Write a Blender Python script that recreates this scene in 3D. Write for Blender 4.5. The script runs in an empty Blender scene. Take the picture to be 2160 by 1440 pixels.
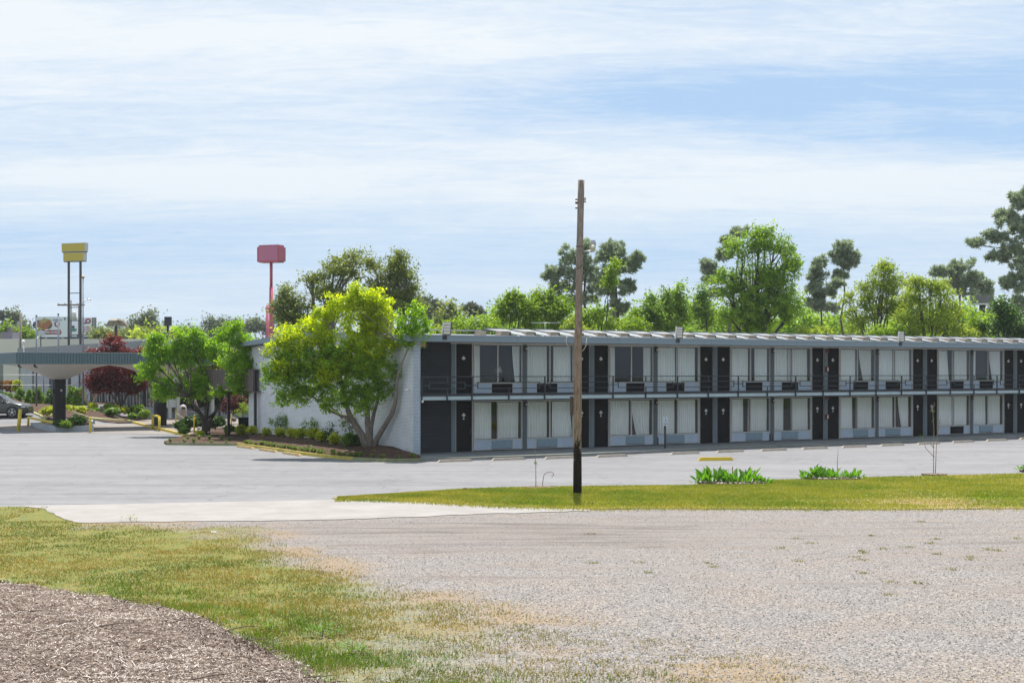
import bpy, bmesh, math, random
import numpy as np
from mathutils import Vector, Matrix, geometry
SC = bpy.context.scene
COL = SC.collection
R = math.radians
# ------------------------------------------------------------------ camera
F, HZ, EYE = 3000.0, 782.0, 4.0          # focal length and horizon row in photo pixels, eye height
cam = bpy.data.cameras.new('camera'); cam.lens = 50; cam.sensor_width = 36
cam.shift_y = 62 / 2160; cam.clip_end = 6000; cam.clip_start = 0.1
co = bpy.data.objects.new('camera', cam); COL.objects.link(co)
co.location = (0, 0, EYE); co.rotation_euler = (R(90), 0, 0); SC.camera = co
# ------------------------------------------------------------------ exposure, sky, sun
SC.view_settings.view_transform = 'Standard'; SC.view_settings.look = 'None'
SC.view_settings.gamma = 1; SC.view_settings.exposure = 0.82
SUN_EL, SUN_ROT = 69.0, 4.0
W = bpy.data.worlds.new('World'); SC.world = W; W.use_nodes = True
wt = W.node_tree; wt.nodes.clear()
def wn(t, **k):
    n = wt.nodes.new(t)
    for a, b in k.items(): setattr(n, a, b)
    return n
def wl(a, b): wt.links.new(a, b)
def wmath(op, a, b=None, c=None, clamp=False):
    n = wn('ShaderNodeMath', operation=op); n.use_clamp = clamp
    for i, v in enumerate((a, b, c)):
        if v is None: continue
        if isinstance(v, (int, float)): n.inputs[i].default_value = v
        else: wl(v, n.inputs[i])
    return n.outputs[0]
out = wn('ShaderNodeOutputWorld')
sky = wn('ShaderNodeTexSky', sky_type='NISHITA'); sky.sun_disc = False
sky.sun_elevation = R(SUN_EL); sky.sun_rotation = R(SUN_ROT)
sky.air_density = 1.0; sky.dust_density = 1.2; sky.ozone_density = 1.0; sky.altitude = 200
bg1 = wn('ShaderNodeBackground'); bg1.inputs[1].default_value = 0.1
tint = wn('ShaderNodeMixRGB', blend_type='MIX'); tint.inputs[0].default_value = 0.84
tint.inputs[2].default_value = (2.35, 3.42, 4.9, 1)
wl(sky.outputs[0], tint.inputs[1]); wl(tint.outputs[0], bg1.inputs[0])
bg2 = wn('ShaderNodeBackground'); bg2.inputs[1].default_value = 1.0; bg2.inputs[0].default_value = (0.50, 0.53, 0.555, 1)
tc = wn('ShaderNodeTexCoord'); sp = wn('ShaderNodeSeparateXYZ'); wl(tc.outputs['Generated'], sp.inputs[0])
zc = wmath('MAXIMUM', sp.outputs[2], 0.0)
den = wmath('ADD', zc, 0.09)
cx = wmath('DIVIDE', sp.outputs[0], den); cy = wmath('DIVIDE', sp.outputs[1], den)
def noise(sx, sy, scale, detail, rough, ox=0.0, oy=0.0, dist=0.0):
    c = wn('ShaderNodeCombineXYZ')
    wl(wmath('MULTIPLY_ADD', cx, sx, ox), c.inputs[0]); wl(wmath('MULTIPLY_ADD', cy, sy, oy), c.inputs[1])
    n = wn('ShaderNodeTexNoise'); n.inputs['Scale'].default_value = scale; n.inputs['Detail'].default_value = detail
    n.inputs['Roughness'].default_value = rough; n.inputs['Distortion'].default_value = dist
    wl(c.outputs[0], n.inputs['Vector']); return n.outputs['Fac']
n1 = noise(0.30, 0.62, 1.3, 9, 0.60, 3.1, 1.7, 0.5)      # broad veils
n2 = noise(0.9, 2.6, 2.8, 12, 0.70, 7.7, 4.2, 1.0)        # fine streaks
n3 = noise(2.2, 5.5, 3.4, 12, 0.72, 1.7, 9.2, 1.4)
def gauss(px, py, wx, wy):
    """soft patch of sky centred on a bearing and height (radians-ish units of direction)"""
    a = wmath('DIVIDE', wmath('SUBTRACT', sp.outputs[0], px), wx); b = wmath('DIVIDE', wmath('SUBTRACT', sp.outputs[2], py), wy)
    s = wmath('ADD', wmath('MULTIPLY', a, a), wmath('MULTIPLY', b, b))
    return wmath('EXPONENT', wmath('MULTIPLY', s, -1.0))
cov = wmath('ADD', wmath('MULTIPLY', n1, 0.95), wmath('MULTIPLY', n2, 0.55))
cov = wmath('ADD', cov, wmath('MULTIPLY', n3, 0.34)); cov = wmath('SUBTRACT', cov, 0.63)
cov = wmath('SUBTRACT', cov, wmath('MULTIPLY', gauss(0.20, 0.187, 0.26, 0.020), 0.30))
cov = wmath('SUBTRACT', cov, wmath('MULTIPLY', gauss(0.36, 0.156, 0.12, 0.012), 0.28))
cov = wmath('SUBTRACT', cov, wmath('MULTIPLY', gauss(-0.26, 0.072, 0.22, 0.034), 0.12))
cov = wmath('SUBTRACT', cov, wmath('MULTIPLY', gauss(0.02, 0.078, 0.3, 0.024), 0.14))
cov = wmath('ADD', cov, wmath('MULTIPLY', gauss(-0.16, 0.222, 0.30, 0.024), 0.20))
cov = wmath('ADD', cov, wmath('MULTIPLY', gauss(-0.22, 0.130, 0.16, 0.011), 0.34))
cov = wmath('ADD', cov, wmath('MULTIPLY', gauss(0.17, 0.118, 0.2, 0.022), 0.22))
cov = wmath('MULTIPLY', cov, 2.1, clamp=True)
mx = wn('ShaderNodeMixShader'); wl(cov, mx.inputs[0]); wl(bg1.outputs[0], mx.inputs[1]); wl(bg2.outputs[0], mx.inputs[2])
cr = wn('ShaderNodeValToRGB'); e0 = cr.color_ramp.elements; e0[0].position = 0.0; e0[0].color = (.395, .455, .51, 1); e0[1].position = .17; e0[1].color = (.498, .532, .560, 1)
wl(sp.outputs[2], cr.inputs[0]); wl(cr.outputs[0], bg2.inputs[0])
wl(mx.outputs[0], out.inputs[0])
sun = bpy.data.lights.new('sun', 'SUN'); sun.energy = 4.3; sun.angle = R(0.5); sun.color = (1, 0.955, 0.88)
so = bpy.data.objects.new('sun', sun); COL.objects.link(so)
sd = Vector((math.cos(R(SUN_EL)) * math.sin(R(SUN_ROT)), math.cos(R(SUN_EL)) * math.cos(R(SUN_ROT)), math.sin(R(SUN_EL))))
so.rotation_euler = sd.to_track_quat('Z', 'Y').to_euler(); so.location = (0, 30, 60)
# ------------------------------------------------------------------ terrain
def sst(a, b, x):
    t = np.clip((np.asarray(x, float) - a) / (b - a), 0, 1); return t * t * (3 - 2 * t)
def T(x, y):
    """height of the ground everywhere"""
    x = np.asarray(x, float); y = np.asarray(y, float)
    z = -0.15 + np.clip(40 - y, 0, 40) * 0.02
    z = z + np.clip((y - 99) * 0.1, 0, 1.15) * sst(31, 36, -x)
    return z
def Tf(x, y): return float(T(x, y))
def G(px, py, dz=0.0):
    """ground point seen at a photo pixel"""
    z = -0.15
    for _ in range(30):
        Y = (EYE - z) * F / (py - HZ); X = (px - 1080) / F * Y
        z = 0.6 * z + 0.4 * (Tf(X, Y) + dz)
    return Vector((X, Y, z))
def at(px, py, Y): return Vector(((px - 1080) / F * Y, Y, EYE - (py - HZ) / F * Y))
# ------------------------------------------------------------------ tagging
def tag(o, label=None, cat=None, group=None, kind=None):
    if label: o['label'] = label
    if cat: o['category'] = cat
    if group: o['group'] = group
    if kind: o['kind'] = kind
    return o
def empty(name, loc, rz=0.0, label=None, cat=None, group=None):
    o = bpy.data.objects.new(name, None); COL.objects.link(o); o.location = loc; o.rotation_euler = (0, 0, rz)
    o.empty_display_size = 0.3
    return tag(o, label, cat, group)
def copy_tree(o, parent=None):
    c = o.copy(); COL.objects.link(c)
    if parent: c.parent = parent
    for ch in list(o.children): copy_tree(ch, c)
    return c
# ------------------------------------------------------------------ mesh builder
class MB:
    def __init__(s): s.v = []; s.f = []; s.m = []; s.sm = []
    def face(s, idx, m=0, smooth=False): s.f.append(tuple(idx)); s.m.append(m); s.sm.append(smooth)
    def poly(s, pts, m=0):
        b = len(s.v); s.v += [tuple(p) for p in pts]; s.face(range(b, b + len(pts)), m)
        return s
    def box(s, x0, x1, y0, y1, z0, z1, m=0):
        b = len(s.v)
        s.v += [(x, y, z) for z in (z0, z1) for y in (y0, y1) for x in (x0, x1)]
        for q in ((0, 2, 3, 1), (4, 5, 7, 6), (0, 1, 5, 4), (2, 6, 7, 3), (0, 4, 6, 2), (1, 3, 7, 5)):
            s.face([b + i for i in q], m)
        return s
    def hexa(s, p, m=0):
        """eight corners: bottom four then top four, same winding"""
        b = len(s.v); s.v += [tuple(q) for q in p]
        for q in ((3, 2, 1, 0), (4, 5, 6, 7), (0, 1, 5, 4), (1, 2, 6, 5), (2, 3, 7, 6), (3, 0, 4, 7)):
            s.face([b + i for i in q], m)
        return s
    def slab(s, pts, z0, z1, m=0):
        """vertical prism over a plan polygon"""
        n = len(pts); b = len(s.v)
        s.v += [(p[0], p[1], z0) for p in pts] + [(p[0], p[1], z1) for p in pts]
        tri = geometry.tessellate_polygon([[Vector((p[0], p[1], 0)) for p in pts]])
        for t in tri: s.face([b + n + i for i in t], m)
        for i in range(n):
            j = (i + 1) % n; s.face((b + i, b + j, b + n + j, b + n + i), m)
        return s
    def prism(s, pts, axis, a0, a1, m=0):
        """extrude a 2D polygon along an axis; pts in the other two axes in order"""
        n = len(pts); b = len(s.v)
        def mk(p, a): return {'x': (a, p[0], p[1]), 'y': (p[0], a, p[1]), 'z': (p[0], p[1], a)}[axis]
        s.v += [mk(p, a0) for p in pts] + [mk(p, a1) for p in pts]
        tri = geometry.tessellate_polygon([[Vector((p[0], p[1], 0)) for p in pts]])
        for t in tri:
            s.face([b + i for i in t], m); s.face([b + n + i for i in reversed(t)], m)
        for i in range(n):
            j = (i + 1) % n; s.face((b + i, b + j, b + n + j, b + n + i), m)
        return s
    def tube(s, pts, rad, n=8, m=0, cap=True, smooth=True):
        pts = [Vector(p) for p in pts]
        if isinstance(rad, (int, float)): rad = [rad] * len(pts)
        b = len(s.v); up = Vector((0, 0, 1)); pu = None
        for i, p in enumerate(pts):
            d = (pts[min(i + 1, len(pts) - 1)] - pts[max(i - 1, 0)])
            d = d.normalized() if d.length > 1e-9 else up
            if pu is None:
                pu = d.cross(Vector((0.31, 0.95, 0.05)));
                if pu.length < 1e-3: pu = d.cross(Vector((1, 0, 0)))
            pu = (pu - d * pu.dot(d)).normalized(); pv = d.cross(pu)
            for k in range(n):
                a = 2 * math.pi * k / n
                s.v.append(tuple(p + (pu * math.cos(a) + pv * math.sin(a)) * rad[i]))
        for i in range(len(pts) - 1):
            for k in range(n):
                k2 = (k + 1) % n
                s.face((b + i * n + k, b + i * n + k2, b + (i + 1) * n + k2, b + (i + 1) * n + k), m, smooth)
        if cap:
            s.face([b + k for k in reversed(range(n))], m); e = b + (len(pts) - 1) * n
            s.face([e + k for k in range(n)], m)
        return s
    def lathe(s, prof, c=(0, 0, 0), n=20, m=0, smooth=True):
        b = len(s.v)
        for r, z in prof:
            for k in range(n):
                a = 2 * math.pi * k / n; s.v.append((c[0] + r * math.cos(a), c[1] + r * math.sin(a), c[2] + z))
        for i in range(len(prof) - 1):
            for k in range(n):
                k2 = (k + 1) % n; s.face((b + i * n + k, b + i * n + k2, b + (i + 1) * n + k2, b + (i + 1) * n + k), m, smooth)
        s.face([b + k for k in reversed(range(n))], m); e = b + (len(prof) - 1) * n; s.face([e + k for k in range(n)], m)
        return s
    def build(s, name, mats, parent=None, bevel=0.0, loc=None):
        me = bpy.data.meshes.new(name); me.from_pydata(s.v, [], s.f)
        if not isinstance(mats, (list, tuple)): mats = [mats]
        for mt in mats: me.materials.append(mt)
        me.polygons.foreach_set('material_index', s.m); me.polygons.foreach_set('use_smooth', s.sm)
        me.update()
        if len(s.f) > 1: bm = bmesh.new(); bm.from_mesh(me); bmesh.ops.recalc_face_normals(bm, faces=bm.faces); bm.to_mesh(me); bm.free()
        o = bpy.data.objects.new(name, me); COL.objects.link(o)
        if parent: o.parent = parent
        if loc is not None: o.location = loc
        if bevel:
            md = o.modifiers.new('bevel', 'BEVEL'); md.width = bevel; md.segments = 2; md.limit_method = 'ANGLE'
        return o
def soup(name, V, nside, mat, parent=None, tint=None, smooth=False, loc=None):
    """mesh of many separate n-gons from an array (N, nside, 3)"""
    V = np.ascontiguousarray(V, dtype=np.float32); N = V.shape[0]
    me = bpy.data.meshes.new(name); me.vertices.add(N * nside); me.vertices.foreach_set('co', V.reshape(-1))
    me.loops.add(N * nside); me.loops.foreach_set('vertex_index', np.arange(N * nside, dtype=np.int32))
    me.polygons.add(N); me.polygons.foreach_set('loop_start', np.arange(0, N * nside, nside, dtype=np.int32))
    me.update(calc_edges=True)
    if tint is not None:
        a = me.attributes.new('tint', 'FLOAT', 'POINT'); a.data.foreach_set('value', np.repeat(tint.astype(np.float32), nside))
    me.materials.append(mat)
    o = bpy.data.objects.new(name, me); COL.objects.link(o)
    if parent: o.parent = parent
    if loc is not None: o.location = loc
    return o
def grid_mesh(name, P, mat, attrs=None, smooth=True):
    """P: (ny, nx, 3)"""
    ny, nx, _ = P.shape
    me = bpy.data.meshes.new(name); me.vertices.add(nx * ny); me.vertices.foreach_set('co', P.astype(np.float32).reshape(-1))
    i = np.arange(nx * ny).reshape(ny, nx)
    q = np.stack([i[:-1, :-1], i[:-1, 1:], i[1:, 1:], i[1:, :-1]], -1).reshape(-1, 4).astype(np.int32)
    me.loops.add(q.size); me.loops.foreach_set('vertex_index', q.reshape(-1))
    me.polygons.add(len(q)); me.polygons.foreach_set('loop_start', np.arange(0, q.size, 4, dtype=np.int32))
    if smooth: me.polygons.foreach_set('use_smooth', np.ones(len(q), dtype=bool))
    me.update(calc_edges=True)
    for k, v in (attrs or {}).items():
        a = me.attributes.new(k, 'FLOAT', 'POINT'); a.data.foreach_set('value', v.astype(np.float32).reshape(-1))
    me.materials.append(mat)
    o = bpy.data.objects.new(name, me); COL.objects.link(o); return o
# value noise for placement masks
_rs = np.random.RandomState(5); _L = _rs.rand(256, 256)
def vnoise(x, y, s, o=0):
    x = np.asarray(x) / s + 37.3 + o * 7.1; y = np.asarray(y) / s + 11.9 + o * 3.3
    i = np.floor(x).astype(int); j = np.floor(y).astype(int); fx = x - i; fy = y - j
    fx = fx * fx * (3 - 2 * fx); fy = fy * fy * (3 - 2 * fy)
    g = lambda a, b: _L[a % 256, b % 256]
    return (g(i, j) * (1 - fx) + g(i + 1, j) * fx) * (1 - fy) + (g(i, j + 1) * (1 - fx) + g(i + 1, j + 1) * fx) * fy
def fbm(x, y, s, o=0): return (vnoise(x, y, s, o) + .5 * vnoise(x, y, s / 2, o + 1) + .25 * vnoise(x, y, s / 4, o + 2)) / 1.75
# ------------------------------------------------------------------ materials
class NT:
    def __init__(s, name):
        s.m = bpy.data.materials.new(name); s.m.use_nodes = True; s.t = s.m.node_tree; s.t.nodes.clear()
        s.o = s.n('ShaderNodeOutputMaterial')
    def n(s, t, **k):
        x = s.t.nodes.new(t)
        for a, b in k.items():
            if a.startswith('_'): x.inputs[a[1:]].default_value = b
            else: setattr(x, a, b)
        return x
    def l(s, a, b): s.t.links.new(a, b)
    def math(s, op, a, b=None, c=None, clamp=False):
        n = s.n('ShaderNodeMath', operation=op); n.use_clamp = clamp
        for i, v in enumerate((a, b, c)):
            if v is None: continue
            if isinstance(v, (int, float)): n.inputs[i].default_value = v
            else: s.l(v, n.inputs[i])
        return n.outputs[0]
    def coords(s, scale=(1, 1, 1), swap=None, world=False):
        tc = s.n('ShaderNodeTexCoord'); src = tc.outputs['Object']
        if world:
            g = s.n('ShaderNodeNewGeometry'); src = g.outputs['Position']
        if swap:
            a = s.n('ShaderNodeSeparateXYZ'); s.l(src, a.inputs[0]); c = s.n('ShaderNodeCombineXYZ')
            for i, k in enumerate(swap):
                if k is not None: s.l(a.outputs[k], c.inputs[i])
            src = c.outputs[0]
        mp = s.n('ShaderNodeMapping'); mp.inputs['Scale'].default_value = scale; s.l(src, mp.inputs[0])
        return mp.outputs[0]
    def noise(s, vec, scale, detail=4, rough=.55, dist=0):
        n = s.n('ShaderNodeTexNoise', _Scale=scale, _Detail=detail, _Roughness=rough, _Distortion=dist); s.l(vec, n.inputs['Vector'])
        return n.outputs['Fac']
    def ramp(s, fac, stops, interp='LINEAR'):
        r = s.n('ShaderNodeValToRGB'); r.color_ramp.interpolation = interp
        e = r.color_ramp.elements
        while len(e) > 1: e.remove(e[-1])
        e[0].position = stops[0][0]; c = stops[0][1]; e[0].color = c if len(c) == 4 else (*c, 1)
        for p, c in stops[1:]:
            x = e.new(p); x.color = c if len(c) == 4 else (*c, 1)
        s.l(fac, r.inputs[0]); return r.outputs[0]
    def val(s, fac, a, b, lo=0.0, hi=1.0):
        m = s.n('ShaderNodeMapRange'); m.clamp = True
        for i, v in enumerate((a, b, lo, hi)): m.inputs[i + 1].default_value = v
        s.l(fac, m.inputs[0]); return m.outputs[0]
    def mix(s, fac, a, b, mode='MIX'):
        m = s.n('ShaderNodeMixRGB', blend_type=mode)
        for i, v in enumerate((fac, a, b)):
            if isinstance(v, (int, float)): m.inputs[i].default_value = v
            elif isinstance(v, tuple): m.inputs[i].default_value = v if len(v) == 4 else (*v, 1)
            else: s.l(v, m.inputs[i])
        return m.outputs[0]
    def bsdf(s, color, rough=.8, metal=0.0, bump=None, bstr=.3, bdist=.02, spec=.5):
        b = s.n('ShaderNodeBsdfPrincipled')
        for k, v in (('Base Color', color), ('Roughness', rough), ('Metallic', metal), ('Specular IOR Level', spec)):
            if isinstance(v, tuple): b.inputs[k].default_value = v if len(v) == 4 else (*v, 1)
            elif isinstance(v, (int, float)): b.inputs[k].default_value = v
            else: s.l(v, b.inputs[k])
        if bump is not None:
            bp = s.n('ShaderNodeBump', _Strength=bstr, _Distance=bdist); s.l(bump, bp.inputs['Height']); s.l(bp.outputs[0], b.inputs['Normal'])
        s.l(b.outputs[0], s.o.inputs[0]); return s.m
def plain(name, c, rough=.6, metal=0., amt=.14, scale=3., bump=.0, fine=40., spec=.5, stretch=(1, 1, 1)):
    """painted or solid surface with uneven wear"""
    t = NT(name); v = t.coords(stretch)
    a = t.noise(v, scale, 5, .6); b = t.noise(v, fine, 2, .5)
    f = t.math('ADD', t.math('MULTIPLY', a, .7), t.math('MULTIPLY', b, .3))
    k = t.val(f, .3, .7, 1 - amt, 1 + amt)
    col = t.n('ShaderNodeVectorMath', operation='SCALE'); col.inputs[0].default_value = c; t.l(k, col.inputs['Scale'])
    rg = t.val(a, .3, .7, max(rough - .08, .02), min(rough + .08, 1))
    return t.bsdf(col.outputs[0], rg, metal, bump=(b if bump else None), bstr=bump, bdist=.01, spec=spec)
def bark_mat(name, c1, c2):
    t = NT(name); v = t.coords((1, 1, .25)); a = t.noise(v, 14, 6, .7, .5)
    return t.bsdf(t.ramp(a, [(.3, c1), (.7, c2)]), .9, bump=a, bstr=.6, bdist=.03)
def leaf_mat(name, c1, c2, tr=.45, trc=1.9, gloss=.45, yel=(1.25, 1.15, .55)):
    """leaf: diffuse front, light coming through, small sheen; tint varies from clump to clump"""
    t = NT(name); at_ = t.n('ShaderNodeAttribute', attribute_name='tint')
    v = t.coords(); nz = t.noise(v, .9, 3, .6)
    f = t.math('ADD', t.math('MULTIPLY', at_.outputs['Fac'], .75), t.math('MULTIPLY', t.val(nz, .3, .7), .25))
    col = t.ramp(f, [(0, c1), (1, c2)])
    d = t.n('ShaderNodeBsdfPrincipled', _Roughness=gloss); t.l(col, d.inputs['Base Color']); d.inputs['Specular IOR Level'].default_value = .35
    tl = t.n('ShaderNodeBsdfTranslucent')
    t.l(t.mix(1.0, t.mix(1.0, col, (trc * yel[0], trc * yel[1], trc * yel[2]), 'MULTIPLY'), (1, 1, 1), 'MULTIPLY'), tl.inputs[0])
    m = t.n('ShaderNodeMixShader'); m.inputs[0].default_value = tr; t.l(d.outputs[0], m.inputs[1]); t.l(tl.outputs[0], m.inputs[2])
    t.l(m.outputs[0], t.o.inputs[0]); return t.m
def brick_mat(name, c1, c2, mortar, swap, bw=.203, bh=.0677, ms=.011, bump=.5, dirt=.0):
    t = NT(name); v = t.coords(swap=swap)
    b = t.n('ShaderNodeTexBrick', offset=.5); b.inputs['Scale'].default_value = 1
    for k, x in (('Brick Width', bw), ('Row Height', bh), ('Mortar Size', ms), ('Mortar Smooth', .1)): b.inputs[k].default_value = x
    b.inputs['Color1'].default_value = (*c1, 1); b.inputs['Color2'].default_value = (*c2, 1); b.inputs['Mortar'].default_value = (*mortar, 1)
    t.l(v, b.inputs['Vector']); n = t.noise(v, 1.1, 5, .6); n2 = t.noise(v, 30, 3, .6)
    k = t.math('ADD', t.val(n, .3, .7, .86, 1.08), t.val(n2, .3, .7, -.06, .06))
    s = t.n('ShaderNodeVectorMath', operation='SCALE'); t.l(b.outputs['Color'], s.inputs[0]); t.l(k, s.inputs['Scale'])
    h = t.math('SUBTRACT', 1.0, b.outputs['Fac'])
    return t.bsdf(s.outputs[0], .75, bump=h, bstr=bump, bdist=.012)
def glass_mat(name, tintc=(.75, .82, .82), ior=1.55, extra=.0):
    t = NT(name); fr = t.n('ShaderNodeFresnel', _IOR=ior)
    g = t.n('ShaderNodeBsdfGlossy', _Roughness=.012); g.inputs[0].default_value = (.95, .97, 1, 1)
    tr = t.n('ShaderNodeBsdfTransparent'); tr.inputs[0].default_value = (*tintc, 1)
    m = t.n('ShaderNodeMixShader'); t.l(t.math('ADD', t.math('MULTIPLY', fr.outputs[0], 1.15), extra, clamp=True), m.inputs[0])
    v = t.coords(); nz = t.noise(v, .8, 2, .5)
    bp = t.n('ShaderNodeBump', _Strength=.05, _Distance=.05); t.l(nz, bp.inputs['Height']); t.l(bp.outputs[0], g.inputs['Normal'])
    t.l(tr.outputs[0], m.inputs[1]); t.l(g.outputs[0], m.inputs[2]); t.l(m.outputs[0], t.o.inputs[0]); return t.m
M = {}
M['slate'] = plain('slate paint', (.135, .175, .20), .55, amt=.1)
M['slate_dk'] = plain('dark slate paint', (.095, .12, .135), .6, amt=.12)
M['trim'] = plain('aluminium trim', (.50, .49, .47), .45, .1, amt=.12)
M['trim_dk'] = plain('dark trim', (.09, .085, .085), .5, .1)
M['panel'] = plain('blue grey panel', (.42, .50, .60), .5, amt=.1)
M['acgrille'] = plain('ac grille', (.24, .32, .38), .5, .2, amt=.35, scale=9, stretch=(1, 1, 6))
M['black'] = plain('black metal', (.018, .018, .02), .5)
M['charcoal'] = plain('charcoal door', (.008, .0072, .0075), .6, amt=.25, scale=2, spec=.2)
M['rail'] = plain('railing paint', (.035, .042, .05), .4, .2)
M['white'] = plain('white paint', (.75, .75, .73), .5, amt=.06)
M['offwhite'] = plain('off white stucco', (.62, .60, .56), .8, amt=.1, scale=1.4, bump=.1)
M['yellow'] = plain('yellow paint', (.60, .47, .035), .45, amt=.22, scale=6, bump=.1)
M['yellow_faded'] = plain('faded yellow paint', (.36, .36, .17), .75, amt=.4, scale=5, bump=.25)
M['yellow_old'] = plain('worn orange concrete', (.42, .30, .13), .85, amt=.45, scale=6, bump=.3)
M['tan'] = plain('tan concrete', (.40, .345, .28), .9, amt=.2, scale=6, bump=.3)
M['galv'] = plain('galvanised metal', (.42, .44, .46), .35, .7, amt=.15)
M['roofwhite'] = plain('white roof metal', (.215, .23, .245), .5, .1, amt=.14)
M['beige'] = plain('beige pad', (.26, .215, .17), .8, amt=.15)
M['rubber'] = plain('rubber', (.015, .015, .015), .85)
M['interior'] = plain('dim interior wall', (.10, .095, .09), .9)
M['glass'] = glass_mat('window glass', (.98, 1.0, 1.0), 1.5)
M['glass_dark'] = glass_mat('shop glass', (.35, .4, .4), 1.6, .05)
M['lamp_lens'] = plain('lamp lens', (.55, .52, .44), .3)
M['red'] = plain('dull red paint', (.42, .075, .125), .5, amt=.05)
M['brown_metal'] = plain('brown metal siding', (.11, .085, .082), .55)
M['chrome'] = plain('alloy', (.6, .6, .6), .25, .9)
M['soil'] = None
# ================================================================== GROUND
def mat_far_ground():
    t = NT('far ground'); v = t.coords(world=True); a = t.noise(v, .15, 6, .6)
    return t.bsdf(t.ramp(a, [(.3, (.045, .075, .02)), (.7, (.11, .13, .05))]), .95, spec=.1)
def mat_asphalt():
    t = NT('weathered asphalt'); v = t.coords(world=True)
    big = t.noise(t.coords((.10, .45, 1), world=True), 1.0, 6, .62, .4)      # long drag streaks along the lot
    mid = t.noise(v, 1.6, 5, .6); fine = t.noise(v, 60, 3, .7)
    vo = t.n('ShaderNodeTexVoronoi', _Scale=11.0); t.l(v, vo.inputs['Vector'])
    speck = t.math('LESS_THAN', vo.outputs['Distance'], .085)                 # pale chips of aggregate
    pick = t.n('ShaderNodeSeparateColor'); t.l(vo.outputs['Color'], pick.inputs[0])
    speck = t.math('MULTIPLY', speck, t.math('GREATER_THAN', pick.outputs[0], .72))
    base = t.ramp(t.math('ADD', t.math('MULTIPLY', big, .6), t.math('MULTIPLY', mid, .4)), [(.34, (.150, .148, .158)), (.5, (.195, .192, .200)), (.64, (.228, .223, .228))])
    base = t.mix(t.val(fine, .35, .65, 0, .35), base, (.12, .12, .125))
    # thin sealed seams and cracks
    w = t.n('ShaderNodeTexWave', _Scale=.085, _Distortion=1.4, _Detail=3, bands_direction='Y'); t.l(v, w.inputs['Vector']); w.inputs['Detail Scale'].default_value = .35
    cr = t.val(w.outputs['Fac'], .0, .010, .5, 0)
    base = t.mix(cr, base, (.07, .07, .075))
    vc = t.n('ShaderNodeTexVoronoi', feature='DISTANCE_TO_EDGE', _Scale=.16)
    dv = t.n('ShaderNodeVectorMath', operation='ADD'); t.l(v, dv.inputs[0])
    nn = t.n('ShaderNodeTexNoise', _Scale=.7, _Detail=4); t.l(v, nn.inputs['Vector']); sc_ = t.n('ShaderNodeVectorMath', operation='SCALE'); sc_.inputs['Scale'].default_value = 2.2
    t.l(nn.outputs['Color'], sc_.inputs[0]); t.l(sc_.outputs[0], dv.inputs[1]); t.l(dv.outputs[0], vc.inputs['Vector'])
    base = t.mix(t.val(vc.outputs['Distance'], .0, .009, .5, 0), base, (.08, .08, .085))
    ol = t.noise(v, .55, 5, .7); base = t.mix(t.val(ol, .58, .72, 0, .35), base, (.10, .10, .105))
    base = t.mix(speck, base, (.62, .62, .62))
    return t.bsdf(base, .88, bump=fine, bstr=.25, bdist=.01, spec=.35)
def mat_concrete(name, c1, c2, sc=1.0):
    t = NT(name); v = t.coords(world=True); a = t.noise(v, .8 * sc, 7, .65, .3); f = t.noise(v, 45, 3, .7)
    c = t.ramp(a, [(.3, c1), (.7, c2)]); c = t.mix(t.val(f, .4, .7, 0, .3), c, tuple(x * .7 for x in c1))
    return t.bsdf(c, .9, bump=f, bstr=.3, bdist=.01, spec=.2)
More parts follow.
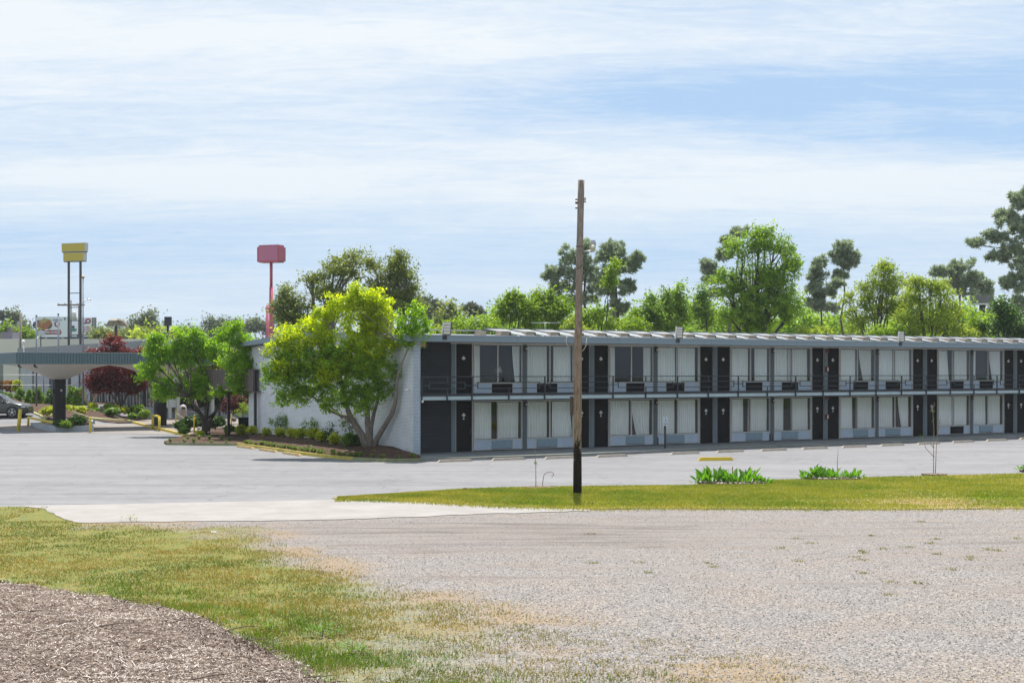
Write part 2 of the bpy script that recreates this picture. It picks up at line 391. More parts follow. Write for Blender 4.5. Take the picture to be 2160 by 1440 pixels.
def mat_gravel():
    """crushed stone with dirt and thin dry grass; attributes: grass, dirt, straw"""
    t = NT('gravel and thin grass'); v = t.coords(world=True)
    def cells(sc, exp=1.0):
        x = t.n('ShaderNodeTexVoronoi', _Scale=sc); t.l(v, x.inputs['Vector']); s = t.n('ShaderNodeSeparateColor'); t.l(x.outputs['Color'], s.inputs[0]); return x, s
    v1, s1 = cells(30); v2, s2 = cells(62)
    stone = t.ramp(s1.outputs[0], [(0, (.07, .07, .075)), (.10, (.22, .22, .225)), (.5, (.37, .362, .355)), (.85, (.52, .505, .48)), (1, (.78, .75, .71))])
    stone2 = t.ramp(s2.outputs[1], [(0, (.11, .11, .12)), (.5, (.33, .32, .32)), (1, (.60, .58, .55))])
    st = t.mix(.42, stone, stone2)
    edge = t.val(v1.outputs['Distance'], .35, .75, 0, .55); st = t.mix(edge, st, (.12, .11, .105))
    warm = t.noise(v, .6, 5, .6); st = t.mix(t.val(warm, .42, .62, 0, .4), st, t.mix(1.0, st, (1.12, .98, .84), 'MULTIPLY'))
    ag = t.n('ShaderNodeAttribute', attribute_name='grass'); ad = t.n('ShaderNodeAttribute', attribute_name='dirt'); as_ = t.n('ShaderNodeAttribute', attribute_name='straw')
    fine = t.noise(v, 26, 4, .75); fine2 = t.noise(v, 75, 3, .7); med = t.noise(v, 3.2, 6, .7)
    dirt = t.mix(t.val(fine2, .35, .65), (.205, .185, .175), (.33, .305, .29)); sp_ = t.math('GREATER_THAN', s2.outputs[2], .8)
    dirt = t.mix(t.math('MULTIPLY', sp_, .65), dirt, (.5, .49, .47))
    f = t.math('ADD', ad.outputs['Fac'], t.math('MULTIPLY', t.math('SUBTRACT', med, .5), .6), clamp=True)
    wet = t.noise(t.coords((.22, 1.3, 1), world=True), 1.0, 6, .68, .6); dirt = t.mix(t.val(wet, .44, .64, 0, .75), dirt, (.115, .098, .092)); col = t.mix(t.math('MULTIPLY', f, .8), st, dirt)
    straw = t.mix(t.val(fine, .3, .7), (.26, .16, .055), (.50, .36, .17))
    f2 = t.math('ADD', t.math('MULTIPLY', as_.outputs['Fac'], 1.2), t.math('MULTIPLY', t.math('SUBTRACT', fine, .62), 2.4), clamp=True)
    f2 = t.math('MULTIPLY', f2, t.val(as_.outputs['Fac'], 0, .15))
    col = t.mix(t.math('MULTIPLY', f2, .8), col, straw)
    mid9 = t.noise(v, 9, 5, .8); gr = t.ramp(t.math('ADD', t.math('ADD', t.math('MULTIPLY', fine, .35), t.math('MULTIPLY', med, .35)), t.math('MULTIPLY', mid9, .30)), [(.36, (.035, .06, .010)), (.44, (.085, .125, .018)), (.50, (.15, .16, .03)), (.56, (.22, .16, .06)), (.66, (.26, .19, .11))])
    f3 = t.math('ADD', t.math('MULTIPLY', ag.outputs['Fac'], 1.7), t.math('MULTIPLY', t.math('SUBTRACT', t.math('ADD', t.math('MULTIPLY', fine, .6), t.math('MULTIPLY', med, .4)), .7), 3.0), clamp=True)
    f3 = t.math('MULTIPLY', f3, t.val(ag.outputs['Fac'], .0, .12))
    col = t.mix(f3, col, gr)
    col = t.mix(t.math('MULTIPLY', t.math('SUBTRACT', 1.0, f3), 1.0), col, t.mix(1.0, col, (.70, .665, .65), 'MULTIPLY'))
    h = t.math('ADD', t.math('MULTIPLY', t.math('SUBTRACT', 1.0, v1.outputs['Distance']), 1.0), t.math('MULTIPLY', fine2, .5))
    return t.bsdf(col, .92, bump=h, bstr=.55, bdist=.02, spec=.15)
def mat_grass_base(name, dry=.0):
    t = NT(name); v = t.coords(world=True); f = t.noise(v, 24, 4, .75); m_ = t.noise(v, 1.1, 6, .65)
    c = t.ramp(t.math('ADD', t.math('MULTIPLY', f, .45), t.math('MULTIPLY', m_, .55)), [(.3, (.085, .14, .012)), (.48, (.17, .225, .022)), (.62, (.25, .27, .04)), (.75, (.32, .27, .09))])
    at_ = t.n('ShaderNodeAttribute', attribute_name='straw')
    k = t.math('ADD', at_.outputs['Fac'], t.math('MULTIPLY', t.math('SUBTRACT', f, .55), 1.6), clamp=True); k = t.math('MULTIPLY', k, t.val(at_.outputs['Fac'], 0, .2))
    c = t.mix(k, c, (.34, .24, .13))
    return t.bsdf(c, .95, bump=f, bstr=.8, bdist=.05, spec=.1)
def mat_mulch(name, c1, c2, c3):
    t = NT(name); v = t.coords((1, 1, 1), world=True)
    n = t.noise(v, 5, 4, .6); f = t.noise(v, 60, 4, .8, .6)
    w = t.n('ShaderNodeTexVoronoi', _Scale=26); t.l(v, w.inputs['Vector']); s = t.n('ShaderNodeSeparateColor'); t.l(w.outputs['Color'], s.inputs[0])
    c = t.ramp(t.math('ADD', t.math('MULTIPLY', s.outputs[0], .5), t.math('MULTIPLY', f, .5)), [(.25, c1), (.5, c2), (.75, c3)])
    c = t.mix(t.val(n, .35, .65, 0, .35), c, c1)
    return t.bsdf(c, .95, bump=f, bstr=.8, bdist=.04, spec=.1)
M['far'] = mat_far_ground(); M['asphalt'] = mat_asphalt(); M['gravel'] = mat_gravel(); M['verge'] = mat_grass_base('verge grass')
M['apron'] = mat_concrete('pale concrete', (.255, .235, .222), (.335, .315, .302)); M['walk'] = mat_concrete('walkway concrete', (.15, .16, .16), (.25, .26, .26))
M['paving'] = mat_concrete('pink concrete', (.20, .17, .15), (.27, .23, .205))
M['soil'] = mat_mulch('bed mulch', (.03, .02, .015), (.09, .055, .04), (.20, .13, .10))
M['chips'] = mat_mulch('wood chip bed', (.06, .04, .032), (.19, .14, .115), (.40, .32, .26))
# one sheet to the horizon
n = 64; ang = np.linspace(0, 2 * np.pi, n + 1); rad = np.array([0, 60, 150, 300, 500, 800])
P = np.stack([np.outer(rad, np.cos(ang)), 60 + np.outer(rad, np.sin(ang)), np.full((len(rad), n + 1), -0.32)], -1)
tag(grid_mesh('ground', P, M['far'], smooth=False), kind='structure')
# parking lot
xs = np.arange(-75, 90.1, 1.0); ys = np.arange(42.5, 150.1, 1.0); X, Y = np.meshgrid(xs, ys)
tag(grid_mesh('parking_lot', np.stack([X, Y, T(X, Y)], -1), M['asphalt']), kind='structure')
# gravel yard with weedy grass, masks worked out in world space
gb = [G(*p) for p in ((-300, 1058), (0, 1061), (75, 1063), (125, 1078), (165, 1098), (200, 1105), (440, 1110), (560, 1120), (650, 1170), (800, 1232), (980, 1285), (1200, 1345), (1450, 1400), (1700, 1450), (1950, 1520))]
gbx = [p.x for p in gb]; gby = [p.y for p in gb]
mb_px = [(-260, 1178), (0, 1229), (130, 1247), (240, 1270), (400, 1304), (500, 1334), (560, 1366), (650, 1412), (730, 1452), (790, 1520)]
mbp = [G(*p) for p in mb_px] + [Vector((-.8, 12, 0)), Vector((.2, 8, 0)), Vector((1.2, 2, 0)), Vector((1.5, -6, 0))]
def seg_dist(x, y, pts):
    d = np.full(np.shape(x), 1e9); sg = np.zeros(np.shape(x))
    for a, b in zip(pts[:-1], pts[1:]):
        ax, ay, bx, by = a.x, a.y, b.x, b.y; L = (bx - ax) ** 2 + (by - ay) ** 2
        t = np.clip(((x - ax) * (bx - ax) + (y - ay) * (by - ay)) / L, 0, 1)
        q = np.hypot(x - ax - t * (bx - ax), y - ay - t * (by - ay)); s = np.sign((bx - ax) * (y - ay) - (by - ay) * (x - ax))
        k = q < d; sg = np.where(k, s, sg); d = np.where(k, q, d)
    return d * sg
def in_mulch(x, y): return -seg_dist(x, y, mbp)            # positive inside the chip bank
def grass_mask(x, y):
    yb = np.interp(x, gbx, gby)                             # grass below (nearer than) this line
    d = (yb - y) + 4.5 * sst(-11.0, -12.4, x)
    m = sst(-2.2, 3.6, d + (fbm(x, y, 2.6, 3) - .5) * 5.5 + (fbm(x, y, .8, 31) - .5) * 3.0)
    right = sst(-4.5, 2.5, x) * .72
    return np.clip(m * (1.0 - right) - .03, 0, 1)
def path_mask(x, y):
    """worn dirt in front of the apron"""
    a = at(1130, 1190, 1); d1 = ((x - .5) / 8.0) ** 2 + ((y - 36.0) / 4.6) ** 2
    d2 = ((x - 12.5) / 4.5) ** 2 + ((y - 30) / 2.2) ** 2
    rut = np.zeros_like(np.asarray(x, float))
    for c0, c1, c2 in ((37.6, .10, .0), (36.1, .12, .002), (33.8, .16, .004), (31.9, .18, .006), (28.2, -.10, .01), (26.4, -.12, .012)):
        yc = c0 + c1 * (x - 2) - c2 * (x - 2) ** 2; rut = rut + np.exp(-((y - yc) / .28) ** 2) * sst(.35, .62, fbm(x, y * .2, 3.5, 40 + int(c0))) * .8
    return np.clip(rut + np.exp(-d1 * 1.1) * 1.15 + .6 * np.exp(-d2) + .25 * (fbm(x, y, 2.2, 9) - .5), 0, 1)
def straw_mask(x, y):
    d = np.abs(np.interp(x, gbx, gby) - y); m = np.exp(-(d / 2.6) ** 2) * .8 * sst(.25, .6, fbm(x, y, 1.8, 6))
    m = m + .8 * np.exp(-((x + 1.9) / 1.3) ** 2 - ((y - 20.6) / .9) ** 2)
    return np.clip(m, 0, 1)
xs = np.arange(-34, 34.1, .2); ys = np.arange(1, 43.41, .2); X, Y = np.meshgrid(xs, ys)
def GZ(x, y): return T(x, y) + .012 + (fbm(x, y, 1.6, 2) - .5) * .05 * sst(38.2, 35.5, y)
Z = GZ(X, Y)
gmk = grass_mask(X, Y)
tag(grid_mesh('gravel_yard', np.stack([X, Y, Z], -1), M['gravel'], dict(grass=gmk, dirt=path_mask(X, Y), straw=straw_mask(X, Y))), kind='structure')
def band(name, mat, top, bot, dz, nx=90, ny=14, crown=.0, attrs=None):
    """sheet between two chains of ground points"""
    x0 = max(top[0][0], bot[0][0]); x1 = min(top[-1][0], bot[-1][0]); xs = np.linspace(x0, x1, nx)
    yt = np.interp(xs, [p[0] for p in top], [p[1] for p in top]); yb = np.interp(xs, [p[0] for p in bot], [p[1] for p in bot])
    tt = np.linspace(0, 1, ny)[:, None]; Yg = yb + (yt - yb) * tt; Xg = np.broadcast_to(xs, Yg.shape)
    wob = (fbm(Xg, Yg, .7, 4) - .5) * .5 * (tt < .02); Yg = Yg + wob
    Zg = T(Xg, Yg) + dz + crown * np.sin(np.pi * np.clip(tt, 0, 1))
    at_ = {k: f(Xg, Yg) for k, f in (attrs or {}).items()}
    return grid_mesh(name, np.stack([Xg, Yg, Zg], -1), mat, at_)
g2 = lambda L: [tuple(G(*p))[:2] for p in L]
ap_top = [(-14.9, 43.6)] + g2([(300, 1063), (705, 1055), (760, 1054)]) + [(-2.7, 45.6), (2.3, 43.5)]
ap_bot = [(-14.9, 43.5), (-14.0, 42.6), (-13.1, 40.8), (-11.8, 38.5), (-6.8, 39.0), (-4.7, 39.5), (-.4, 41.2), (2.3, 42.1)]
tag(band('concrete_apron', M['apron'], ap_top, ap_bot, .026, 120, 10), kind='structure')
vt = g2([(700, 1054), (860, 1041), (960, 1034), (1060, 1030), (1210, 1027), (1450, 1025), (1560, 1019), (1650, 1013), (1900, 1006), (2160, 1000)]) + [(36, 63)]
vb = g2([(700, 1054.6), (760, 1054.5), (900, 1060), (1000, 1067), (1100, 1071.5), (1240, 1075), (1440, 1074), (1900, 1076), (2160, 1074)]) + [(36, 43)]
def verge_straw(x, y):
    m = .9 * np.exp(-((x - 12.6) / 2.9) ** 2 - ((y - 44.2) / .75) ** 2) + .8 * np.exp(-((y - np.interp(x, [p[0] for p in vb], [p[1] for p in vb]) - .2) / .45) ** 2)
    return np.clip(m + .55 * sst(.5, .75, fbm(x, y, 3, 12)), 0, 1)
tag(band('grass_verge', M['verge'], vt, vb, .03, 160, 16, .05, dict(straw=verge_straw)), kind='structure')
# lawn rising at the left of the apron is part of the yard sheet; bank of wood chips the photographer stands on
xs = np.arange(-26, 3.0, .09); ys = np.arange(1.5, 31, .09); X, Y = np.meshgrid(xs, ys); D = in_mulch(X, Y)
def bank(x, y):
    D = in_mulch(x, y) + (fbm(x, y, .9, 5) - .5) * .5; d = np.clip(D, 0, None)
    return T(x, y) + np.where(D > 0, .13 * (1 - np.exp(-d / .5)) + .066 * d, -.12 + .0 * D) - .0 + .012 + np.where(D > 0, (fbm(x, y, 1.3, 7) - .5) * .16 + (vnoise(x, y, .22, 8) - .5) * .05, 0)
Z = bank(X, Y)
o = grid_mesh('wood_chip_bank', np.stack([X, Y, Z], -1), M['chips']); tag(o, kind='structure')
# ------------------------------------------------------------------ loose cover
def scatter(n, seed, x0, x1, y0, y1, near=True):
    r = np.random.RandomState(seed); y = np.exp(r.uniform(np.log(y0), np.log(y1), n)) if near else r.uniform(y0, y1, n)
    half = .375 * y; x = r.uniform(-1, 1, n) * half; k = (x > x0) & (x < x1); return x[k], y[k], r
def blades(x, y, z, h, w, r, lean=.45):
    n = len(x); a = r.uniform(0, 2 * np.pi, n); dx, dy = np.cos(a) * w / 2, np.sin(a) * w / 2; lx, ly = r.normal(0, lean, n) * h, r.normal(0, lean, n) * h
    V = np.zeros((n, 3, 3)); V[:, 0] = np.stack([x - dx, y - dy, z], -1); V[:, 1] = np.stack([x + dx, y + dy, z], -1); V[:, 2] = np.stack([x + lx, y + ly, z + h], -1)
    return V
M['blade'] = leaf_mat('grass blades', (.065, .13, .010), (.36, .26, .075), .28, 1.15, .7)
M['blade_green'] = leaf_mat('lush blades', (.055, .15, .012), (.16, .26, .02), .4, 1.2, .6)
M['blade_verge'] = leaf_mat('verge blades', (.10, .18, .008), (.34, .31, .05), .35, 1.2, .6)
x, y, r = scatter(330000, 1, -30, 30, 15.5, 43.2)
k = (r.rand(len(x)) < grass_mask(x, y) ** 1.3 * sst(.18, .62, fbm(x, y, .6, 14))) & (in_mulch(x, y) < -.02)
kk = ~((y > 39) & (x > -14) & (x < 3)) & ~((y > 38.3) & (x > -12) & (x < -4.7)); k &= kk
x, y = x[k], y[k]; h = r.uniform(.02, .055, len(x)) * (.7 + .8 * fbm(x, y, 2, 15)); tn = np.clip(fbm(x, y, 1.5, 16) * 2.2 - .62 + r.normal(0, .2, len(x)) + .35 * (1 - grass_mask(x, y)), 0, 1)
o = soup('lawn_grass', blades(x, y, GZ(x, y) - .004, h, .007 + .0004 * y, r, .55), 3, M['blade'], tint=tn); tag(o, kind='stuff')
# lush taller strip along the chip bank
x, y, r = scatter(150000, 2, -12, 3, 15.5, 30); D = -in_mulch(x, y); k = (D > -.25) & (r.rand(len(x)) < 1.0 * np.exp(-((D - .5) / .9) ** 2) * sst(.38, .62, fbm(x, y, .9, 17)) * sst(-8.5, -5.5, x) )
x, y = x[k], y[k]; h = r.uniform(.05, .15, len(x)); o = soup('tall_grass', blades(x, y, GZ(x, y) - .004, h, .010, r, .35), 3, M['blade_green'], tint=np.clip(r.normal(.45, .25, len(x)), 0, 1)); tag(o, kind='stuff')
# sparse stalks in the gravel's edge
x, y, r = scatter(60000, 3, -10, 22, 15.5, 34); g = grass_mask(x, y); k = (r.rand(len(x)) < (.10 + .5 * sst(.55, .8, fbm(x, y, .35, 19))) * sst(.02, .3, g) * .45) & (in_mulch(x, y) < 0)
x, y = x[k], y[k]; h = r.uniform(.05, .13, len(x)); o = soup('weed_stalks', blades(x, y, GZ(x, y) - .004, h, .012, r, .25), 3, M['blade_green'], tint=np.clip(r.normal(.55, .3, len(x)), 0, 1)); tag(o, kind='stuff')
x, y, r = scatter(120000, 13, -9, 16, 15.5, 32); yb_ = np.interp(x, gbx, gby); dd = yb_ - y; k = (r.rand(len(x)) < .9 * sst(-3.5, 1.5, dd) * sst(.46, .68, fbm(x, y, .32, 51))) & (in_mulch(x, y) < -.1)
x, y = x[k], y[k]; h = r.uniform(.02, .06, len(x)); o = soup('fringe_grass', blades(x, y, GZ(x, y) - .003, h, .014, r, .6), 3, M['blade'], tint=np.clip(r.normal(.62, .25, len(x)), 0, 1)); tag(o, kind='stuff')
# small weed clumps out on the open gravel
r = np.random.RandomState(44); cx_ = r.uniform(0, 15, 220); cy_ = r.uniform(22, 40, 220); kp = (r.rand(220) < np.exp(-((cx_ - 10.5) / 4) ** 2 - ((cy_ - 28) / 5) ** 2) + .08); cx_, cy_ = cx_[kp], cy_[kp]
x = np.repeat(cx_, 26) + r.normal(0, .07, len(cx_) * 26); y = np.repeat(cy_, 26) + r.normal(0, .09, len(cx_) * 26); h = r.uniform(.02, .06, len(x))
o = soup('weed_tufts', blades(x, y, GZ(x, y), h, .02, r, .7), 3, M['blade'], tint=np.clip(r.normal(.4, .3, len(x)), 0, 1)); tag(o, kind='stuff')
# verge blades
r = np.random.RandomState(6); n = 260000; x = r.uniform(-7, 31, n); vy_t = np.interp(x, [p[0] for p in vt], [p[1] for p in vt]); vy_b = np.interp(x, [p[0] for p in vb], [p[1] for p in vb]); u = r.rand(n); y = vy_b + (vy_t - vy_b) * u - .06 - .9 * r.rand(n) ** 3 * (u < .25)
k = (x > -5.6) & (np.abs(x) < .56 * y) & (vy_t > vy_b + .05) & (r.rand(n) < (1.05 - .75 * verge_straw(x, y))); x, y, u = x[k], y[k], u[k]
h = r.uniform(.025, .07, len(x)); tn = np.clip(fbm(x, y, 1.4, 20) * 1.2 - .15 + r.normal(0, .15, len(x)) + .5 * verge_straw(x, y), 0, 1)
o = soup('verge_grass', blades(x, y, T(x, y) + .03 + .05 * np.sin(np.pi * u), h, .028, r, .6), 3, M['blade_verge'], tint=tn); tag(o, kind='stuff')
# stones
def rocks(name, x, y, z, s, mat, r, flat=.6):
    base = np.array([(1, 0, 0), (-.5, .87, 0), (-.5, -.87, 0), (0, 0, 1.0)], float); F4 = [(0, 1, 3), (1, 2, 3), (2, 0, 3)]
    n = len(x); a = r.uniform(0, 2 * np.pi, n); ca, sa = np.cos(a), np.sin(a); V = np.zeros((n, 4, 3)); j = r.uniform(.6, 1.3, (n, 4))
    for i, b in enumerate(base):
        V[:, i, 0] = x + s * j[:, i] * (b[0] * ca - b[1] * sa) + (r.normal(0, .3, n) * s if i == 3 else 0); V[:, i, 1] = y + s * j[:, i] * (b[0] * sa + b[1] * ca); V[:, i, 2] = z + s * b[2] * flat * j[:, i] - .2 * s
    V3 = np.stack([V[:, list(f)] for f in F4], 1).reshape(-1, 3, 3); tn = np.repeat(r.rand(n), 3)
    o = soup(name, V3, 3, mat, tint=tn); tag(o, kind='stuff'); return o
def mat_tint(name, stops, rough=.9):
    t = NT(name); a = t.n('ShaderNodeAttribute', attribute_name='tint'); return t.bsdf(t.ramp(a.outputs['Fac'], stops), rough, spec=.2)
M['stone'] = mat_tint('loose stone', [(0, (.05, .05, .055)), (.25, (.16, .158, .158)), (.7, (.28, .275, .268)), (1, (.52, .50, .47))])
x, y, r = scatter(105000, 8, -16, 24, 16, 42); k = (in_mulch(x, y) < -.1) & (r.rand(len(x)) < (1 - .92 * grass_mask(x, y)) * (1 - .85 * path_mask(x, y))); x, y = x[k], y[k]
rocks('loose_stones', x, y, GZ(x, y), r.uniform(.012, .030, len(x)), M['stone'], r)
# chips: thin splinters lying at all angles
M['chip'] = mat_tint('wood splinters', [(0, (.05, .034, .026)), (.25, (.17, .13, .108)), (.6, (.38, .32, .28)), (1, (.78, .71, .64))])
x, y, r = scatter(300000, 9, -16, 2, 8.5, 29); Dm = in_mulch(x, y); k = (Dm > .02) | ((Dm > -.9) & (r.rand(len(x)) < .30 * np.exp(Dm / .28) * sst(.35, .6, fbm(x, y, .5, 33)))); x, y = x[k], y[k]; n = len(x)
L = r.uniform(.012, .05, n) * (1 + (r.rand(n) < .06) * 1.8); wd = r.uniform(.004, .012, n); a = r.uniform(0, 2 * np.pi, n); el = r.normal(0, .35, n)
d = np.stack([np.cos(a) * np.cos(el), np.sin(a) * np.cos(el), np.sin(el)], -1); s = np.stack([-np.sin(a), np.cos(a), r.normal(0, .5, n)], -1); s /= np.linalg.norm(s, axis=1)[:, None]
c = np.stack([x, y, np.maximum(bank(x, y), T(x, y) + .02) + .012 + np.abs(np.sin(el)) * L * .3], -1); V = np.stack([c - d * L[:, None] / 2 - s * wd[:, None] / 2, c + d * L[:, None] / 2 - s * wd[:, None] / 3, c + d * L[:, None] / 2 + s * wd[:, None] / 3, c - d * L[:, None] / 2 + s * wd[:, None] / 2], 1)
o = soup('wood_chips', V, 4, M['chip'], tint=np.clip(r.beta(1.3, 1.3, n) + (fbm(x, y, 1.2, 22) - .5) * .4, 0, 1)); tag(o, kind='stuff')
# chip patches in the grass and on the verge
x, y, r = scatter(52000, 10, -8, 22, 17, 47); m = np.exp(-((x + 1.9) / 1.1) ** 2 - ((y - 20.4) / .9) ** 2) + np.exp(-((x + 1.2) / .9) ** 2 - ((y - 19.3) / .5) ** 2) + 2.0 * np.exp(-((x - 12.8) / 2.7) ** 2 - ((y - 44.3) / .5) ** 2); k = r.rand(len(x)) < m; x, y = x[k], y[k]; n = len(x)
a = r.uniform(0, 2 * np.pi, n); L = r.uniform(.02, .07, n); wd = .006 + .0006 * (y - 17); d = np.stack([np.cos(a), np.sin(a), 0 * a], -1); s = np.stack([-np.sin(a), np.cos(a), 0 * a + .3], -1); c = np.stack([x, y, GZ(x, y) + .012 + .08 * (y > 40)], -1)
V = np.stack([c - d * L[:, None] / 2 - s * wd[:, None] / 2, c + d * L[:, None] / 2 - s * wd[:, None] / 2, c + d * L[:, None] / 2 + s * wd[:, None] / 2, c - d * L[:, None] / 2 + s * wd[:, None] / 2], 1)
o = soup('scattered_chips', V, 4, M['chip'], tint=r.rand(n) * .62); tag(o, kind='stuff')
# dark leaf litter gathered along the crest of the bank
x, y, r = scatter(60000, 17, -16, 2, 15, 29); Dm = in_mulch(x, y); k = (r.rand(len(x)) < np.exp(-((Dm - .35) / .45) ** 2) * sst(.42, .66, fbm(x, y, .8, 61)) * .9); x, y = x[k], y[k]; n = len(x); a = r.uniform(0, 6.28, n); L = r.uniform(.02, .06, n); el = r.normal(.3, .5, n)
d = np.stack([np.cos(a) * np.cos(el), np.sin(a) * np.cos(el), np.sin(el)], -1) * L[:, None] / 2; s = np.stack([-np.sin(a), np.cos(a), r.normal(0, .6, n)], -1) * .012; c = np.stack([x, y, np.maximum(bank(x, y), GZ(x, y)) + .02 + r.uniform(0, .04, n)], -1)
o = soup('leaf_litter', np.stack([c - d, c + s, c + d, c - s], 1), 4, M['chip'], tint=r.rand(n) * .34); tag(o, kind='stuff')
# twigs and sticks on the bank
mb = MB(); r = random.Random(3)
for px, py in [(250, 1252), (150, 1300), (330, 1275), (560, 1360), (500, 1338), (430, 1330), (330, 1375), (405, 1435), (640, 1395), (560, 1400), (120, 1330), (60, 1290), (210, 1340), (480, 1300), (360, 1310), (690, 1425), (30, 1295), (280, 1345)]:
    g = G(px, py); x, y = g.x * .93, g.y * .93; z = float(bank(np.array([x]), np.array([y]))[0]) + .02; a = r.uniform(-.7, .7); L = r.uniform(.15, .5)
    mb.tube([(x, y, z), (x + L * .5 * math.cos(a), y + L * .5 * math.sin(a), z + r.uniform(0, .05)), (x + L * math.cos(a + .2), y + L * math.sin(a + .2), z + r.uniform(0, .03))], [.009, .008, .004], 5)
M['twig'] = plain('grey twig', (.13, .09, .07), .9, amt=.3)
tag(mb.build('fallen_twigs', M['twig']), kind='stuff')
# ================================================================== MOTEL
TH = math.atan2(.5229, .8524)
P0 = Vector((-119 / 3000 * 70.5, 70.5, 0))
dv, nv = Vector((.8524, .5229, 0)), Vector((-.5229, .8524, 0))
def FW(s, w, z=0.0): return P0 + dv * s - nv * w + Vector((0, 0, z))
motel = empty('motel_building', P0, TH, 'long two storey grey motel wing with dark doors, curtained windows and railed balcony', 'motel')
S0, S1 = -3.35, 54.2
Z2B, Z2, ZS = 2.62, 2.83, 5.42
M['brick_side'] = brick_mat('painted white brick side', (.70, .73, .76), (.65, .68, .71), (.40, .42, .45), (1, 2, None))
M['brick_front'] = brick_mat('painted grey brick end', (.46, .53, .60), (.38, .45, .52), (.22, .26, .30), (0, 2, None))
M['block_dark'] = brick_mat('dark painted block', (.032, .036, .042), (.028, .031, .037), (.02, .022, .026), (0, 2, None), .4, .2, .012, .4)
def mat_curtain():
    t = NT('curtain cloth'); v = t.coords((9, 9, .6)); a = t.noise(v, 1.4, 3, .5)
    c = t.ramp(a, [(.3, (.82, .85, .85)), (.7, (.94, .96, .95))])
    oi = t.n('ShaderNodeObjectInfo'); c = t.mix(t.val(oi.outputs['Random'], 0, 1, 0, .28), c, (.62, .60, .54)); d = t.n('ShaderNodeBsdfDiffuse'); t.l(c, d.inputs[0]); e = t.n('ShaderNodeBsdfTranslucent'); t.l(c, e.inputs[0])
    m = t.n('ShaderNodeMixShader'); m.inputs[0].default_value = .06; t.l(d.outputs[0], m.inputs[1]); t.l(e.outputs[0], m.inputs[2]); t.l(m.outputs[0], t.o.inputs[0]); return t.m
M['curtain'] = mat_curtain()
pil = [4.03 + 4.172 * k for k in range(12)]; HW = .13
# main walls: gabled end wall, back wall, dividing slabs
DEP = 19.4; RID = 9.0
mb = MB(); y0, y1 = -1.92, DEP
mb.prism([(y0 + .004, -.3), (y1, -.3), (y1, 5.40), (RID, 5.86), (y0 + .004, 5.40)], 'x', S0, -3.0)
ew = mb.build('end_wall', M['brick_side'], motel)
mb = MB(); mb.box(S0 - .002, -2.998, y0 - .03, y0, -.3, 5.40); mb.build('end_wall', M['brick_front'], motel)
mb = MB(); mb.box(-3.0, -.26, 0, .2, -.15, Z2B).box(-3.0, -.26, 0, .2, Z2B + .003, ZS); mb.build('block_wall', M['block_dark'], motel)
mb = MB()
for z0, z1 in ((-.15, Z2B), (Z2, ZS)): mb.box(-.26, -.01, -.03, .2, z0, z1)
mb.build('pilaster', M['slate'], motel)
mb = MB(); mb.box(-.2, S1, 4.4, 4.6, -.15, ZS); mb.box(S1 - .2, S1, -.0, 4.4, -.15, ZS)
for k, p in enumerate(pil):
    for z0, z1 in ((-.15, Z2B), (Z2, ZS)): mb.box(p - .05, p + .05, .25, 4.4, z0, z1)
mb.box(-.2, S1, .2, 4.4, -.16, 0.0); mb.build('interior_wall', M['interior'], motel)
for k, p in enumerate(pil):
    mb = MB()
    for z0, z1 in ((-.15, Z2B), (Z2, ZS)): mb.box(p - HW, p + HW, -.04, .22, z0, z1)
    mb.build('pilaster', M['slate_dk'] if k % 2 == 0 else M['slate'], motel)
# balcony slab with lighter drip edge
mb = MB(); mb.box(-3.0, S1, -1.90, 4.4, Z2B, Z2 - .02); mb.build('balcony_slab', plain('balcony deck', (.15, .155, .16), .8, amt=.2), motel)
M['edge'] = plain('balcony edge paint', (.36, .45, .48), .6, amt=.12, stretch=(.4, 1, 3))
mb = MB(); s = -3.0
while s < S1:
    e = min(s + 2.086 * 2, S1); mb.box(s + .004, e - .004, -1.94, -1.902, Z2B - .01, Z2 - .06); s = e
mb.build('balcony_edge', M['edge'], motel)
# roof sheet, soffit, fascia
M['rooftop'] = plain('pale roof membrane', (.21, .225, .24), .5, .1, amt=.2, scale=1)
mb = MB(); OV = 2.2
mb.hexa([(S0 - .5, -OV, ZS + .01), (S1 + .5, -OV, ZS + .01), (S1 + .5, RID, ZS + .44), (S0 - .5, RID, ZS + .44), (S0 - .5, -OV, ZS + .24), (S1 + .5, -OV, ZS + .24), (S1 + .5, RID, ZS + .66), (S0 - .5, RID, ZS + .66)])
mb.hexa([(S0 - .5, RID, ZS + .44), (S1 + .5, RID, ZS + .44), (S1 + .5, DEP + .6, ZS + .01), (S0 - .5, DEP + .6, ZS + .01), (S0 - .5, RID, ZS + .66), (S1 + .5, RID, ZS + .66), (S1 + .5, DEP + .6, ZS + .24), (S0 - .5, DEP + .6, ZS + .24)])
mb.build('roof', M['rooftop'], motel)
M['fascia'] = plain('slate fascia', (.185, .24, .28), .5, amt=.06, scale=.6, stretch=(.3, 1, 4))
mb = MB(); s = S0 - .52
while s < S1 + .5:
    e = s + 6.1; mb.box(s, e - .012, -OV - .05, -OV - .002, ZS - .03, ZS + .27); mb.box(s, e - .012, -OV - .066, -OV - .05, ZS + .21, ZS + .275); mb.box(s, e - .012, -OV - .06, -OV - .05, ZS - .03, ZS + .01); s = e
mb.build('roof_fascia', M['fascia'], motel)
mb = MB(); mb.hexa([(S0 - .56, -OV, ZS + .0), (S0 - .52, -OV, ZS + .0), (S0 - .52, RID, ZS + .43), (S0 - .56, RID, ZS + .43), (S0 - .56, -OV, ZS + .27), (S0 - .52, -OV, ZS + .27), (S0 - .52, RID, ZS + .70), (S0 - .56, RID, ZS + .70)])
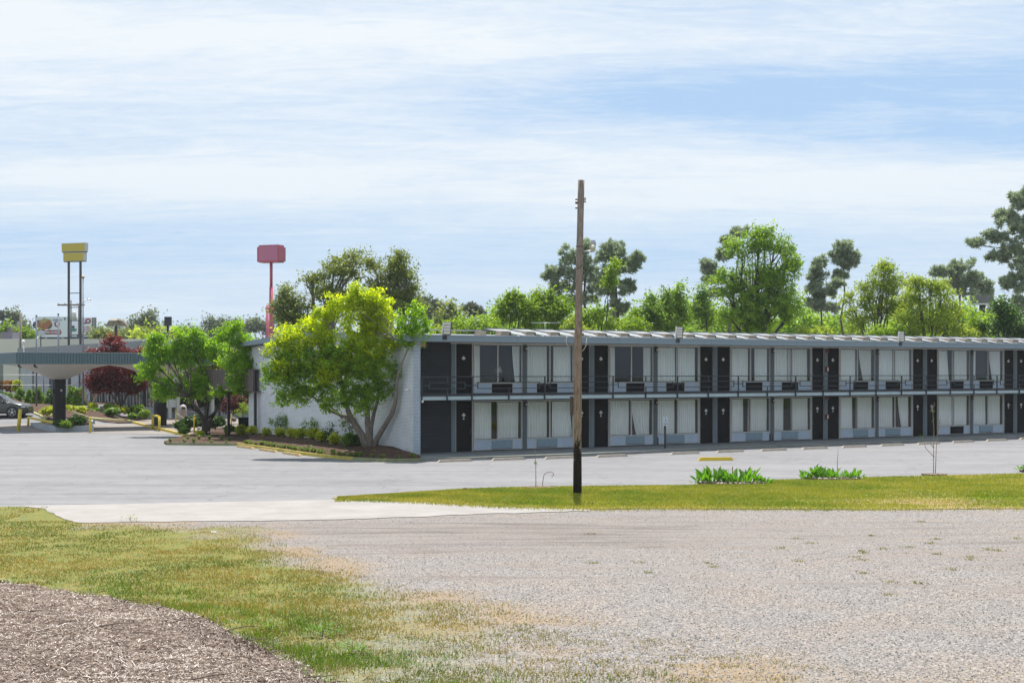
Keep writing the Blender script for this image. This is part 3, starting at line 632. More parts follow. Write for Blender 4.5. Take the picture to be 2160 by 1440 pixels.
mb.hexa([(S0 - .56, RID, ZS + .43), (S0 - .52, RID, ZS + .43), (S0 - .52, DEP + .6, ZS + .0), (S0 - .56, DEP + .6, ZS + .0), (S0 - .56, RID, ZS + .70), (S0 - .52, RID, ZS + .70), (S0 - .52, DEP + .6, ZS + .27), (S0 - .56, DEP + .6, ZS + .27)])
mb.build('roof_fascia', M['fascia'], motel)
mb = MB(); mb.box(-3.0, S1, -OV, -.0, ZS - .02, ZS + .005); mb.build('soffit', plain('soffit', (.22, .23, .24), .7), motel)
# low white panels riding on the roof edge, each with its beige block
def zroof(y): return ZS + .24 + (y + OV) / (RID + OV) * .42
PW = 1.448; s = 1.55; k = 0
pan0 = None
def panel_unit():
    z0 = zroof(-1.75); z1 = zroof(-.1)
    a = MB(); p = [(0, -.2, z1 + .34), (1.15, -.2, z1 + .34), (2.05, -1.75, z0 + .05), (1.25, -1.75, z0 + .05)]
    a.hexa([(x, y, z) for x, y, z in p] + [(x, y, z + .03) for x, y, z in p]); a.box(0.0, 1.15, -.24, -.18, z1 + .27, z1 + .41)
    po = a.build('roof_panel', M['roofwhite'], motel)
    b = MB(); zz = z0 + .01
    b.hexa([(.02, -1.7, zz), (.52, -1.7, zz), (.62, -1.0, zz + .06), (.12, -1.0, zz + .06), (.14, -1.62, zz + .27), (.60, -1.62, zz + .27), (.66, -1.0, zz + .30), (.2, -1.0, zz + .30)])
    b.build('block', M['beige'], po)
    c = MB(); c.box(.62, .70, -1.6, -1.0, zz, zz + .24).box(.70, .98, -1.72, -1.2, zz - .0, zz + .07); c.build('bracket', M['trim_dk'], po)
    return po
pan0 = panel_unit(); pan0.location.x = s
k = 1
while s + k * PW < S1 - 1:
    c = copy_tree(pan0, motel); c.location.x = s + k * PW; k += 1
mb = MB(); zz = zroof(-1.7)
for x in (-3.3, .35): mb.hexa([(x, -1.7, zz), (x + .42, -1.7, zz), (x + .46, -1.1, zz + .04), (x + .06, -1.1, zz + .04), (x + .1, -1.6, zz + .24), (x + .46, -1.6, zz + .24), (x + .5, -1.1, zz + .26), (x + .12, -1.1, zz + .26)])
mb.build('block', M['beige'], motel)
mb = MB()
for i in range(60):
    x = S0 + i * .98; mb.box(x, x + .9, -OV + .02, -OV + .16, ZS + .245, ZS + .30)
mb.build('roof_edge_strip', M['galv'], motel)
mb = MB(); mb.box(S0 - .4, S1, -.12, -.06, zroof(-.1) + .24, zroof(-.1) + .30); mb.build('roof_rail', M['galv'], motel)
# header bands
mb = MB()
M['trimlight'] = plain('header trim', (.60, .58, .55), .5, amt=.1)
mb.box(-.3, S1, -.05, -.02, ZS - .07, ZS - .02); mb.build('header_trim', M['trimlight'], motel)
# windows ----------------------------------------------------------
CUR_U = [[(0, .14), (.83, 1, 1)], [(0, .45), (.60, .99)], [(0, .14), (.82, .99)], [(0, .46), (.50, .97)], [(0, .46), (.65, .98)], [(0, .39), (.42, .96)], [(0, .47), (.58, .95, 1)], [(0, .46), (.49, 1)], [(0, .33, -1), (.48, .97)], [(0, .13), (.60, .98, 1)], [(0, .4), (.5, 1)], [(0, .4), (.5, 1)]]
CUR_L = [[(0, .38), (.50, .97)], [(0, .46), (.57, .98, -1)], [(0, .46), (.52, .97, 1)], [(0, .45), (.55, .98)], [(0, .33), (.47, .98)], [(0, .30), (.5, .97)], [(0, .38), (.5, .97)], [(0, .47), (.63, .97, 1)], [(0, .48), (.5, .98)], [(0, .45), (.58, .97)], [(0, .4), (.5, 1)], [(0, .4), (.5, 1)]]
def curtain_mesh(x0, x1, z0, z1, y, slant=0, seed=0):
    r = random.Random(seed); n = max(8, int((x1 - x0) / .022)); a = MB(); rows = 5; ph = r.uniform(0, 6); pr = r.uniform(.13, .19)
    for j in range(rows):
        tz = j / (rows - 1); z = z0 + (z1 - z0) * tz
        for i in range(n + 1):
            t = i / n; x = x0 + (x1 - x0) * t; sh = 0
            if slant > 0: sh = .34 * (1 - tz) ** 1.6 * (1 - t) * min(1, (x1 - x0))
            if slant < 0: sh = .16 * (1 - tz) ** 1.3 * t
            amp = .028 * (.55 + .45 * (1 - tz)); yy = y + amp * math.sin(2 * math.pi * x / pr + ph + .6 * math.sin(3 * x)) + .012 * math.sin(9 * x + 2 * tz)
            a.v.append((x + sh, yy, z))
    for j in range(rows - 1):
        for i in range(n): b = j * (n + 1) + i; a.face((b, b + 1, b + n + 2, b + n + 1), 0, True)
    return a
def window(x0, x1, zb, sill, zt, cur, seed, left, closed_ac, label=None):
    fr = MB(); w = .055
    for a, b in ((x0, x0 + w), (x1 - w, x1)): fr.box(a, b, -.015, .06, zb, zt)
    fr.box(x0 + w, x1 - w, -.012, .06, zt - .05, zt).box(x0 + w, x1 - w, -.03, .06, sill - .045, sill).box(x0 + w, x1 - w, -.012, .06, zb, zb + .03)
    mid = x0 + (x1 - x0) * .492; fr.box(mid - .035, mid + .035, -.01, .06, sill, zt - .05)
    W_ = fr.build('window', M['trim'], motel)
    for a_, b_ in ((x0 + w, mid - .035), (mid + .035, x1 - w)): g = MB(); g.poly([(a_, .024, sill), (b_, .024, sill), (b_, .024, zt - .05), (a_, .024, zt - .05)]); g.build('pane', M['glass'], W_)
    for i, c in enumerate(cur):
        a = x0 + w + (x1 - x0 - 2 * w) * c[0]; b = x0 + w + (x1 - x0 - 2 * w) * c[1]
        curtain_mesh(a, b, sill + .01, zt - .09, .14 + .02 * i, c[2] if len(c) > 2 else 0, seed * 7 + i).build('curtain', M['curtain'], W_)
    L = x1 - x0; a0, a1 = (x0 + L * .37, x0 + L * .79) if left else (x0 + L * .215, x0 + L * .645)
    for a_, b_ in ((x0 + w, a0 - .04), (a1 + .04, x1 - w)): pn = MB(); pn.box(a_, b_, .0, .02, zb + .03, sill - .045); pn.build('lower_panel', M['panel'], W_)
    st = MB(); st.box(a0 - .04, a0 - .003, -.012, .05, zb + .03, sill - .045).box(a1 + .003, a1 + .04, -.012, .05, zb + .03, sill - .045); st.build('mullion', M['trim'], W_)
    ac = MB()
    if closed_ac:
        ac.box(a0, a1, -.035, .3, zb + .06, sill - .05)
        for q in range(9): z = zb + .09 + q * (sill - zb - .2) / 8; ac.box(a0 + .03, a1 - .03, -.045, -.035, z, z + .018)
        ac.build('air_conditioner', M['acgrille'], motel)
    else:
        ac.box(a0, a1, -.02, .0, zb + .05, sill - .05); ac.box(a0 + .02, a1 - .02, -.06 - .0, -.02, sill - .16, sill - .06)
        ac.build('air_conditioner', M['charcoal'], motel)
M['plaque'] = plain('white plaque', (.62, .63, .60), .5); M['ink'] = plain('plaque ink', (.02, .04, .03), .6)
def door(x0, x1, z0, z1, hinge_left, lower, knob=True):
    d = MB(); d.box(x0 + .0, x1, .05, .10, z0, z1)
    for a, b in ((z0 + .16, z0 + .52),): # kick panel moulding
        for q in ((x0 + .12, x1 - .12, a, a + .015), (x0 + .12, x1 - .12, b, b + .015)): d.box(q[0], q[1], .042, .05, q[2], q[3])
    D = d.build('door', M['charcoal'], motel)
    j = MB(); j.box(x0 - .055, x0 - .004, -.01, .1, z0, z1).box(x1 + .004, x1 + .055, -.01, .1, z0, z1); j.build('jamb', M['trim'], motel if False else D)
    cx = (x0 + x1) / 2; cz = z0 + 1.80
    p = MB(); n = 18; pts = []
    for i in range(n):
        a = 2 * math.pi * i / n; pts.append((cx + .105 * math.cos(a), cz + .062 * math.sin(a)))
    p.prism(pts, 'y', .034, .05); p.prism([(cx - .05, cz + .05), (cx + .05, cz + .05), (cx, cz + .125)], 'y', .036, .05)
    p.prism([(cx - .06, cz - .045), (cx + .06, cz - .045), (cx + .03, cz - .085), (cx - .03, cz - .085)], 'y', .037, .05)
    p.build('number_plaque', M['plaque'], D)
    if lower: q = MB(); q.box(cx - .04, cx + .04, .036, .05, cz - .22, cz - .13); q.build('notice', M['plaque'], D)
    kx = (x1 - .07) if hinge_left else (x0 + .07); h = MB(); h.box(kx - .028, kx + .028, .02, .05, z0 + .86, z0 + 1.13); h.box(kx - (.12 if hinge_left else -.0) , kx + (.0 if hinge_left else .12), -.02, .0, z0 + .91, z0 + .935).box(kx - .012, kx + .012, -.02, .02, z0 + .905, z0 + .94)
    h.build('handle', M['black'], D)
NB = 12
def number(txt, cx, cz):
    pass
for j in range(NB):
    a = 0.0 if j == 0 else pil[j - 1] + HW; b = pil[j] - HW if j < 12 else S1
    for up in (0, 1):
        z0 = 0.0 if not up else Z2; zt = Z2B - .0 if not up else ZS - .07
        hd = MB()
        if not up: hd.box(a, b, .01, .12, 2.5, Z2B - .002)
        if j % 2 == 0:
            dx0, dx1 = a + .03, a + .94; wx0, wx1 = a + 1.03, b
        else:
            wx0, wx1 = a, b - 1.03; dx0, dx1 = b - .94, b - .03
        ztop = 2.5 if not up else ZS - .07
        if not up: hd.build('header', M['slate_dk'], motel)
        door(dx0, dx1, z0, ztop, j % 2 == 0, not up)
        window(wx0 + .0, wx1, z0 + .03, z0 + .57, ztop, (CUR_U if up else CUR_L)[j], j * 2 + up + 1, j % 2 == 0, (not up) and j != 8)
# small wall lanterns on the window pilasters, alarm boxes on one door pilaster
for k, p in enumerate(pil):
    for z in (2.30, ZS - .28):
        if k % 2 == 0:
            a = MB(); a.box(p - .045, p + .125, -.10, -.04, z - .13, z + .13); L_ = a.build('wall_light', M['black'], motel)
            b = MB(); b.box(p + .0, p + .10, -.16, -.10, z - .07, z + .05); b.build('lens', M['lamp_lens'], L_)
M['alarm'] = plain('fire alarm red', (.20, .03, .025), .5)
for z in (2.42, ZS - .25): a = MB(); a.box(pil[5] - .02, pil[5] + .14, -.11, -.04, z - .08, z + .08); a.build('alarm_bell', M['alarm'], motel)
for z in (1.32, 4.10): a = MB(); a.box(pil[5] - .06, pil[5] + .13, -.14, -.04, z - .16, z + .14); q = a.build('extinguisher_box', M['alarm'], motel); b = MB(); b.box(pil[5] - .02, pil[5] + .09, -.146, -.14, z - .11, z + .09); b.build('door_panel', M['trim'], q)
a = MB(); a.box(-2.95, -2.62, -1.75, -1.35, ZS - .27, ZS - .03); a.build('junction_box', plain('tan box', (.40, .24, .16), .7), motel)
# drain pipes beside two window pilasters
a = MB()
for s_ in (pil[4] - HW - .05, pil[2] + .16, pil[4] + .0): a.box(s_ - .02, s_ + .02, -.06, -.02, .0, .42)
a.build('drain_pipe', M['black'], motel)
# balcony railing -----------------------------------------------------
zt_, zm1, zm2, zb_ = 3.72, 3.44, 3.15, 2.90; ye = -1.99; t_ = .019
posts = [-3.0 + .06] + [-.2 + 4.18 * k for k in range(14) if -.2 + 4.18 * k < S1]
rl = MB(); rl.box(posts[0], S1, ye - t_, ye + t_, zt_ - .02, zt_ + .02); rl.box(posts[0], S1, ye - t_, ye + t_, zb_ - .02, zb_ + .02); RR = rl.build('balcony_railing', M['rail'], motel)
for i, p in enumerate(posts):
    a = MB(); a.box(p - .028, p + .028, ye - .028, ye + .028, zb_ + .02, zt_ - .02); a.box(p - .028, p + .028, ye - .0281, ye + .045, Z2B - .02, zb_ - .02); a.build('railing_post', M['rail'], RR)
    if i + 1 < len(posts):
        q = posts[i + 1]; c = (p + q) / 2; g = .30 if i else .38; l, r_ = p + g, q - g; b = MB()
        b.box(l, r_, ye - t_, ye + t_, zm1 - t_, zm1 + t_).box(l, r_, ye - t_, ye + t_, zm2 - t_, zm2 + t_)
        b.box(l, l + .04, ye - t_, ye + t_, zm2 + t_, zm1 - t_).box(r_ - .04, r_, ye - t_, ye + t_, zm2 + t_, zm1 - t_)
        zc_ = (zm1 + zm2) / 2; b.box(p + .03, l, ye - t_, ye + t_, zc_ - t_, zc_ + t_).box(r_, q - .03, ye - t_, ye + t_, zc_ - t_, zc_ + t_)
        b.box(c - .024, c + .024, ye - t_, ye + t_, zm1 + t_, zt_ - .02).box(c - .024, c + .024, ye - t_, ye + t_, zb_ + .02, zm2 - t_).box(c - .026, c + .026, ye - .026, ye + .045, Z2B - .02, zb_ - .02)
        b.build('railing_pattern', M['rail'], RR)
# floodlights clamped to the roof edge
def floodlight():
    a = MB(); a.hexa([(-.26, -.03, 0), (.20, -.03, 0), (.20, .05, 0), (-.26, .05, 0), (-.20 + .14, .12, .62), (.26 + .14, .12, .62), (.26 + .14, .20, .62), (-.20 + .14, .20, .62)])
    b = a.build('floodlight', M['trim_dk'], motel); c = MB()
    for i in range(4):
        z = .05 + i * .145; y = -.03 + z * .242; x = z * .2; c.hexa([(-.21 + x, y - .012, z), (.15 + x, y - .012, z), (.15 + x, y, z), (-.21 + x, y, z), (-.19 + x + .02, y + .022, z + .12), (.17 + x + .02, y + .022, z + .12), (.17 + x + .02, y + .034, z + .12), (-.19 + x + .02, y + .034, z + .12)])
    c.build('lens', M['lamp_lens'], b); d = MB(); d.box(-.22, .02, .0, .1, -.22, -.02).tube([(-.1, .05, -.1), (-.02, .05, .06)], .05, 8); d.build('bracket', M['black'], b)
    e = MB(); e.hexa([(-.285, -.045, -.01), (-.26, -.045, -.01), (-.26, .06, -.01), (-.285, .06, -.01), (-.285 + .2, .11, .64), (-.26 + .2, .11, .64), (-.26 + .2, .21, .64), (-.285 + .2, .21, .64)]); e.build('rim', M['trim'], b)
    return b
fl = floodlight(); yF = -2.27
def s_of(px, w):
    p = P0 - nv * w; u = (px - 1080) / F; return (u * p.y - p.x) / (dv.x - u * dv.y)
fl.location = (s_of(943, 2.3), yF, ZS + .28)
for px in (1434, 1903): c = copy_tree(fl, motel); c.location = (s_of(px, 2.3), yF, ZS + .28)
# security cameras
a = MB(); a.tube([(S0 - .06, -1.60, 3.14), (S0 - .30, -1.72, 3.10)], .045, 8); a.box(S0 - .08, S0, -1.63, -1.50, 3.08, 3.2); a.build('security_camera', M['white'], motel)
a = MB(); a.tube([(-2.9, -1.96, 2.62), (-2.9, -1.99, 2.50)], .05, 8); a.build('security_camera', M['white'], motel)
# rooms' things seen through the first window ---------------------------
def table_lamp(p, label):
    e = empty('table_lamp', p, 0, label, 'lamp'); a = MB(); a.lathe([(.22, .42), (.12, .74)], n=18); a.build('lamp_shade', plain('lamp shade cloth', (.75, .75, .72), .8), e)
    b = MB(); b.lathe([(.09, 0), (.09, .02), (.02, .04), (.045, .14), (.018, .26), (.015, .44)], n=14); b.build('lamp_base', plain('brass base', (.30, .18, .05), .35, .8), e)
table_lamp(FW(1.95, -1.6, Z2 + .72), 'small pale shaded table lamp with brass base in the first upstairs window')
table_lamp(FW(3.2, -1.2, Z2 + .66), 'larger white shaded lamp next to the right curtain of the first upstairs window')
e = empty('armchair', FW(1.55, -.95, Z2), TH, 'grey upholstered armchair with a rounded back behind the first upstairs window', 'armchair')
a = MB(); a.prism([(-.35, .35), (.35, .35), (.35, .85), (.25, .98), (0, 1.03), (-.25, .98), (-.35, .85)], 'y', .0, .14); a.build('backrest', plain('grey upholstery', (.13, .13, .13), .9), e)
a = MB(); a.box(-.34, .34, .14, .7, .28, .46).box(-.4, -.34, .0, .7, .1, .6).box(.34, .4, .0, .7, .1, .6); a.build('seat', plain('grey seat', (.12, .12, .12), .9), e)
e = empty('dresser', FW(2.6, -1.4, Z2), TH, 'long dark dresser under the two lamps behind the first upstairs window', 'dresser')
a = MB(); a.box(-1.1, 1.1, -.2, .3, .1, .68).box(-1.0, -.92, -.18, -.1, 0, .1).box(.92, 1.0, -.18, -.1, 0, .1); a.build('body', plain('dark wood', (.05, .03, .02), .5), e)
a = MB()
for x in (-1.05, -.34, .37): a.box(x, x + .66, -.215, -.2, .16, .38).box(x, x + .66, -.215, -.2, .42, .64)
a.build('drawer_fronts', plain('dark wood front', (.07, .04, .025), .4), e)
# ------------------------------------------------------------------ walkway, kerb, wheel stops
kc = [G(*p) for p in ((838, 974.2), (887, 973.6), (1000, 970.5), (1120, 966.5), (1240, 962), (1312, 958.6))]
kd = [G(*p) for p in ((1366, 956), (1450, 952), (1559, 947.6), (1700, 942.5), (1820, 938.3), (1990, 931.5), (2160, 924), (2330, 916.5))]
fk = [FW(S1, 0), FW(-3.4, 0)]
walk_pts = [(p.x, p.y) for p in kc[1:]] + [(p.x, p.y) for p in kd] + [(p.x, p.y) for p in fk] + [tuple(FW(-3.4, 2.0))[:2]]
mb = MB(); mb.slab(walk_pts, -.2, -.003); tag(mb.build('walkway', M['walk']), kind='structure')
def kerb(name, pts, w=.15, h=.14, mat=None, gap=0.0, z0=-.16, seg=3.0, dzf=None):
    """kerbstones laid along a chain, front face on the chain, body to the left of travel"""
    L = [Vector((p.x, p.y, 0)) for p in pts]; P = []
    for a, b in zip(L[:-1], L[1:]):
        n_ = max(1, round((b - a).length / seg)); P += [a.lerp(b, i / n_) for i in range(n_)]
    P.append(L[-1]); mb = MB(); N = []
    for i in range(len(P)):
        d = (P[min(i + 1, len(P) - 1)] - P[max(i - 1, 0)]).normalized(); N.append(Vector((-d.y, d.x, 0)))
    for i in range(len(P) - 1):
        a, b = P[i], P[i + 1]; d = (b - a).normalized(); a2 = a + d * .006; b2 = b - d * .006; q = [a2, b2, b2 + N[i + 1] * w, a2 + N[i] * w]
        za = [Tf(v.x, v.y) for v in q]
        t = [a2 + N[i] * .025, b2 + N[i + 1] * .025, b2 + N[i + 1] * w, a2 + N[i] * w]
        mb.hexa([(v.x, v.y, zz - .03) for v, zz in zip(q, za)] + [(v.x, v.y, zz + h) for v, zz in zip(t, za)])
    return tag(mb.build(name, mat, bevel=0.0), kind='structure')
M['kerb_green'] = plain('kerb with old yellow paint', (.215, .23, .12), .85, amt=.45, scale=3, bump=.25)
kerb('kerb', kc[1:], h=.152, mat=M['kerb_green']); kerb('kerb', kd, h=.152, mat=M['kerb_green'])
def wheel_stop(p, L, rz, mat, label, group=None, h=.11):
    n_ = 1; a = MB(); w0, w1 = .085, .05
    a.hexa([(-L / 2, -w0, 0), (L / 2, -w0, 0), (L / 2, w0, 0), (-L / 2, w0, 0), (-L / 2 + .13, -w1, h), (L / 2 - .13, -w1, h), (L / 2 - .13, w1, h), (-L / 2 + .13, w1, h)])
    for x in (-L * .3, L * .3): a.tube([(x, 0, h - .002), (x, 0, h + .006)], .016, 8)
    o = a.build('wheel_stop', mat, bevel=.012, loc=p); o.rotation_euler = (0, 0, rz); tag(o, label, 'wheel stop', group); return o
ws = [(959.5, 973.6, 1.84), (1073, 970, 1.84), (1182, 966.8, 1.84), (1291, 963.4, 1.84), (1445, 957.4, 1.84), (1540, 953.6, 1.84), (1632, 950.4, 1.84), (1718.5, 946.8, 1.84), (1802, 943.4, 1.84), (1882, 940.0, 1.84), (1958.5, 936.6, 1.84), (2031.5, 933, 1.84), (2102.5, 929.6, 1.84), (2172, 926, 1.84)]
ordn = ['first', 'second', 'third', 'fourth', 'fifth', 'sixth', 'seventh', 'eighth', 'ninth', 'tenth', 'eleventh', 'twelfth', 'thirteenth', 'fourteenth']
base_rz = math.atan2(G(2102, 930).y - G(1000, 972).y, G(2102, 930).x - G(1000, 972).x)
for i, (px, py, L) in enumerate(ws):
    rz = base_rz + random.Random(i).uniform(-.02, .02)
    wheel_stop(G(px, py) + Vector((0, 0, .005)), L, rz, M['tan'], ('tan concrete wheel stop nearest the white brick end wall, first in the row' if i == 0 else 'tan concrete wheel stop, %s from the brick end wall in the long row' % ordn[i]), 'concrete wheel stops along the motel walkway')
M['bright_yellow'] = plain('fresh yellow paint', (.62, .44, .01), .4, amt=.12, scale=8)
wheel_stop(G(1510, 971) + Vector((0, 0, .005)), 1.72, .16, M['bright_yellow'], 'bright yellow wheel stop out in the lot away from the tan row', None, .15)
# parking sign
g = G(1403, 945, .15); g.z = 0
sg = empty('parking_sign', g, TH * .9, 'small white disabled parking sign on a black post in front of the walkway windows', 'sign')
a = MB(); a.box(-.037, .037, -.03, .03, 0, 1.62); a.build('post', M['black'], sg)
a = MB(); a.prism([(-.155, 1.17), (.155, 1.17), (.155, 1.63), (-.155, 1.63)], 'y', -.036, -.03); brd = a.build('sign_panel', plain('sign white', (.6, .63, .66), .35), sg)
M['sign_blue'] = plain('sign blue', (.02, .09, .26), .4)
def text(s_, parent, loc, size, mat, name='lettering', rot=(R(90), 0, 0), align='CENTER', sx=1.0, bold=0.0):
    c = bpy.data.curves.new(name, 'FONT'); c.body = s_; c.size = size; c.extrude = .002; c.align_x = align; c.offset = bold
    t_ = bpy.data.objects.new('t', c); COL.objects.link(t_); dg = bpy.context.evaluated_depsgraph_get(); dg.update()
    me = bpy.data.meshes.new_from_object(t_.evaluated_get(dg)); bpy.data.objects.remove(t_); me.materials.clear(); me.materials.append(mat)
    o = bpy.data.objects.new(name, me); COL.objects.link(o); o.location = loc; o.rotation_euler = rot; o.scale = (sx, 1, 1)
    if parent: o.parent = parent
    return o
text('PARKING', sg, (0, -.039, 1.225), .075, M['sign_blue'], bold=.003)
a = MB()
for q in ((-.12, .12, 1.585, 1.60), (-.12, .12, 1.31, 1.325)): a.box(q[0], q[1], -.04, -.036, q[2], q[3])
for x in (-.12, .105): a.box(x, x + .015, -.0405, -.036, 1.325, 1.585)
a.tube([(-.02, -.038, 1.555), (-.02, -.044, 1.555)], .022, 12)                                # head
a.tube([(-.015, -.04, 1.53), (-.01, -.04, 1.455), (.05, -.04, 1.45), (.075, -.04, 1.375)], .011, 6)
n_ = 14; a.tube([(-.01 + .062 * math.cos(.9 + i * 5.0 / n_), -.04, 1.42 + .062 * math.sin(.9 + 1.2 + i * 4.6 / n_)) for i in range(n_ + 1)], .008, 6)
a.build('wheelchair_symbol', M['sign_blue'], sg)
# ================================================================== COVERED DRIVE (two mushroom shells)
M['canopy_fascia'] = plain('green grey canopy fascia', (.095, .15, .165), .55, amt=.08)
M['siding_grey'] = plain('grey ribbed siding', (.22, .235, .26), .55, amt=.08)
M['fluted'] = plain('fluted dark column', (.022, .02, .022), .6, amt=.2)
cano = empty('entrance_canopy', (-33.4, 96.0, 0), TH, 'wide drive-through canopy with ribbed green grey fascia and flared white underside on dark columns', 'canopy')
LU, DU = 7.3, 7.0; zb, zt = 4.46, 5.24; cz0 = 3.32
def shell(x0):
    a = MB(); n = 12; cx, cy = x0 + LU / 2, DU / 2; b0 = len(a.v)
    for j in range(n + 1):
        for i in range(n + 1):
            u, v = i / n * 2 - 1, j / n * 2 - 1; x = cx + u * LU / 2 * .995; y = cy + v * DU / 2 * .995
            ru = max(0, abs(u) - .11) / .89; rv = max(0, abs(v) - .11) / .89; k = 1 - (1 - ru) * (1 - rv)
            m_ = max(ru, rv); q = (m_ * .45 + .55 * k)
            a.v.append((x, y, cz0 + (zb - cz0) * (1 - (1 - q) ** 1.55)))
    for j in range(n):
        for i in range(n): b = b0 + j * (n + 1) + i; a.face((b, b + 1, b + n + 2, b + n + 1), 0, True)
    a.build('shell', M['offwhite'], cano)
for k in range(2): shell(k * LU)
a = MB(); a.box(.1, 2 * LU - .1, .1, DU - .1, zt - .25, zt - .12); a.build('roof', M['rooftop'], cano)
def ribbed(mb, p, q, z0, z1, step=.2, dep=.03, th=.05):
    """vertical ribbed sheet from p to q in plan"""
    p, q = Vector((*p, 0)), Vector((*q, 0)); L = (q - p).length; d = (q - p) / L; n_ = Vector((d.y, -d.x, 0)); k = max(1, int(L / step)); st = L / k
    def bx(a, b, o0, o1):
        c = [p + d * a + n_ * o0, p + d * b + n_ * o0, p + d * b + n_ * o1, p + d * a + n_ * o1]
        mb.hexa([(v.x, v.y, z0) for v in c] + [(v.x, v.y, z1) for v in c])
    bx(0, L, -th, 0); g_ = min(.05, st * .26)
    for i in range(k): bx(i * st + .002, (i + 1) * st - g_, 0.0005, dep)
for p, q in (((0, 0), (2 * LU, 0)), ((0, DU), (0, 0)), ((2 * LU, 0), (2 * LU, DU)), ((2 * LU, DU), (0, DU))):
    a = MB(); ribbed(a, p, q, zb, zt, .195, .055); d_ = (Vector(q) - Vector(p)).normalized(); a.build('fascia', M['canopy_fascia'], cano)
a = MB(); a.box(-.05, 2 * LU + .05, -.06, .06, zt + .002, zt + .04).box(-.05, .06, .06, DU, zt + .002, zt + .04); a.build('fascia_cap', M['galv'], cano)
for k in range(2):
    cx, cy = LU / 2 + k * LU, DU / 2; a = MB(); a.box(cx - .33, cx + .33, cy - .33, cy + .33, -.2, cz0 + .12)
    for i in range(7):
        x = cx - .33 + i * .1; a.box(x, x + .055, cy - .375, cy - .331, -.2, cz0 + .1).box(x, x + .055, cy + .331, cy + .37, -.2, cz0 + .1)
        y = cy - .33 + i * .1; a.box(cx - .375, cx - .331, y, y + .055, -.2, cz0 + .1).box(cx + .331, cx + .375, y, y + .055, -.2, cz0 + .1)
    a.build('column', M['fluted'], cano)
    b = MB(); b.box(cx - .02, cx + .12, cy - .42, cy - .376, 2.55, 2.70); b.build('column_light', M['lamp_lens'], cano)
    b = MB(); b.box(cx - .48, cx - .376, cy - .15, cy + .15, 2.4, 2.75); b.build('column_box', M['black'], cano)
a = MB()
for x in (.15, 1.2): a.tube([(x, .2, zb - .02), (x, .2, zb - .2)], .07, 8).tube([(x, .2, zb - .16), (x + .1, .0, zb - .22)], .05, 8)
a.build('spot_lamps', M['black'], cano)
# ------------------------------------------------------------------ lobby wing (white brick, tall glazing, ribbed metal parapet)
lob = empty('lobby_building', (-29.6, 120.0, 0), TH, 'low white brick lobby building with tall glazing and ribbed grey parapet behind the canopy', 'building')
M['brick_lobby'] = brick_mat('painted lobby brick', (.46, .49, .53), (.42, .45, .49), (.30, .33, .36), (1, 2, None))
M['brick_lobby_f'] = brick_mat('painted lobby brick front', (.46, .49, .53), (.42, .45, .49), (.30, .33, .36), (0, 2, None))
LB = 52.0; wz = 5.5                                  # local y runs away along the side seen from the road, local x into the building
a = MB(); a.box(0, .25, 22.0, LB, -.4, wz); a.build('wall', M['brick_lobby'], lob)
a = MB(); a.box(0, .25, 0, 22.0, -.4, .78); a.build('wall', M['brick_lobby'], lob)
a = MB(); a.box(0, 14, LB, LB + .2, -.4, wz).box(13.8, 14, 0, LB, -.4, wz); a.build('wall', M['siding_grey'], lob)
a = MB(); a.box(3.5, 3.6, .3, 21.5, .0, wz); a.build('inner_wall', plain('inner lobby wall', (.30, .26, .2), .9), lob)
for i in range(11):
    y = i * 2.0; w_ = MB(); w_.box(-.02, .10, y, y + .09, .78, wz).box(-.02, .10, y + .95, y + 1.02, .86, wz).box(-.04, .12, y + .09, y + 2.0, .78, .86); q = w_.build('window', M['trim'], lob)
    for u0, u1 in ((.09, .95), (1.02, 2.0)): g_ = MB(); g_.poly([(.05, y + u1, .86), (.05, y + u0, .86), (.05, y + u0, wz), (.05, y + u1, wz)]); g_.build('pane', M['glass_dark'], q)
    if i in (5, 6, 7, 8, 9, 3): c_ = MB(); curtain_mesh(0, 1.6, .9, wz - .1, 0, 0, i).build('curtain', M['curtain'], q); cc = q.children[-1]; cc.rotation_euler = (0, 0, R(90)); cc.location = (.35, y + .2, 0)
for i in range(9):
    y = .6 + i * 4.2; a = MB(); a.box(-.14, -.021, y, y + .16, -.4, wz); a.build('pier', M['slate_dk'], lob)
for y in (24.5, 29.5, 31.6, 38, 45.6): a = MB(); a.box(-.1, -.0, y, y + .14, -.2, wz); a.build('downpipe', M['trim_dk'], lob)
for p, q in (((-.25, LB + .3), (-.25, -2.2)), ((-.25, -2.2), (14, -2.2))):
    a = MB(); ribbed(a, p, q, wz, 6.62, .42, .035); a.build('parapet', M['siding_grey'], lob)
a = MB(); a.box(-.2, 14, -2.1, LB, wz - .12, wz); a.build('soffit', M['offwhite'], lob); a = MB(); a.box(0, 14, -2, LB, 6.2, 6.3); a.build('roof', M['rooftop'], lob)
# entrance front, facing the drive
M['white_frame'] = plain('white column', (.55, .54, .5), .5)
for x in (.55, 1.25, 4.3, 6.9): a = MB(); a.box(x, x + .26, -.3, -.04, -.1, wz - .12); a.build('column', M['white_frame'], lob)
a = MB(); a.box(.1, 11.5, .35, .45, -.1, .55); a.build('wall', M['brick_lobby_f'], lob)
for i in range(6):
    x = 1.6 + i * 1.35; w_ = MB(); w_.box(x, x + .07, .2, .34, 0, 3.3).box(x + .07, x + 1.35, .22, .34, 2.2, 2.29).box(x + .07, x + 1.35, .22, .34, .46, .55); q = w_.build('window', M['trim'], lob)
    g_ = MB(); g_.poly([(x + .07, .28, .55), (x + 1.35, .28, .55), (x + 1.35, .28, 3.3), (x + .07, .28, 3.3)]); g_.build('pane', M['glass_dark'], q)
a = MB(); a.box(0, 13, .2, .34, 3.302, wz - .12); a.build('wall', M['brown_metal'], lob)
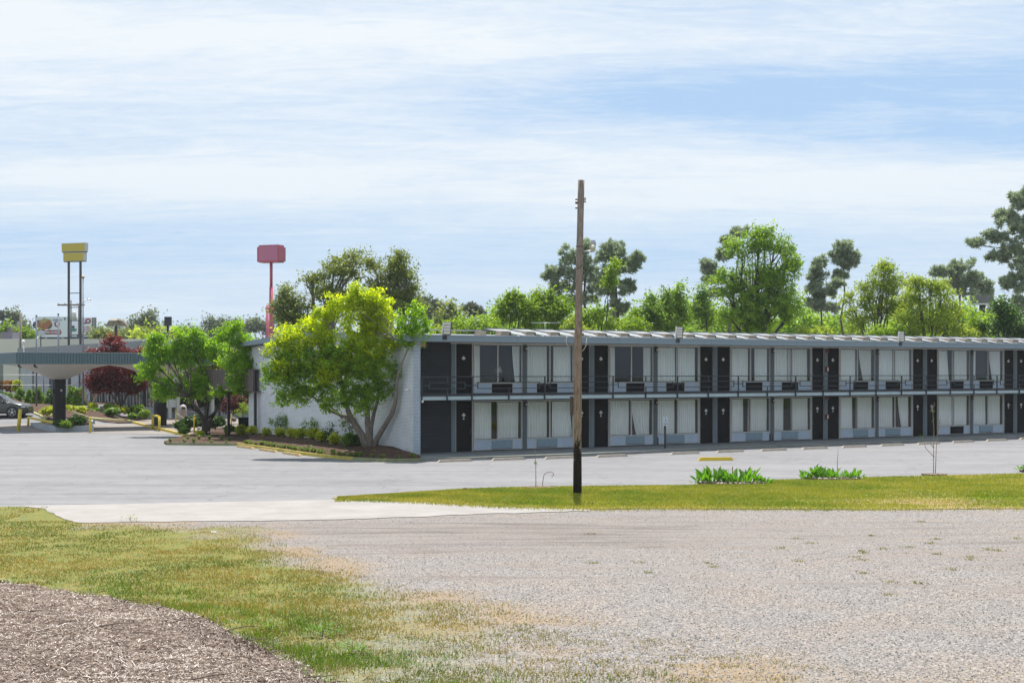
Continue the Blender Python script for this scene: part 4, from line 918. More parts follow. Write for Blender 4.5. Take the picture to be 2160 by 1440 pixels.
# ------------------------------------------------------------------ covered walk between lobby and motel
cw = empty('covered_walk', FW(S0, -17.5), TH, 'brown ribbed covered walk on thin black posts between lobby and brick end wall', 'walkway roof')
a = MB(); ribbed(a, (-.4, 9.0), (-.4, 0), 2.80, 4.1, .3, .05); a.build('siding', M['brown_metal'], cw)
a = MB(); a.box(-.35, 4.2, -.2, 9, 2.76, 2.80).box(-.35, 4.2, 0, 9, 4.05, 4.1); a.build('roof', M['trim_dk'], cw)
for y in (.15, 4.6, 8.8): a = MB(); a.box(-.3, -.16, y, y + .14, 0, 2.76); a.build('post', M['black'], cw)
for y in (4.6, 8.8): a = MB(); a.box(3.9, 4.04, y, y + .14, 0, 2.76); a.build('post', M['slate'], cw)
a = MB(); a.box(4.25, 4.4, 0, 5, 0, 2.76); a.build('back_wall', M['interior'], cw)
# ------------------------------------------------------------------ warehouse and yard fence at far left
wh = empty('warehouse', (-62, 178, 0), 0, 'long beige concrete panel warehouse with rooftop unit behind the canopy', 'warehouse')
M['panel_beige'] = plain('beige tilt-up panel', (.66, .62, .56), .8, amt=.05, scale=.3)
a = MB()
for i in range(10): x = -30 + i * 5.05; a.box(x, x + 5.0, 0, .3, -.3, 8.0 if i < 9 else 8.0)
a.box(-30, 20.4, .31, 30, -.3, 7.8); a.build('wall', M['panel_beige'], wh)
a = MB()
for x in (-3, 3, 9.6, 16): a.box(x, x + 1.8, -.04, -.0, 5.3, 5.75)
a.build('vents', M['trim_dk'], wh)
a = MB(); a.box(-3.1, -1.6, 3, 6, 8, 8.95); q = a.build('rooftop_unit', plain('rooftop unit', (.10, .10, .13), .6), wh); a = MB(); a.box(-2.2, -1.8, 3, 3.8, 8.95, 9.6); a.build('vent_hood', M['trim_dk'], q)
fe = empty('yard_fence', (-46.5, 140, 1.0), 0, 'thin chain link fence with double top rail at the far left', 'fence')
for i in range(9): a = MB(); a.tube([(-14 + i * 2.4, 0, 0), (-14 + i * 2.4, 0, 2.6)], .045, 8); a.build('post', M['trim_dk'], fe)
a = MB(); a.tube([(-14, 0, 2.6), (5.2, 0, 2.6)], .035, 8); a.build('rail', M['trim'], fe); a = MB(); a.tube([(-14, 0, 1.6), (5.2, 0, 1.6)], .03, 8); a.build('rail', M['trim'], fe)
# ------------------------------------------------------------------ beds, kerbs, drive paving
def pxpoly(L): return [tuple(G(*p))[:2] for p in L]
def surf(name, pts, z, mat, follow=False):
    """flat sheet (or one that follows the rise of the ground)"""
    a = MB()
    if follow:
        xs_ = [p[0] for p in pts]; ys_ = [p[1] for p in pts]; n_ = 26; me_p = []
        bm = bmesh.new(); vs = [bm.verts.new((p[0], p[1], 0)) for p in pts]; bm.faces.new(vs); bmesh.ops.triangulate(bm, faces=bm.faces)
        for _ in range(4): bmesh.ops.subdivide_edges(bm, edges=[e for e in bm.edges if e.calc_length() > 1.5], cuts=1)
        bmesh.ops.triangulate(bm, faces=bm.faces)
        for v in bm.verts: v.co.z = Tf(v.co.x, v.co.y) + z
        me = bpy.data.meshes.new(name); bm.to_mesh(me); bm.free(); me.materials.append(mat); o = bpy.data.objects.new(name, me); COL.objects.link(o)
    else: a.slab(pts, -.25, z); o = a.build(name, mat)
    return tag(o, kind='structure')
bed_edge = [(350, 938.4), (430, 939.4), (498, 939.8), (539, 945), (587, 951.8), (640, 960), (673, 964), (743, 970.5), (805, 974.2), (887, 973.6)]
bk = [G(*p) for p in bed_edge]
wcorner = FW(S0 - .01, 1.9); wback = FW(S0 - .01, -17.4)
bp_ = [(p.x, p.y + .1) for p in bk] + [(wcorner.x, wcorner.y), (wback.x, wback.y)] + pxpoly([(512, 903), (430, 906), (402, 918), (346, 934)])
surf('planting_bed', pxpoly([(350, 938), (498, 939.4), (530, 942)]) + [(wback.x + .3, wback.y)] + pxpoly([(512, 903), (430, 906), (402, 918), (346, 934)]), -.035, M['soil'])
def bedz(px, t):
    zb_ = .04 + .29 * float(sst(885, 845, -0 + 885 + (845 - 885) * min(1, max(0, (885 - px) / 40)))) if False else .04 + .29 * min(1.0, max(0.0, (886 - px) / 60))
    return -.03 + (zb_ + .03) * float(sst(0, .75, t))
nb, nt_ = 60, 12; pxs = np.linspace(524, 886.5, nb); Pb = np.zeros((nt_, nb, 3)); cc_ = FW(S0 + .05, 1.9)
for i_, px_ in enumerate(pxs):
    xk = np.interp(px_, [p[0] for p in bed_edge], [p.x for p in bk]); yk = np.interp(px_, [p[0] for p in bed_edge], [p.y for p in bk]) + .1; u_ = (px_ - 1080) / F; t_w = (cc_.x - u_ * cc_.y) / (-nv.x + u_ * nv.y); xw, yw = cc_.x + nv.x * t_w, cc_.y + nv.y * t_w
    for j_ in range(nt_): t_j = j_ / (nt_ - 1); Pb[j_, i_] = (xk + (xw - xk) * t_j, yk + (yw - yk) * t_j, bedz(px_, t_j) + .03 * vnoise(px_, j_ * 9, 5) * (t_j > 0))
tag(grid_mesh('planting_bed', Pb, M['soil']), kind='structure')
M['kerb_y'] = plain('yellow kerb paint', (.42, .35, .06), .75, amt=.35, scale=4, bump=.2)
kerb('kerb', bk[:3], h=.15, mat=M['kerb_green']); kerb('kerb', bk[2:8], h=.15, mat=M['kerb_y']); kerb('kerb', bk[7:], h=.15, mat=M['kerb_green'])
for i, (px, py, L, rz, lab) in enumerate([(518, 944.6, 2.35, -.82, 'worn orange wheel stop at the kerb corner under the left tree'), (566, 951.6, 2.5, -.76, 'worn orange wheel stop, middle one of three beside the planting bed'), (616, 959, 2.6, -.72, 'worn orange wheel stop nearest the brick end wall of three beside the bed')]):
    g = G(px, py); p = bk[2 + i]; q = bk[3 + i]; rz = math.atan2(q.y - p.y, q.x - p.x)
    wheel_stop(g + Vector((.0, -.05, .01)), L, rz, M['yellow_old'], lab, 'worn orange wheel stops by the planting bed')
ic = [G(*p) for p in ((60, 869), (95, 874), (137, 880), (165, 882), (193, 885), (253, 889), (267, 889), (280, 892.5))]
yc = [G(*p) for p in ((280, 892.5), (300, 898), (320, 903.5), (345, 909), (372, 916), (402, 921.5))]
lobw = [Vector((-29.8, 120, 0)) + nv * t for t in (0, 12, 24, 38, 46)]
surf('planting_bed', [(p.x, p.y + .1) for p in ic] + [(lobw[0].x - .2, lobw[0].y)] + [(p.x - .2, p.y) for p in lobw[1:]] + [(lobw[-1].x - 6, lobw[-1].y)] + pxpoly([(20, 862)]), .07, M['soil'], follow=True)
kerb('kerb', ic, h=.17, mat=plain('faded lime kerb paint', (.50, .50, .24), .8, amt=.35, scale=4, bump=.2)); kerb('kerb', yc, h=.16, mat=plain('bright kerb paint', (.58, .44, .04), .6, amt=.25, scale=4))
surf('entrance_paving', [(p.x, p.y + .12) for p in yc] + pxpoly([(430, 908), (512, 904), (528, 921)]) + [(wback.x, wback.y), (wback.x + 2, wback.y + 3), (-15, 122), (-29, 121.5), (-29.9, 119.8)], .0, M['paving'])
surf('drive_paving', pxpoly([(140, 912.5), (215, 913), (372, 916), (343, 909), (318, 904), (281, 893), (205, 893), (60, 893), (0, 897), (-30, 897), (0, 903), (38, 909)]), .008, mat_concrete('drive concrete', (.20, .18, .165), (.27, .245, .225)), follow=True)
# planter round the left column
pl = empty('brick_planter', (0, 0, 0), 0, 'low white painted brick planter round the left canopy column', 'planter')
pp = [Vector((*tuple(G(*p))[:2], 0)) for p in ((64, 896), (118, 911), (196, 911), (196, 896), (90, 893))]
M['brick_planter'] = brick_mat('painted planter brick', (.40, .44, .48), (.36, .40, .44), (.22, .25, .28), (0, 2, None), .22, .095, .014)
a = MB()
for p, q in zip(pp, pp[1:] + pp[:1]):
    d = (q - p).normalized(); n_ = Vector((-d.y, d.x, 0)) * .22; a.hexa([(v.x, v.y, -.2) for v in (p, q, q + n_, p + n_)] + [(v.x, v.y, .30 if p.x < -30 else .30) for v in (p, q, q + n_, p + n_)])
a.build('wall', M['brick_planter'], pl)
pc = sum(pp, Vector()) / len(pp); a = MB(); a.slab([tuple(pc.lerp(p, .95))[:2] for p in pp], -.2, .20); a.build('soil', M['soil'], pl)
def post(name, px, py, h, r, lean, label, group, cat='bollard', cap=True):
    g = G(px, py); e = empty(name, g, 0, label, cat, group); a = MB(); a.tube([(0, 0, -.02), (lean * h * .5, 0, h * .5), (lean * h, 0, h - r * .3), (lean * h, 0, h)], [r, r, r, r * .8], 16); a.build('post', M['yellow'], e)
    b = MB(); b.lathe([(r * 1.5, 0), (r * 1.5, .02), (r * 1.02, .03)], n=16); b.build('base', M['kerb_y'], e); return e
post('bollard', 38.5, 908.5, 1.50, .125, .10, 'thick leaning yellow bollard left of the planter', None)
post('bollard', 190.5, 912.5, 1.06, .085, -.0, 'short upright yellow bollard at the right corner of the planter', None)
def guard(name, pts, h, r, label, mid=True):
    P = [G(*p) for p in pts]; e = empty(name, P[0], 0, label, 'guard rail'); a = MB(); a.tube([Vector((p.x, p.y, p.z + h)) - P[0] for p in P], r, 12); a.build('rail', M['yellow'], e)
    for p in P: b = MB(); b.tube([Vector((p.x, p.y, p.z)) - P[0], Vector((p.x, p.y, p.z + h)) - P[0]], r, 12); b.build('post', M['yellow'], e)
guard('guard_rail', [(59.5, 897), (89, 903.5), (120.5, 910.5)], .58, .085, 'low yellow pipe rail along the left side of the brick planter')
guard('guard_rail', [(322, 905.5), (336, 909)], 1.0, .085, 'tall square yellow pipe guard in front of the right canopy column')
# rope posts by the dogwood
rp = [(371, 902, 1.25), (409.5, 913.5, 1.1), (452.5, 893, .62), (488, 899, .8)]
rlab = ['yellow rope post beside the black canopy column', 'yellow rope post left of the tree trunk', 'short yellow post right of the tree trunk', 'yellow post next to the thin black walkway post']
RPp = []
for (px, py, h), lb in zip(rp, rlab):
    g = G(px, py, .12); e = empty('rope_post', g, 0, lb, 'post', 'yellow rope posts round the bed'); a = MB(); a.tube([(0, 0, 0), (0, 0, h)], .05, 10); a.lathe([(.075, h - .12), (.075, h - .08)], n=10); a.lathe([(.055, h - .26), (.085, h - .23), (.055, h - .2)], n=10); a.build('post', M['yellow'], e); b = MB(); b.lathe([(.03, h), (.06, h + .05), (.02, h + .1)], n=10); b.build('cap', M['yellow'], e); RPp.append(g + Vector((0, 0, h - .18)))
for k, (i, j) in enumerate(((0, 1), (2, 3))):
    p, q = RPp[i], RPp[j]; a = MB(); a.tube([p.lerp(q, t) - Vector((0, 0, .16 * 4 * t * (1 - t))) for t in [x / 8 for x in range(9)]], .016, 6)
    tag(a.build('rope', plain('pale rope', (.42, .40, .34), .9)), ('pale sagging rope between the two posts left of the trunk' if k == 0 else 'pale rope between the two posts right of the trunk'), 'rope')
# trash receptacles
g = at(386, 881, 110); g.z = 0
e = empty('trash_receptacle', g, 0, 'pale stone round receptacle with domed lid beside the lobby door', 'trash bin')
M['aggregate'] = plain('exposed aggregate', (.36, .32, .30), .9, amt=.3, scale=30)
a = MB(); a.lathe([(.27, 0), (.29, .05), (.29, .92), (.31, .94), (.31, 1.0), (.285, 1.02)], n=24); a.build('body', M['aggregate'], e)
a = MB(); a.lathe([(.285, 1.02), (.275, 1.16), (.22, 1.30), (.12, 1.38), (.01, 1.40)], n=24); a.build('lid', plain('dome lid', (.45, .43, .42), .5), e)
a = MB(); a.box(-.02, .22, -.30, -.2, 1.06, 1.2); a.build('opening', M['black'], e)
g = G(515, 915, .1)
e = empty('trash_can', g, 0, 'black wheeled trash can against the brick end wall', 'trash bin')
a = MB(); a.hexa([(-.27, -.27, .06), (.27, -.27, .06), (.27, .27, .06), (-.27, .27, .06), (-.33, -.34, .98), (.33, -.34, .98), (.33, .34, .98), (-.33, .34, .98)]); a.build('body', M['rubber'], e, bevel=.03)
a = MB(); a.hexa([(-.36, -.38, .985), (.36, -.38, .985), (.36, .38, .985), (-.36, .38, .985), (-.32, -.30, 1.07), (.32, -.30, 1.07), (.32, .34, 1.07), (-.32, .34, 1.07)]); a.build('lid', M['rubber'], e, bevel=.02)
for x in (-.2, .2): a = MB(); a.tube([(x - .04, .3, .1), (x + .04, .3, .1)], .1, 14); a.build('wheel', M['black'], e)
# ------------------------------------------------------------------ car at the left edge
def car():
    gx = at(-20, 871, 106); z0 = Tf(-37, 106) + .0
    root = empty('parked_car', (-38.6, 106.3, z0), 0, 'dark grey green estate car nosing in from the left edge of the lot', 'car')
    M['carpaint'] = plain('dark metallic paint', (.085, .09, .08), .22, .55, amt=.05); K = 1.08
    # side profile, nose to the right; x from -2.4 (tail) to 2.4 (nose)
    secs = []  # (x, z_low, z_belt, z_top, half_low, half_belt, half_top)
    S_ = [(-2.38, .50, .80, 1.05, .78, .80, .62), (-2.25, .34, .86, 1.35, .86, .88, .66), (-1.6, .26, .92, 1.62, .90, .91, .68), (-.6, .24, .94, 1.68, .91, .92, .70), (.2, .24, .95, 1.63, .91, .92, .69), (.75, .24, .96, 1.38, .91, .915, .74), (1.15, .25, .97, 1.08, .90, .90, .80), (1.5, .26, .93, 1.02, .90, .89, .78), (2.0, .28, .84, .93, .87, .86, .72), (2.28, .36, .72, .82, .78, .78, .62), (2.42, .44, .60, .70, .62, .64, .5)]
    a = MB(); prof = []
    for x, zl, zb_, zt2, hl, hb, ht in S_:
        half = [(hl * .9, zl), (hl, zl + .12), (hb, (zl + zb_) / 2), (hb, zb_), ((hb + ht) / 2 + .02, (zb_ + zt2) / 2), (ht, zt2 - .05), (ht * .8, zt2)]
        prof.append([(x, -y, z) for y, z in half] + [(x, y, z) for y, z in reversed(half)])
    n_ = len(prof[0])
    for r_ in prof: a.v += [tuple(c * K for c in p) for p in r_]
    for i in range(len(prof) - 1):
        for k in range(n_): k2 = (k + 1) % n_; a.face((i * n_ + k, i * n_ + k2, (i + 1) * n_ + k2, (i + 1) * n_ + k), 0, True)
    a.face(range(n_)); a.face([(len(prof) - 1) * n_ + k for k in range(n_)])
    a.build('body', M['carpaint'], root)
    cg = plain('car glass', (.012, .014, .016), .08, 0, spec=.9)
    for sgn in (-1, 1):
        a = MB(); P = [(-1.9, 1.0, .90), (-1.75, 1.40, .80), (-.6, 1.55, .775), (.1, 1.54, .77), (.62, 1.32, .80), (1.05, 1.0, .885)]
        a.poly([(x * K, sgn * (y + .012) * K, z * K) for x, z, y in P]); q = a.build('side_window', cg, root)
        b = MB(); b.hexa([(x * K, sgn * y * K, z * K) for x, y, z in ((-.42, .90, 1.0), (-.34, .90, 1.0), (-.34, .95, 1.0), (-.42, .95, 1.0), (-.46, .79, 1.55), (-.36, .79, 1.55), (-.36, .82, 1.55), (-.46, .82, 1.55))]); b.build('pillar', M['black'], q)
        a = MB(); a.hexa([(x * K, sgn * y * K, z * K) for x, y, z in ((.62, .93, 1.0), (.86, .93, 1.0), (.86, 1.12, 1.02), (.66, 1.12, 1.02), (.66, .95, 1.14), (.84, .95, 1.14), (.82, 1.12, 1.13), (.66, 1.12, 1.13))]); a.build('mirror', M['carpaint'], root, bevel=.02)
        a = MB(); a.poly([(1.95 * K, sgn * .885 * K, .80 * K), (2.25 * K, sgn * .80 * K, .76 * K), (2.30 * K, sgn * .77 * K, .66 * K), (2.08 * K, sgn * .86 * K, .69 * K)]); a.build('headlight', M['white'], root)
        a = MB(); a.box(-1.2 * K, 1.1 * K, sgn * .925 * K - .01, sgn * .925 * K + .01, .26 * K, .38 * K); a.build('sill_trim', M['black'], root)
        for x, cx in ((-1.38, 'r'), (1.42, 'f')):
            w = MB(); yc_ = sgn * .82 * K; w.tube([(x * K, yc_ - sgn * .12, .36 * K), (x * K, yc_ + sgn * .125, .36 * K)], [.36 * K, .36 * K], 28); wh_ = w.build('wheel', M['rubber'], root)
            ar = MB(); ar.tube([(x * K, yc_ + sgn * .0, .37 * K), (x * K, yc_ + sgn * .108, .37 * K)], .425 * K, 28); ar.build('wheel_arch', M['black'], root)
            rm = MB(); ctr = Vector((x * K, yc_ + sgn * .13, .36 * K)); rm.tube([ctr, ctr + Vector((0, sgn * .01, 0))], .08, 16)
            for s5 in range(5):
                an = s5 * 2 * math.pi / 5 + .3
                for dd in (-.14, .14):
                    e1 = ctr + Vector((math.cos(an) * .06, sgn * .008, math.sin(an) * .06)); e2 = ctr + Vector((math.cos(an + dd) * .245 * K, sgn * .004, math.sin(an + dd) * .245 * K)); rm.tube([e1, e2], .021, 6)
            rm.tube([ctr + Vector((math.cos(t * math.pi / 12) * .25 * K, 0, math.sin(t * math.pi / 12) * .25 * K)) for t in range(25)], .016, 6); rm.build('rim', M['chrome'], wh_)
    a = MB(); a.poly([(1.08 * K, -.80 * K, 1.06 * K), (1.08 * K, .80 * K, 1.06 * K), (.36 * K, .70 * K, 1.57 * K), (.36 * K, -.70 * K, 1.57 * K)]); o = a.build('windscreen', cg, root); o.location = (.03, 0, .03)
    a = MB(); a.box(2.28 * K, 2.40 * K, -.5 * K, .5 * K, .40 * K, .66 * K); a.build('grille', M['black'], root)
    a = MB(); a.hexa([(1.75 * K, -.93 * K, .20 * K), (2.38 * K, -.72 * K, .26 * K), (2.38 * K, .72 * K, .26 * K), (1.75 * K, .93 * K, .20 * K), (1.82 * K, -.925 * K, .34 * K), (2.47 * K, -.66 * K, .44 * K), (2.47 * K, .66 * K, .44 * K), (1.82 * K, .925 * K, .34 * K)]); a.build('bumper', M['black'], root)
    for sgn in (-1, 1): a = MB(); a.tube([(-1.7 * K, sgn * .62 * K, 1.72 * K), (.1 * K, sgn * .62 * K, 1.73 * K)], .02, 6); a.build('roof_rack', M['black'], root)
    return root
cr = car(); cr.rotation_euler = (-R(0), 0, R(2))
# ------------------------------------------------------------------ big signs, billboards, poles, wires
def W2(px, py, Y): return at(px, py, Y)
ys_ = empty('yellow_pylon_sign', (W2(157, 782, 175).x, 175, 0), R(-20), 'tall sign with two blank yellow boxes on a pair of dark steel legs', 'sign')
M['sign_yellow'] = plain('faded yellow sign face', (.52, .40, .055), .5, amt=.05); M['steel_dk'] = plain('dark rusty steel', (.05, .045, .05), .6, amt=.25)
k_ = 175 / 3000; ys_.scale = (1.06, .6, 1)
for (x0, x1, za, zb2, sl) in ((-27, 29, 251, 269, 4), (-23, 26, 231, 249, 3)):
    a = MB(); a.hexa([(x0 * k_, -.5, 4 + za * k_), (x1 * k_, -.5, 4 + za * k_), (x1 * k_, .5, 4 + za * k_), (x0 * k_, .5, 4 + za * k_), (x0 * k_, -.5, 4 + zb2 * k_), (x1 * k_, -.5, 4 + zb2 * k_), (x1 * k_, .5, 4 + zb2 * k_), (x0 * k_, .5, 4 + zb2 * k_)]); q = a.build('sign_box', M['trim'], ys_)
    b = MB(); b.box((x0 + .8) * k_, (x1 - 1.2) * k_, -.53, -.505, 4 + (za + .8) * k_, 4 + (zb2 - .8) * k_); b.build('sign_face', M['sign_yellow'], q)
    c = MB(); c.box((x0 + 1) * k_, (x1 - 1) * k_, -.46, .46, 4 + (za - 1.6) * k_, 4 + za * k_ - .002); c.build('tray', M['steel_dk'], q)
for x in (-13.5, 14.5): a = MB(); a.box(x * k_ - .12, x * k_ + .12, -.13, .13, -.3, 4 + 231 * k_); a.build('leg', M['steel_dk'], ys_)
for z in (163, 133, 105): a = MB(); a.box(-13.5 * k_ + .18, 14.5 * k_ - .18, -.06, .06, 4 + z * k_, 4 + (z + 1.6) * k_); a.build('crossbar', M['steel_dk'], ys_)
rs = empty('red_pylon_sign', (W2(572, 782, 190).x, 190, 0), R(-20), 'blank dull red sign box with notched corners on a stepped red pole', 'sign')
k_ = 190 / 3000; a = MB()
nt = [(-27, 229.5), (-23, 229.5), (-23, 228), (24, 228), (24, 230.5), (28, 230.5), (28, 260), (24, 260), (24, 264.5), (-23, 264.5), (-23, 261), (-27, 261)]
a.prism([(x * k_, 4 + z * k_) for x, z in nt], 'y', -.75, .75); q = a.build('sign_box', M['red'], rs); b = MB(); b.box(-22 * k_, 22.5 * k_, -.80, -.752, 4 + 231.5 * k_, 4 + 261.5 * k_); b.build('sign_face', plain('pink red face', (.42, .125, .22), .45, amt=.02), q)
a = MB(); a.tube([(0, 0, -.3), (0, 0, 4 + 177 * k_)], .27, 20); a.tube([(0, 0, 4 + 177 * k_), (0, 0, 4 + 228 * k_)], .20, 20); a.build('pole', M['red'], rs)
e = empty('red_pole', (W2(564, 782, 260).x, 260, 0), 0, 'thin distant red pole just left of the red sign pole', 'pole'); a = MB(); a.tube([(0, 0, 0), (0, 0, 4 + 138 * 260 / 3000)], .26, 12); a.build('pole', M['red'], e); a = MB(); a.lathe([(.4, 4 + 130 * 260 / 3000), (.4, 4 + 133 * 260 / 3000)], n=12); a.build('collar', M['red'], e)
# billboards
M['bb_white'] = plain('billboard white', (.72, .76, .82), .6, amt=.02); M['bb_red'] = plain('billboard red', (.30, .03, .06), .6, amt=.02); M['bb_blue'] = plain('billboard blue', (.08, .14, .38), .6); M['bb_black'] = plain('billboard black', (.03, .035, .05), .6)
M['food1'] = plain('toast', (.42, .33, .12), .7, amt=.25, scale=6); M['food2'] = plain('fried pieces', (.36, .13, .06), .7, amt=.45, scale=7); M['plate'] = plain('plate', (.05, .05, .09), .4); M['bb_green'] = plain('billboard green', (.03, .22, .15), .6)
bx, by = 111.5, 300; k_ = by / 3000
b1 = empty('billboard', (W2(111.5, 782, by).x, by, 0), 0, 'white billboard with a food picture and red arrow, left of the yellow sign legs', 'billboard')
zz = lambda py: 4 + (782 - py) * k_
xx = lambda px: (px - 111.5) * k_
a = MB(); a.box(xx(75), xx(148.5), -.2, .2, zz(709.5), zz(668)); pb = a.build('board', M['bb_white'], b1)
n_ = 22
def disc(px, py, rx, ry, y, mat, rot=0, name='picture', par=None):
    a = MB(); a.prism([(xx(px) + k_ * (rx * math.cos(t) * math.cos(rot) - ry * math.sin(t) * math.sin(rot)), zz(py) + k_ * (rx * math.cos(t) * math.sin(rot) + ry * math.sin(t) * math.cos(rot))) for t in [2 * math.pi * i / n_ for i in range(n_)]], 'y', y - .02, y); return a.build(name, mat, par or b1)
disc(90, 685.5, 21, 11, -.22, M['plate']); disc(94, 682, 16, 9, -.26, M['food1'], .3); a = MB(); a.prism([(xx(83), zz(678)), (xx(95), zz(669.5)), (xx(103), zz(677)), (xx(90), zz(686))], 'y', -.31, -.29); a.build('picture', M['food1'], b1)
for i, (px, py, rx, ry, ro) in enumerate([(82, 684, 6, 5, .5), (85, 691, 9, 3.6, .1), (97, 687, 8, 6, -.4), (104, 682, 6, 6, .3), (96, 693, 8, 3, 0)]): disc(px, py, rx, ry, -.33 - .03 * i, M['food2'], ro)
disc(121, 683.5, 5.6, 6.2, -.26, M['bb_red'], 0, 'emblem'); disc(121.6, 683, 2.7, 4.2, -.30, M['bb_white'], 0, 'emblem')
a = MB(); a.prism([(xx(75.5), zz(705)), (xx(75.5), zz(696)), (xx(127), zz(696)), (xx(127), zz(693.5)), (xx(131), zz(700.3)), (xx(127), zz(707.5)), (xx(127), zz(705))], 'y', -.24, -.201); a.build('arrow', M['bb_red'], b1)
text("ZAXBY'S", b1, (xx(121.5), -.26, zz(676.5)), 4.6 * k_, M['bb_blue'], bold=.02, sx=1.05); text('3 MI. AHEAD ON RIGHT', b1, (xx(105), -.27, zz(702)), 4.4 * k_, M['bb_white'], bold=.02, sx=.98)
a = MB(); a.box(xx(80), xx(205), .4, .9, zz(716), zz(710.2)); a.build('catwalk', plain('blue grey catwalk', (.04, .07, .10), .6), b1)
for px in (95, 130): a = MB(); a.tube([(xx(px), .5, -2), (xx(px), .5, zz(712))], .35, 10); a.build('leg', M['steel_dk'], b1)
b2 = empty('billboard', (W2(111.5, 782, by + 6).x, by + 6, 0), 0, 'white hobby billboard with red list and black lattice side, right of the yellow sign legs', 'billboard')
a = MB(); a.box(xx(148.7), xx(195.7), -.2, .2, zz(703.5), zz(667.5)); a.build('board', M['bb_white'], b2)
a = MB(); a.box(xx(148.7), xx(195.7), -.21, .2, zz(709.5), zz(703.7)); a.build('strip', M['bb_black'], b2)
a = MB(); a.box(xx(196), xx(205), .0, .2, zz(708), zz(667.5)); a.build('side_panel', M['bb_black'], b2); a = MB()
for px in (196, 199, 202, 205): a.box(xx(px) - .05, xx(px) + .05, -.12, -.02, zz(708), zz(667.5))
for py in (667.5, 673, 679, 685, 691, 697, 703, 708): a.box(xx(196), xx(205), -.16, -.121, zz(py) - .04, zz(py) + .04)
a.build('lattice', M['trim'], b2)
text('R', b1, (xx(137.6), -.25, zz(674.6)), 6.5 * k_, M['bb_black'], bold=.03); text('BY', b2, (xx(160), -.24, zz(674.5)), 6.5 * k_, M['bb_black'], bold=.03); text('K', b2, (xx(178), -.24, zz(674.5)), 6.5 * k_, M['bb_black'], bold=.03)
for i, t_s in enumerate(('RC CARS', 'RC TRUCKS', 'RC PLANES', 'RC BOATS', 'TRAINS')): text(t_s, b2, (xx(178.5), -.24, zz(688.2 + i * 3.6)), 3.0 * k_, M['bb_red'], align='LEFT', bold=.015)
text('SUPER', b2, (xx(158), -.25, zz(708.6)), 4.4 * k_, M['bb_white'], bold=.02); text('SPRINGS', b2, (xx(184.5), -.25, zz(708.6)), 4.4 * k_, M['bb_white'], bold=.02)
a = MB()
for i in range(12):
    t = i * math.pi / 6; a.tube([(xx(188) + k_ * 4.4 * math.cos(t), -.24, zz(674.5) + k_ * 4.4 * math.sin(t)), (xx(188) + k_ * 6 * math.cos(t), -.24, zz(674.5) + k_ * 6 * math.sin(t))], .1, 6)
a.tube([(xx(188) + k_ * 4.4 * math.cos(t), -.24, zz(674.5) + k_ * 4.4 * math.sin(t)) for t in [i * math.pi / 10 for i in range(21)]], .14, 6); a.build('gear_emblem', M['bb_red'], b2)
def disc2(*a_, **k2): return disc(*a_, par=b2, **k2)
disc2(157, 694, 7, 3.6, -.24, M['bb_green']); disc2(156, 687.5, 3, 3, -.26, M['bb_black']); disc2(181, 679.5, 5, 1.6, -.26, M['bb_black'])
for px in (165, 190): a = MB(); a.tube([(xx(px), .5, -2), (xx(px), .5, zz(712))], .35, 10); a.build('leg', M['steel_dk'], b2)
def pole_thing(name, px, ptop, Y, r, mat, label, cat, extra=None, group=None, pbase=None, rt=None):
    p = W2(px, 782, Y); e = empty(name, (p.x, Y, 0), 0, label, cat, group); h = 4 + (782 - ptop) * Y / 3000; z0 = -.3 if pbase is None else 4 + (782 - pbase) * Y / 3000
    a = MB(); a.tube([(0, 0, z0), (0, 0, h)], [r, rt or r * .8], 12); a.build('pole', mat, e)
    if extra: extra(e, h, Y / 3000)
    return e
M['oldwood'] = bark_mat('weathered pole wood', (.10, .085, .07), (.22, .19, .16))
def capw(e, h, k): a = MB(); a.box(-.35, -.12, -.1, .1, h - 1.3, h - .9); a.build('pole_bracket', M['galv'], e)
pole_thing('utility_pole', 43.5, 661, 165, .16, M['oldwood'], 'thick old wooden pole standing left of the billboard', 'pole', capw)
def ball(e, h, k): a = MB(); a.lathe([(.02, h), (.1, h + .05), (.13, h + .14), (.08, h + .23), (.01, h + .27)], n=12); a.build('finial', plain('gilt ball', (.35, .25, .08), .3, .8), e)
M['flagpole'] = plain('flagpole aluminium', (.17, .18, .22), .4, .4)
pole_thing('flagpole', 175.2, 588, 118, .085, M['flagpole'], 'tallest flagpole with a ball top beside the yellow sign legs', 'flagpole', ball, rt=.04)
pole_thing('flagpole', 76.8, 666, 118, .072, M['flagpole'], 'short plain flagpole in front of the left edge of the billboard', 'flagpole', lambda e, h, k: MB().lathe([(.085, h), (.085, h + .06), (.03, h + .1)], n=10).build('cap', M['flagpole'], e))
pole_thing('flagpole', 123, 663, 118, .075, M['flagpole'], 'short plain flagpole crossing the middle of the billboard', 'flagpole', lambda e, h, k: MB().lathe([(.085, h), (.085, h + .06), (.03, h + .1)], n=10).build('cap', M['flagpole'], e))
def lampx(e, h, k):
    a = MB(); a.tube([(0, 0, h - 1.2), (.4, 0, h), (1.1, 0, h + .5)], .06, 8); a.build('arm', M['galv'], e); b = MB(); b.lathe([(.05, -.12), (.3, -.05), (.32, .08), (.1, .2)], (1.4, 0, h + .5), 12); b.build('lamp_head', M['galv'], e)
pole_thing('street_lamp', 166.5, 640, 200, .14, M['steel_dk'], 'thin street lamp with curved arm behind the yellow sign legs', 'street lamp', lampx)
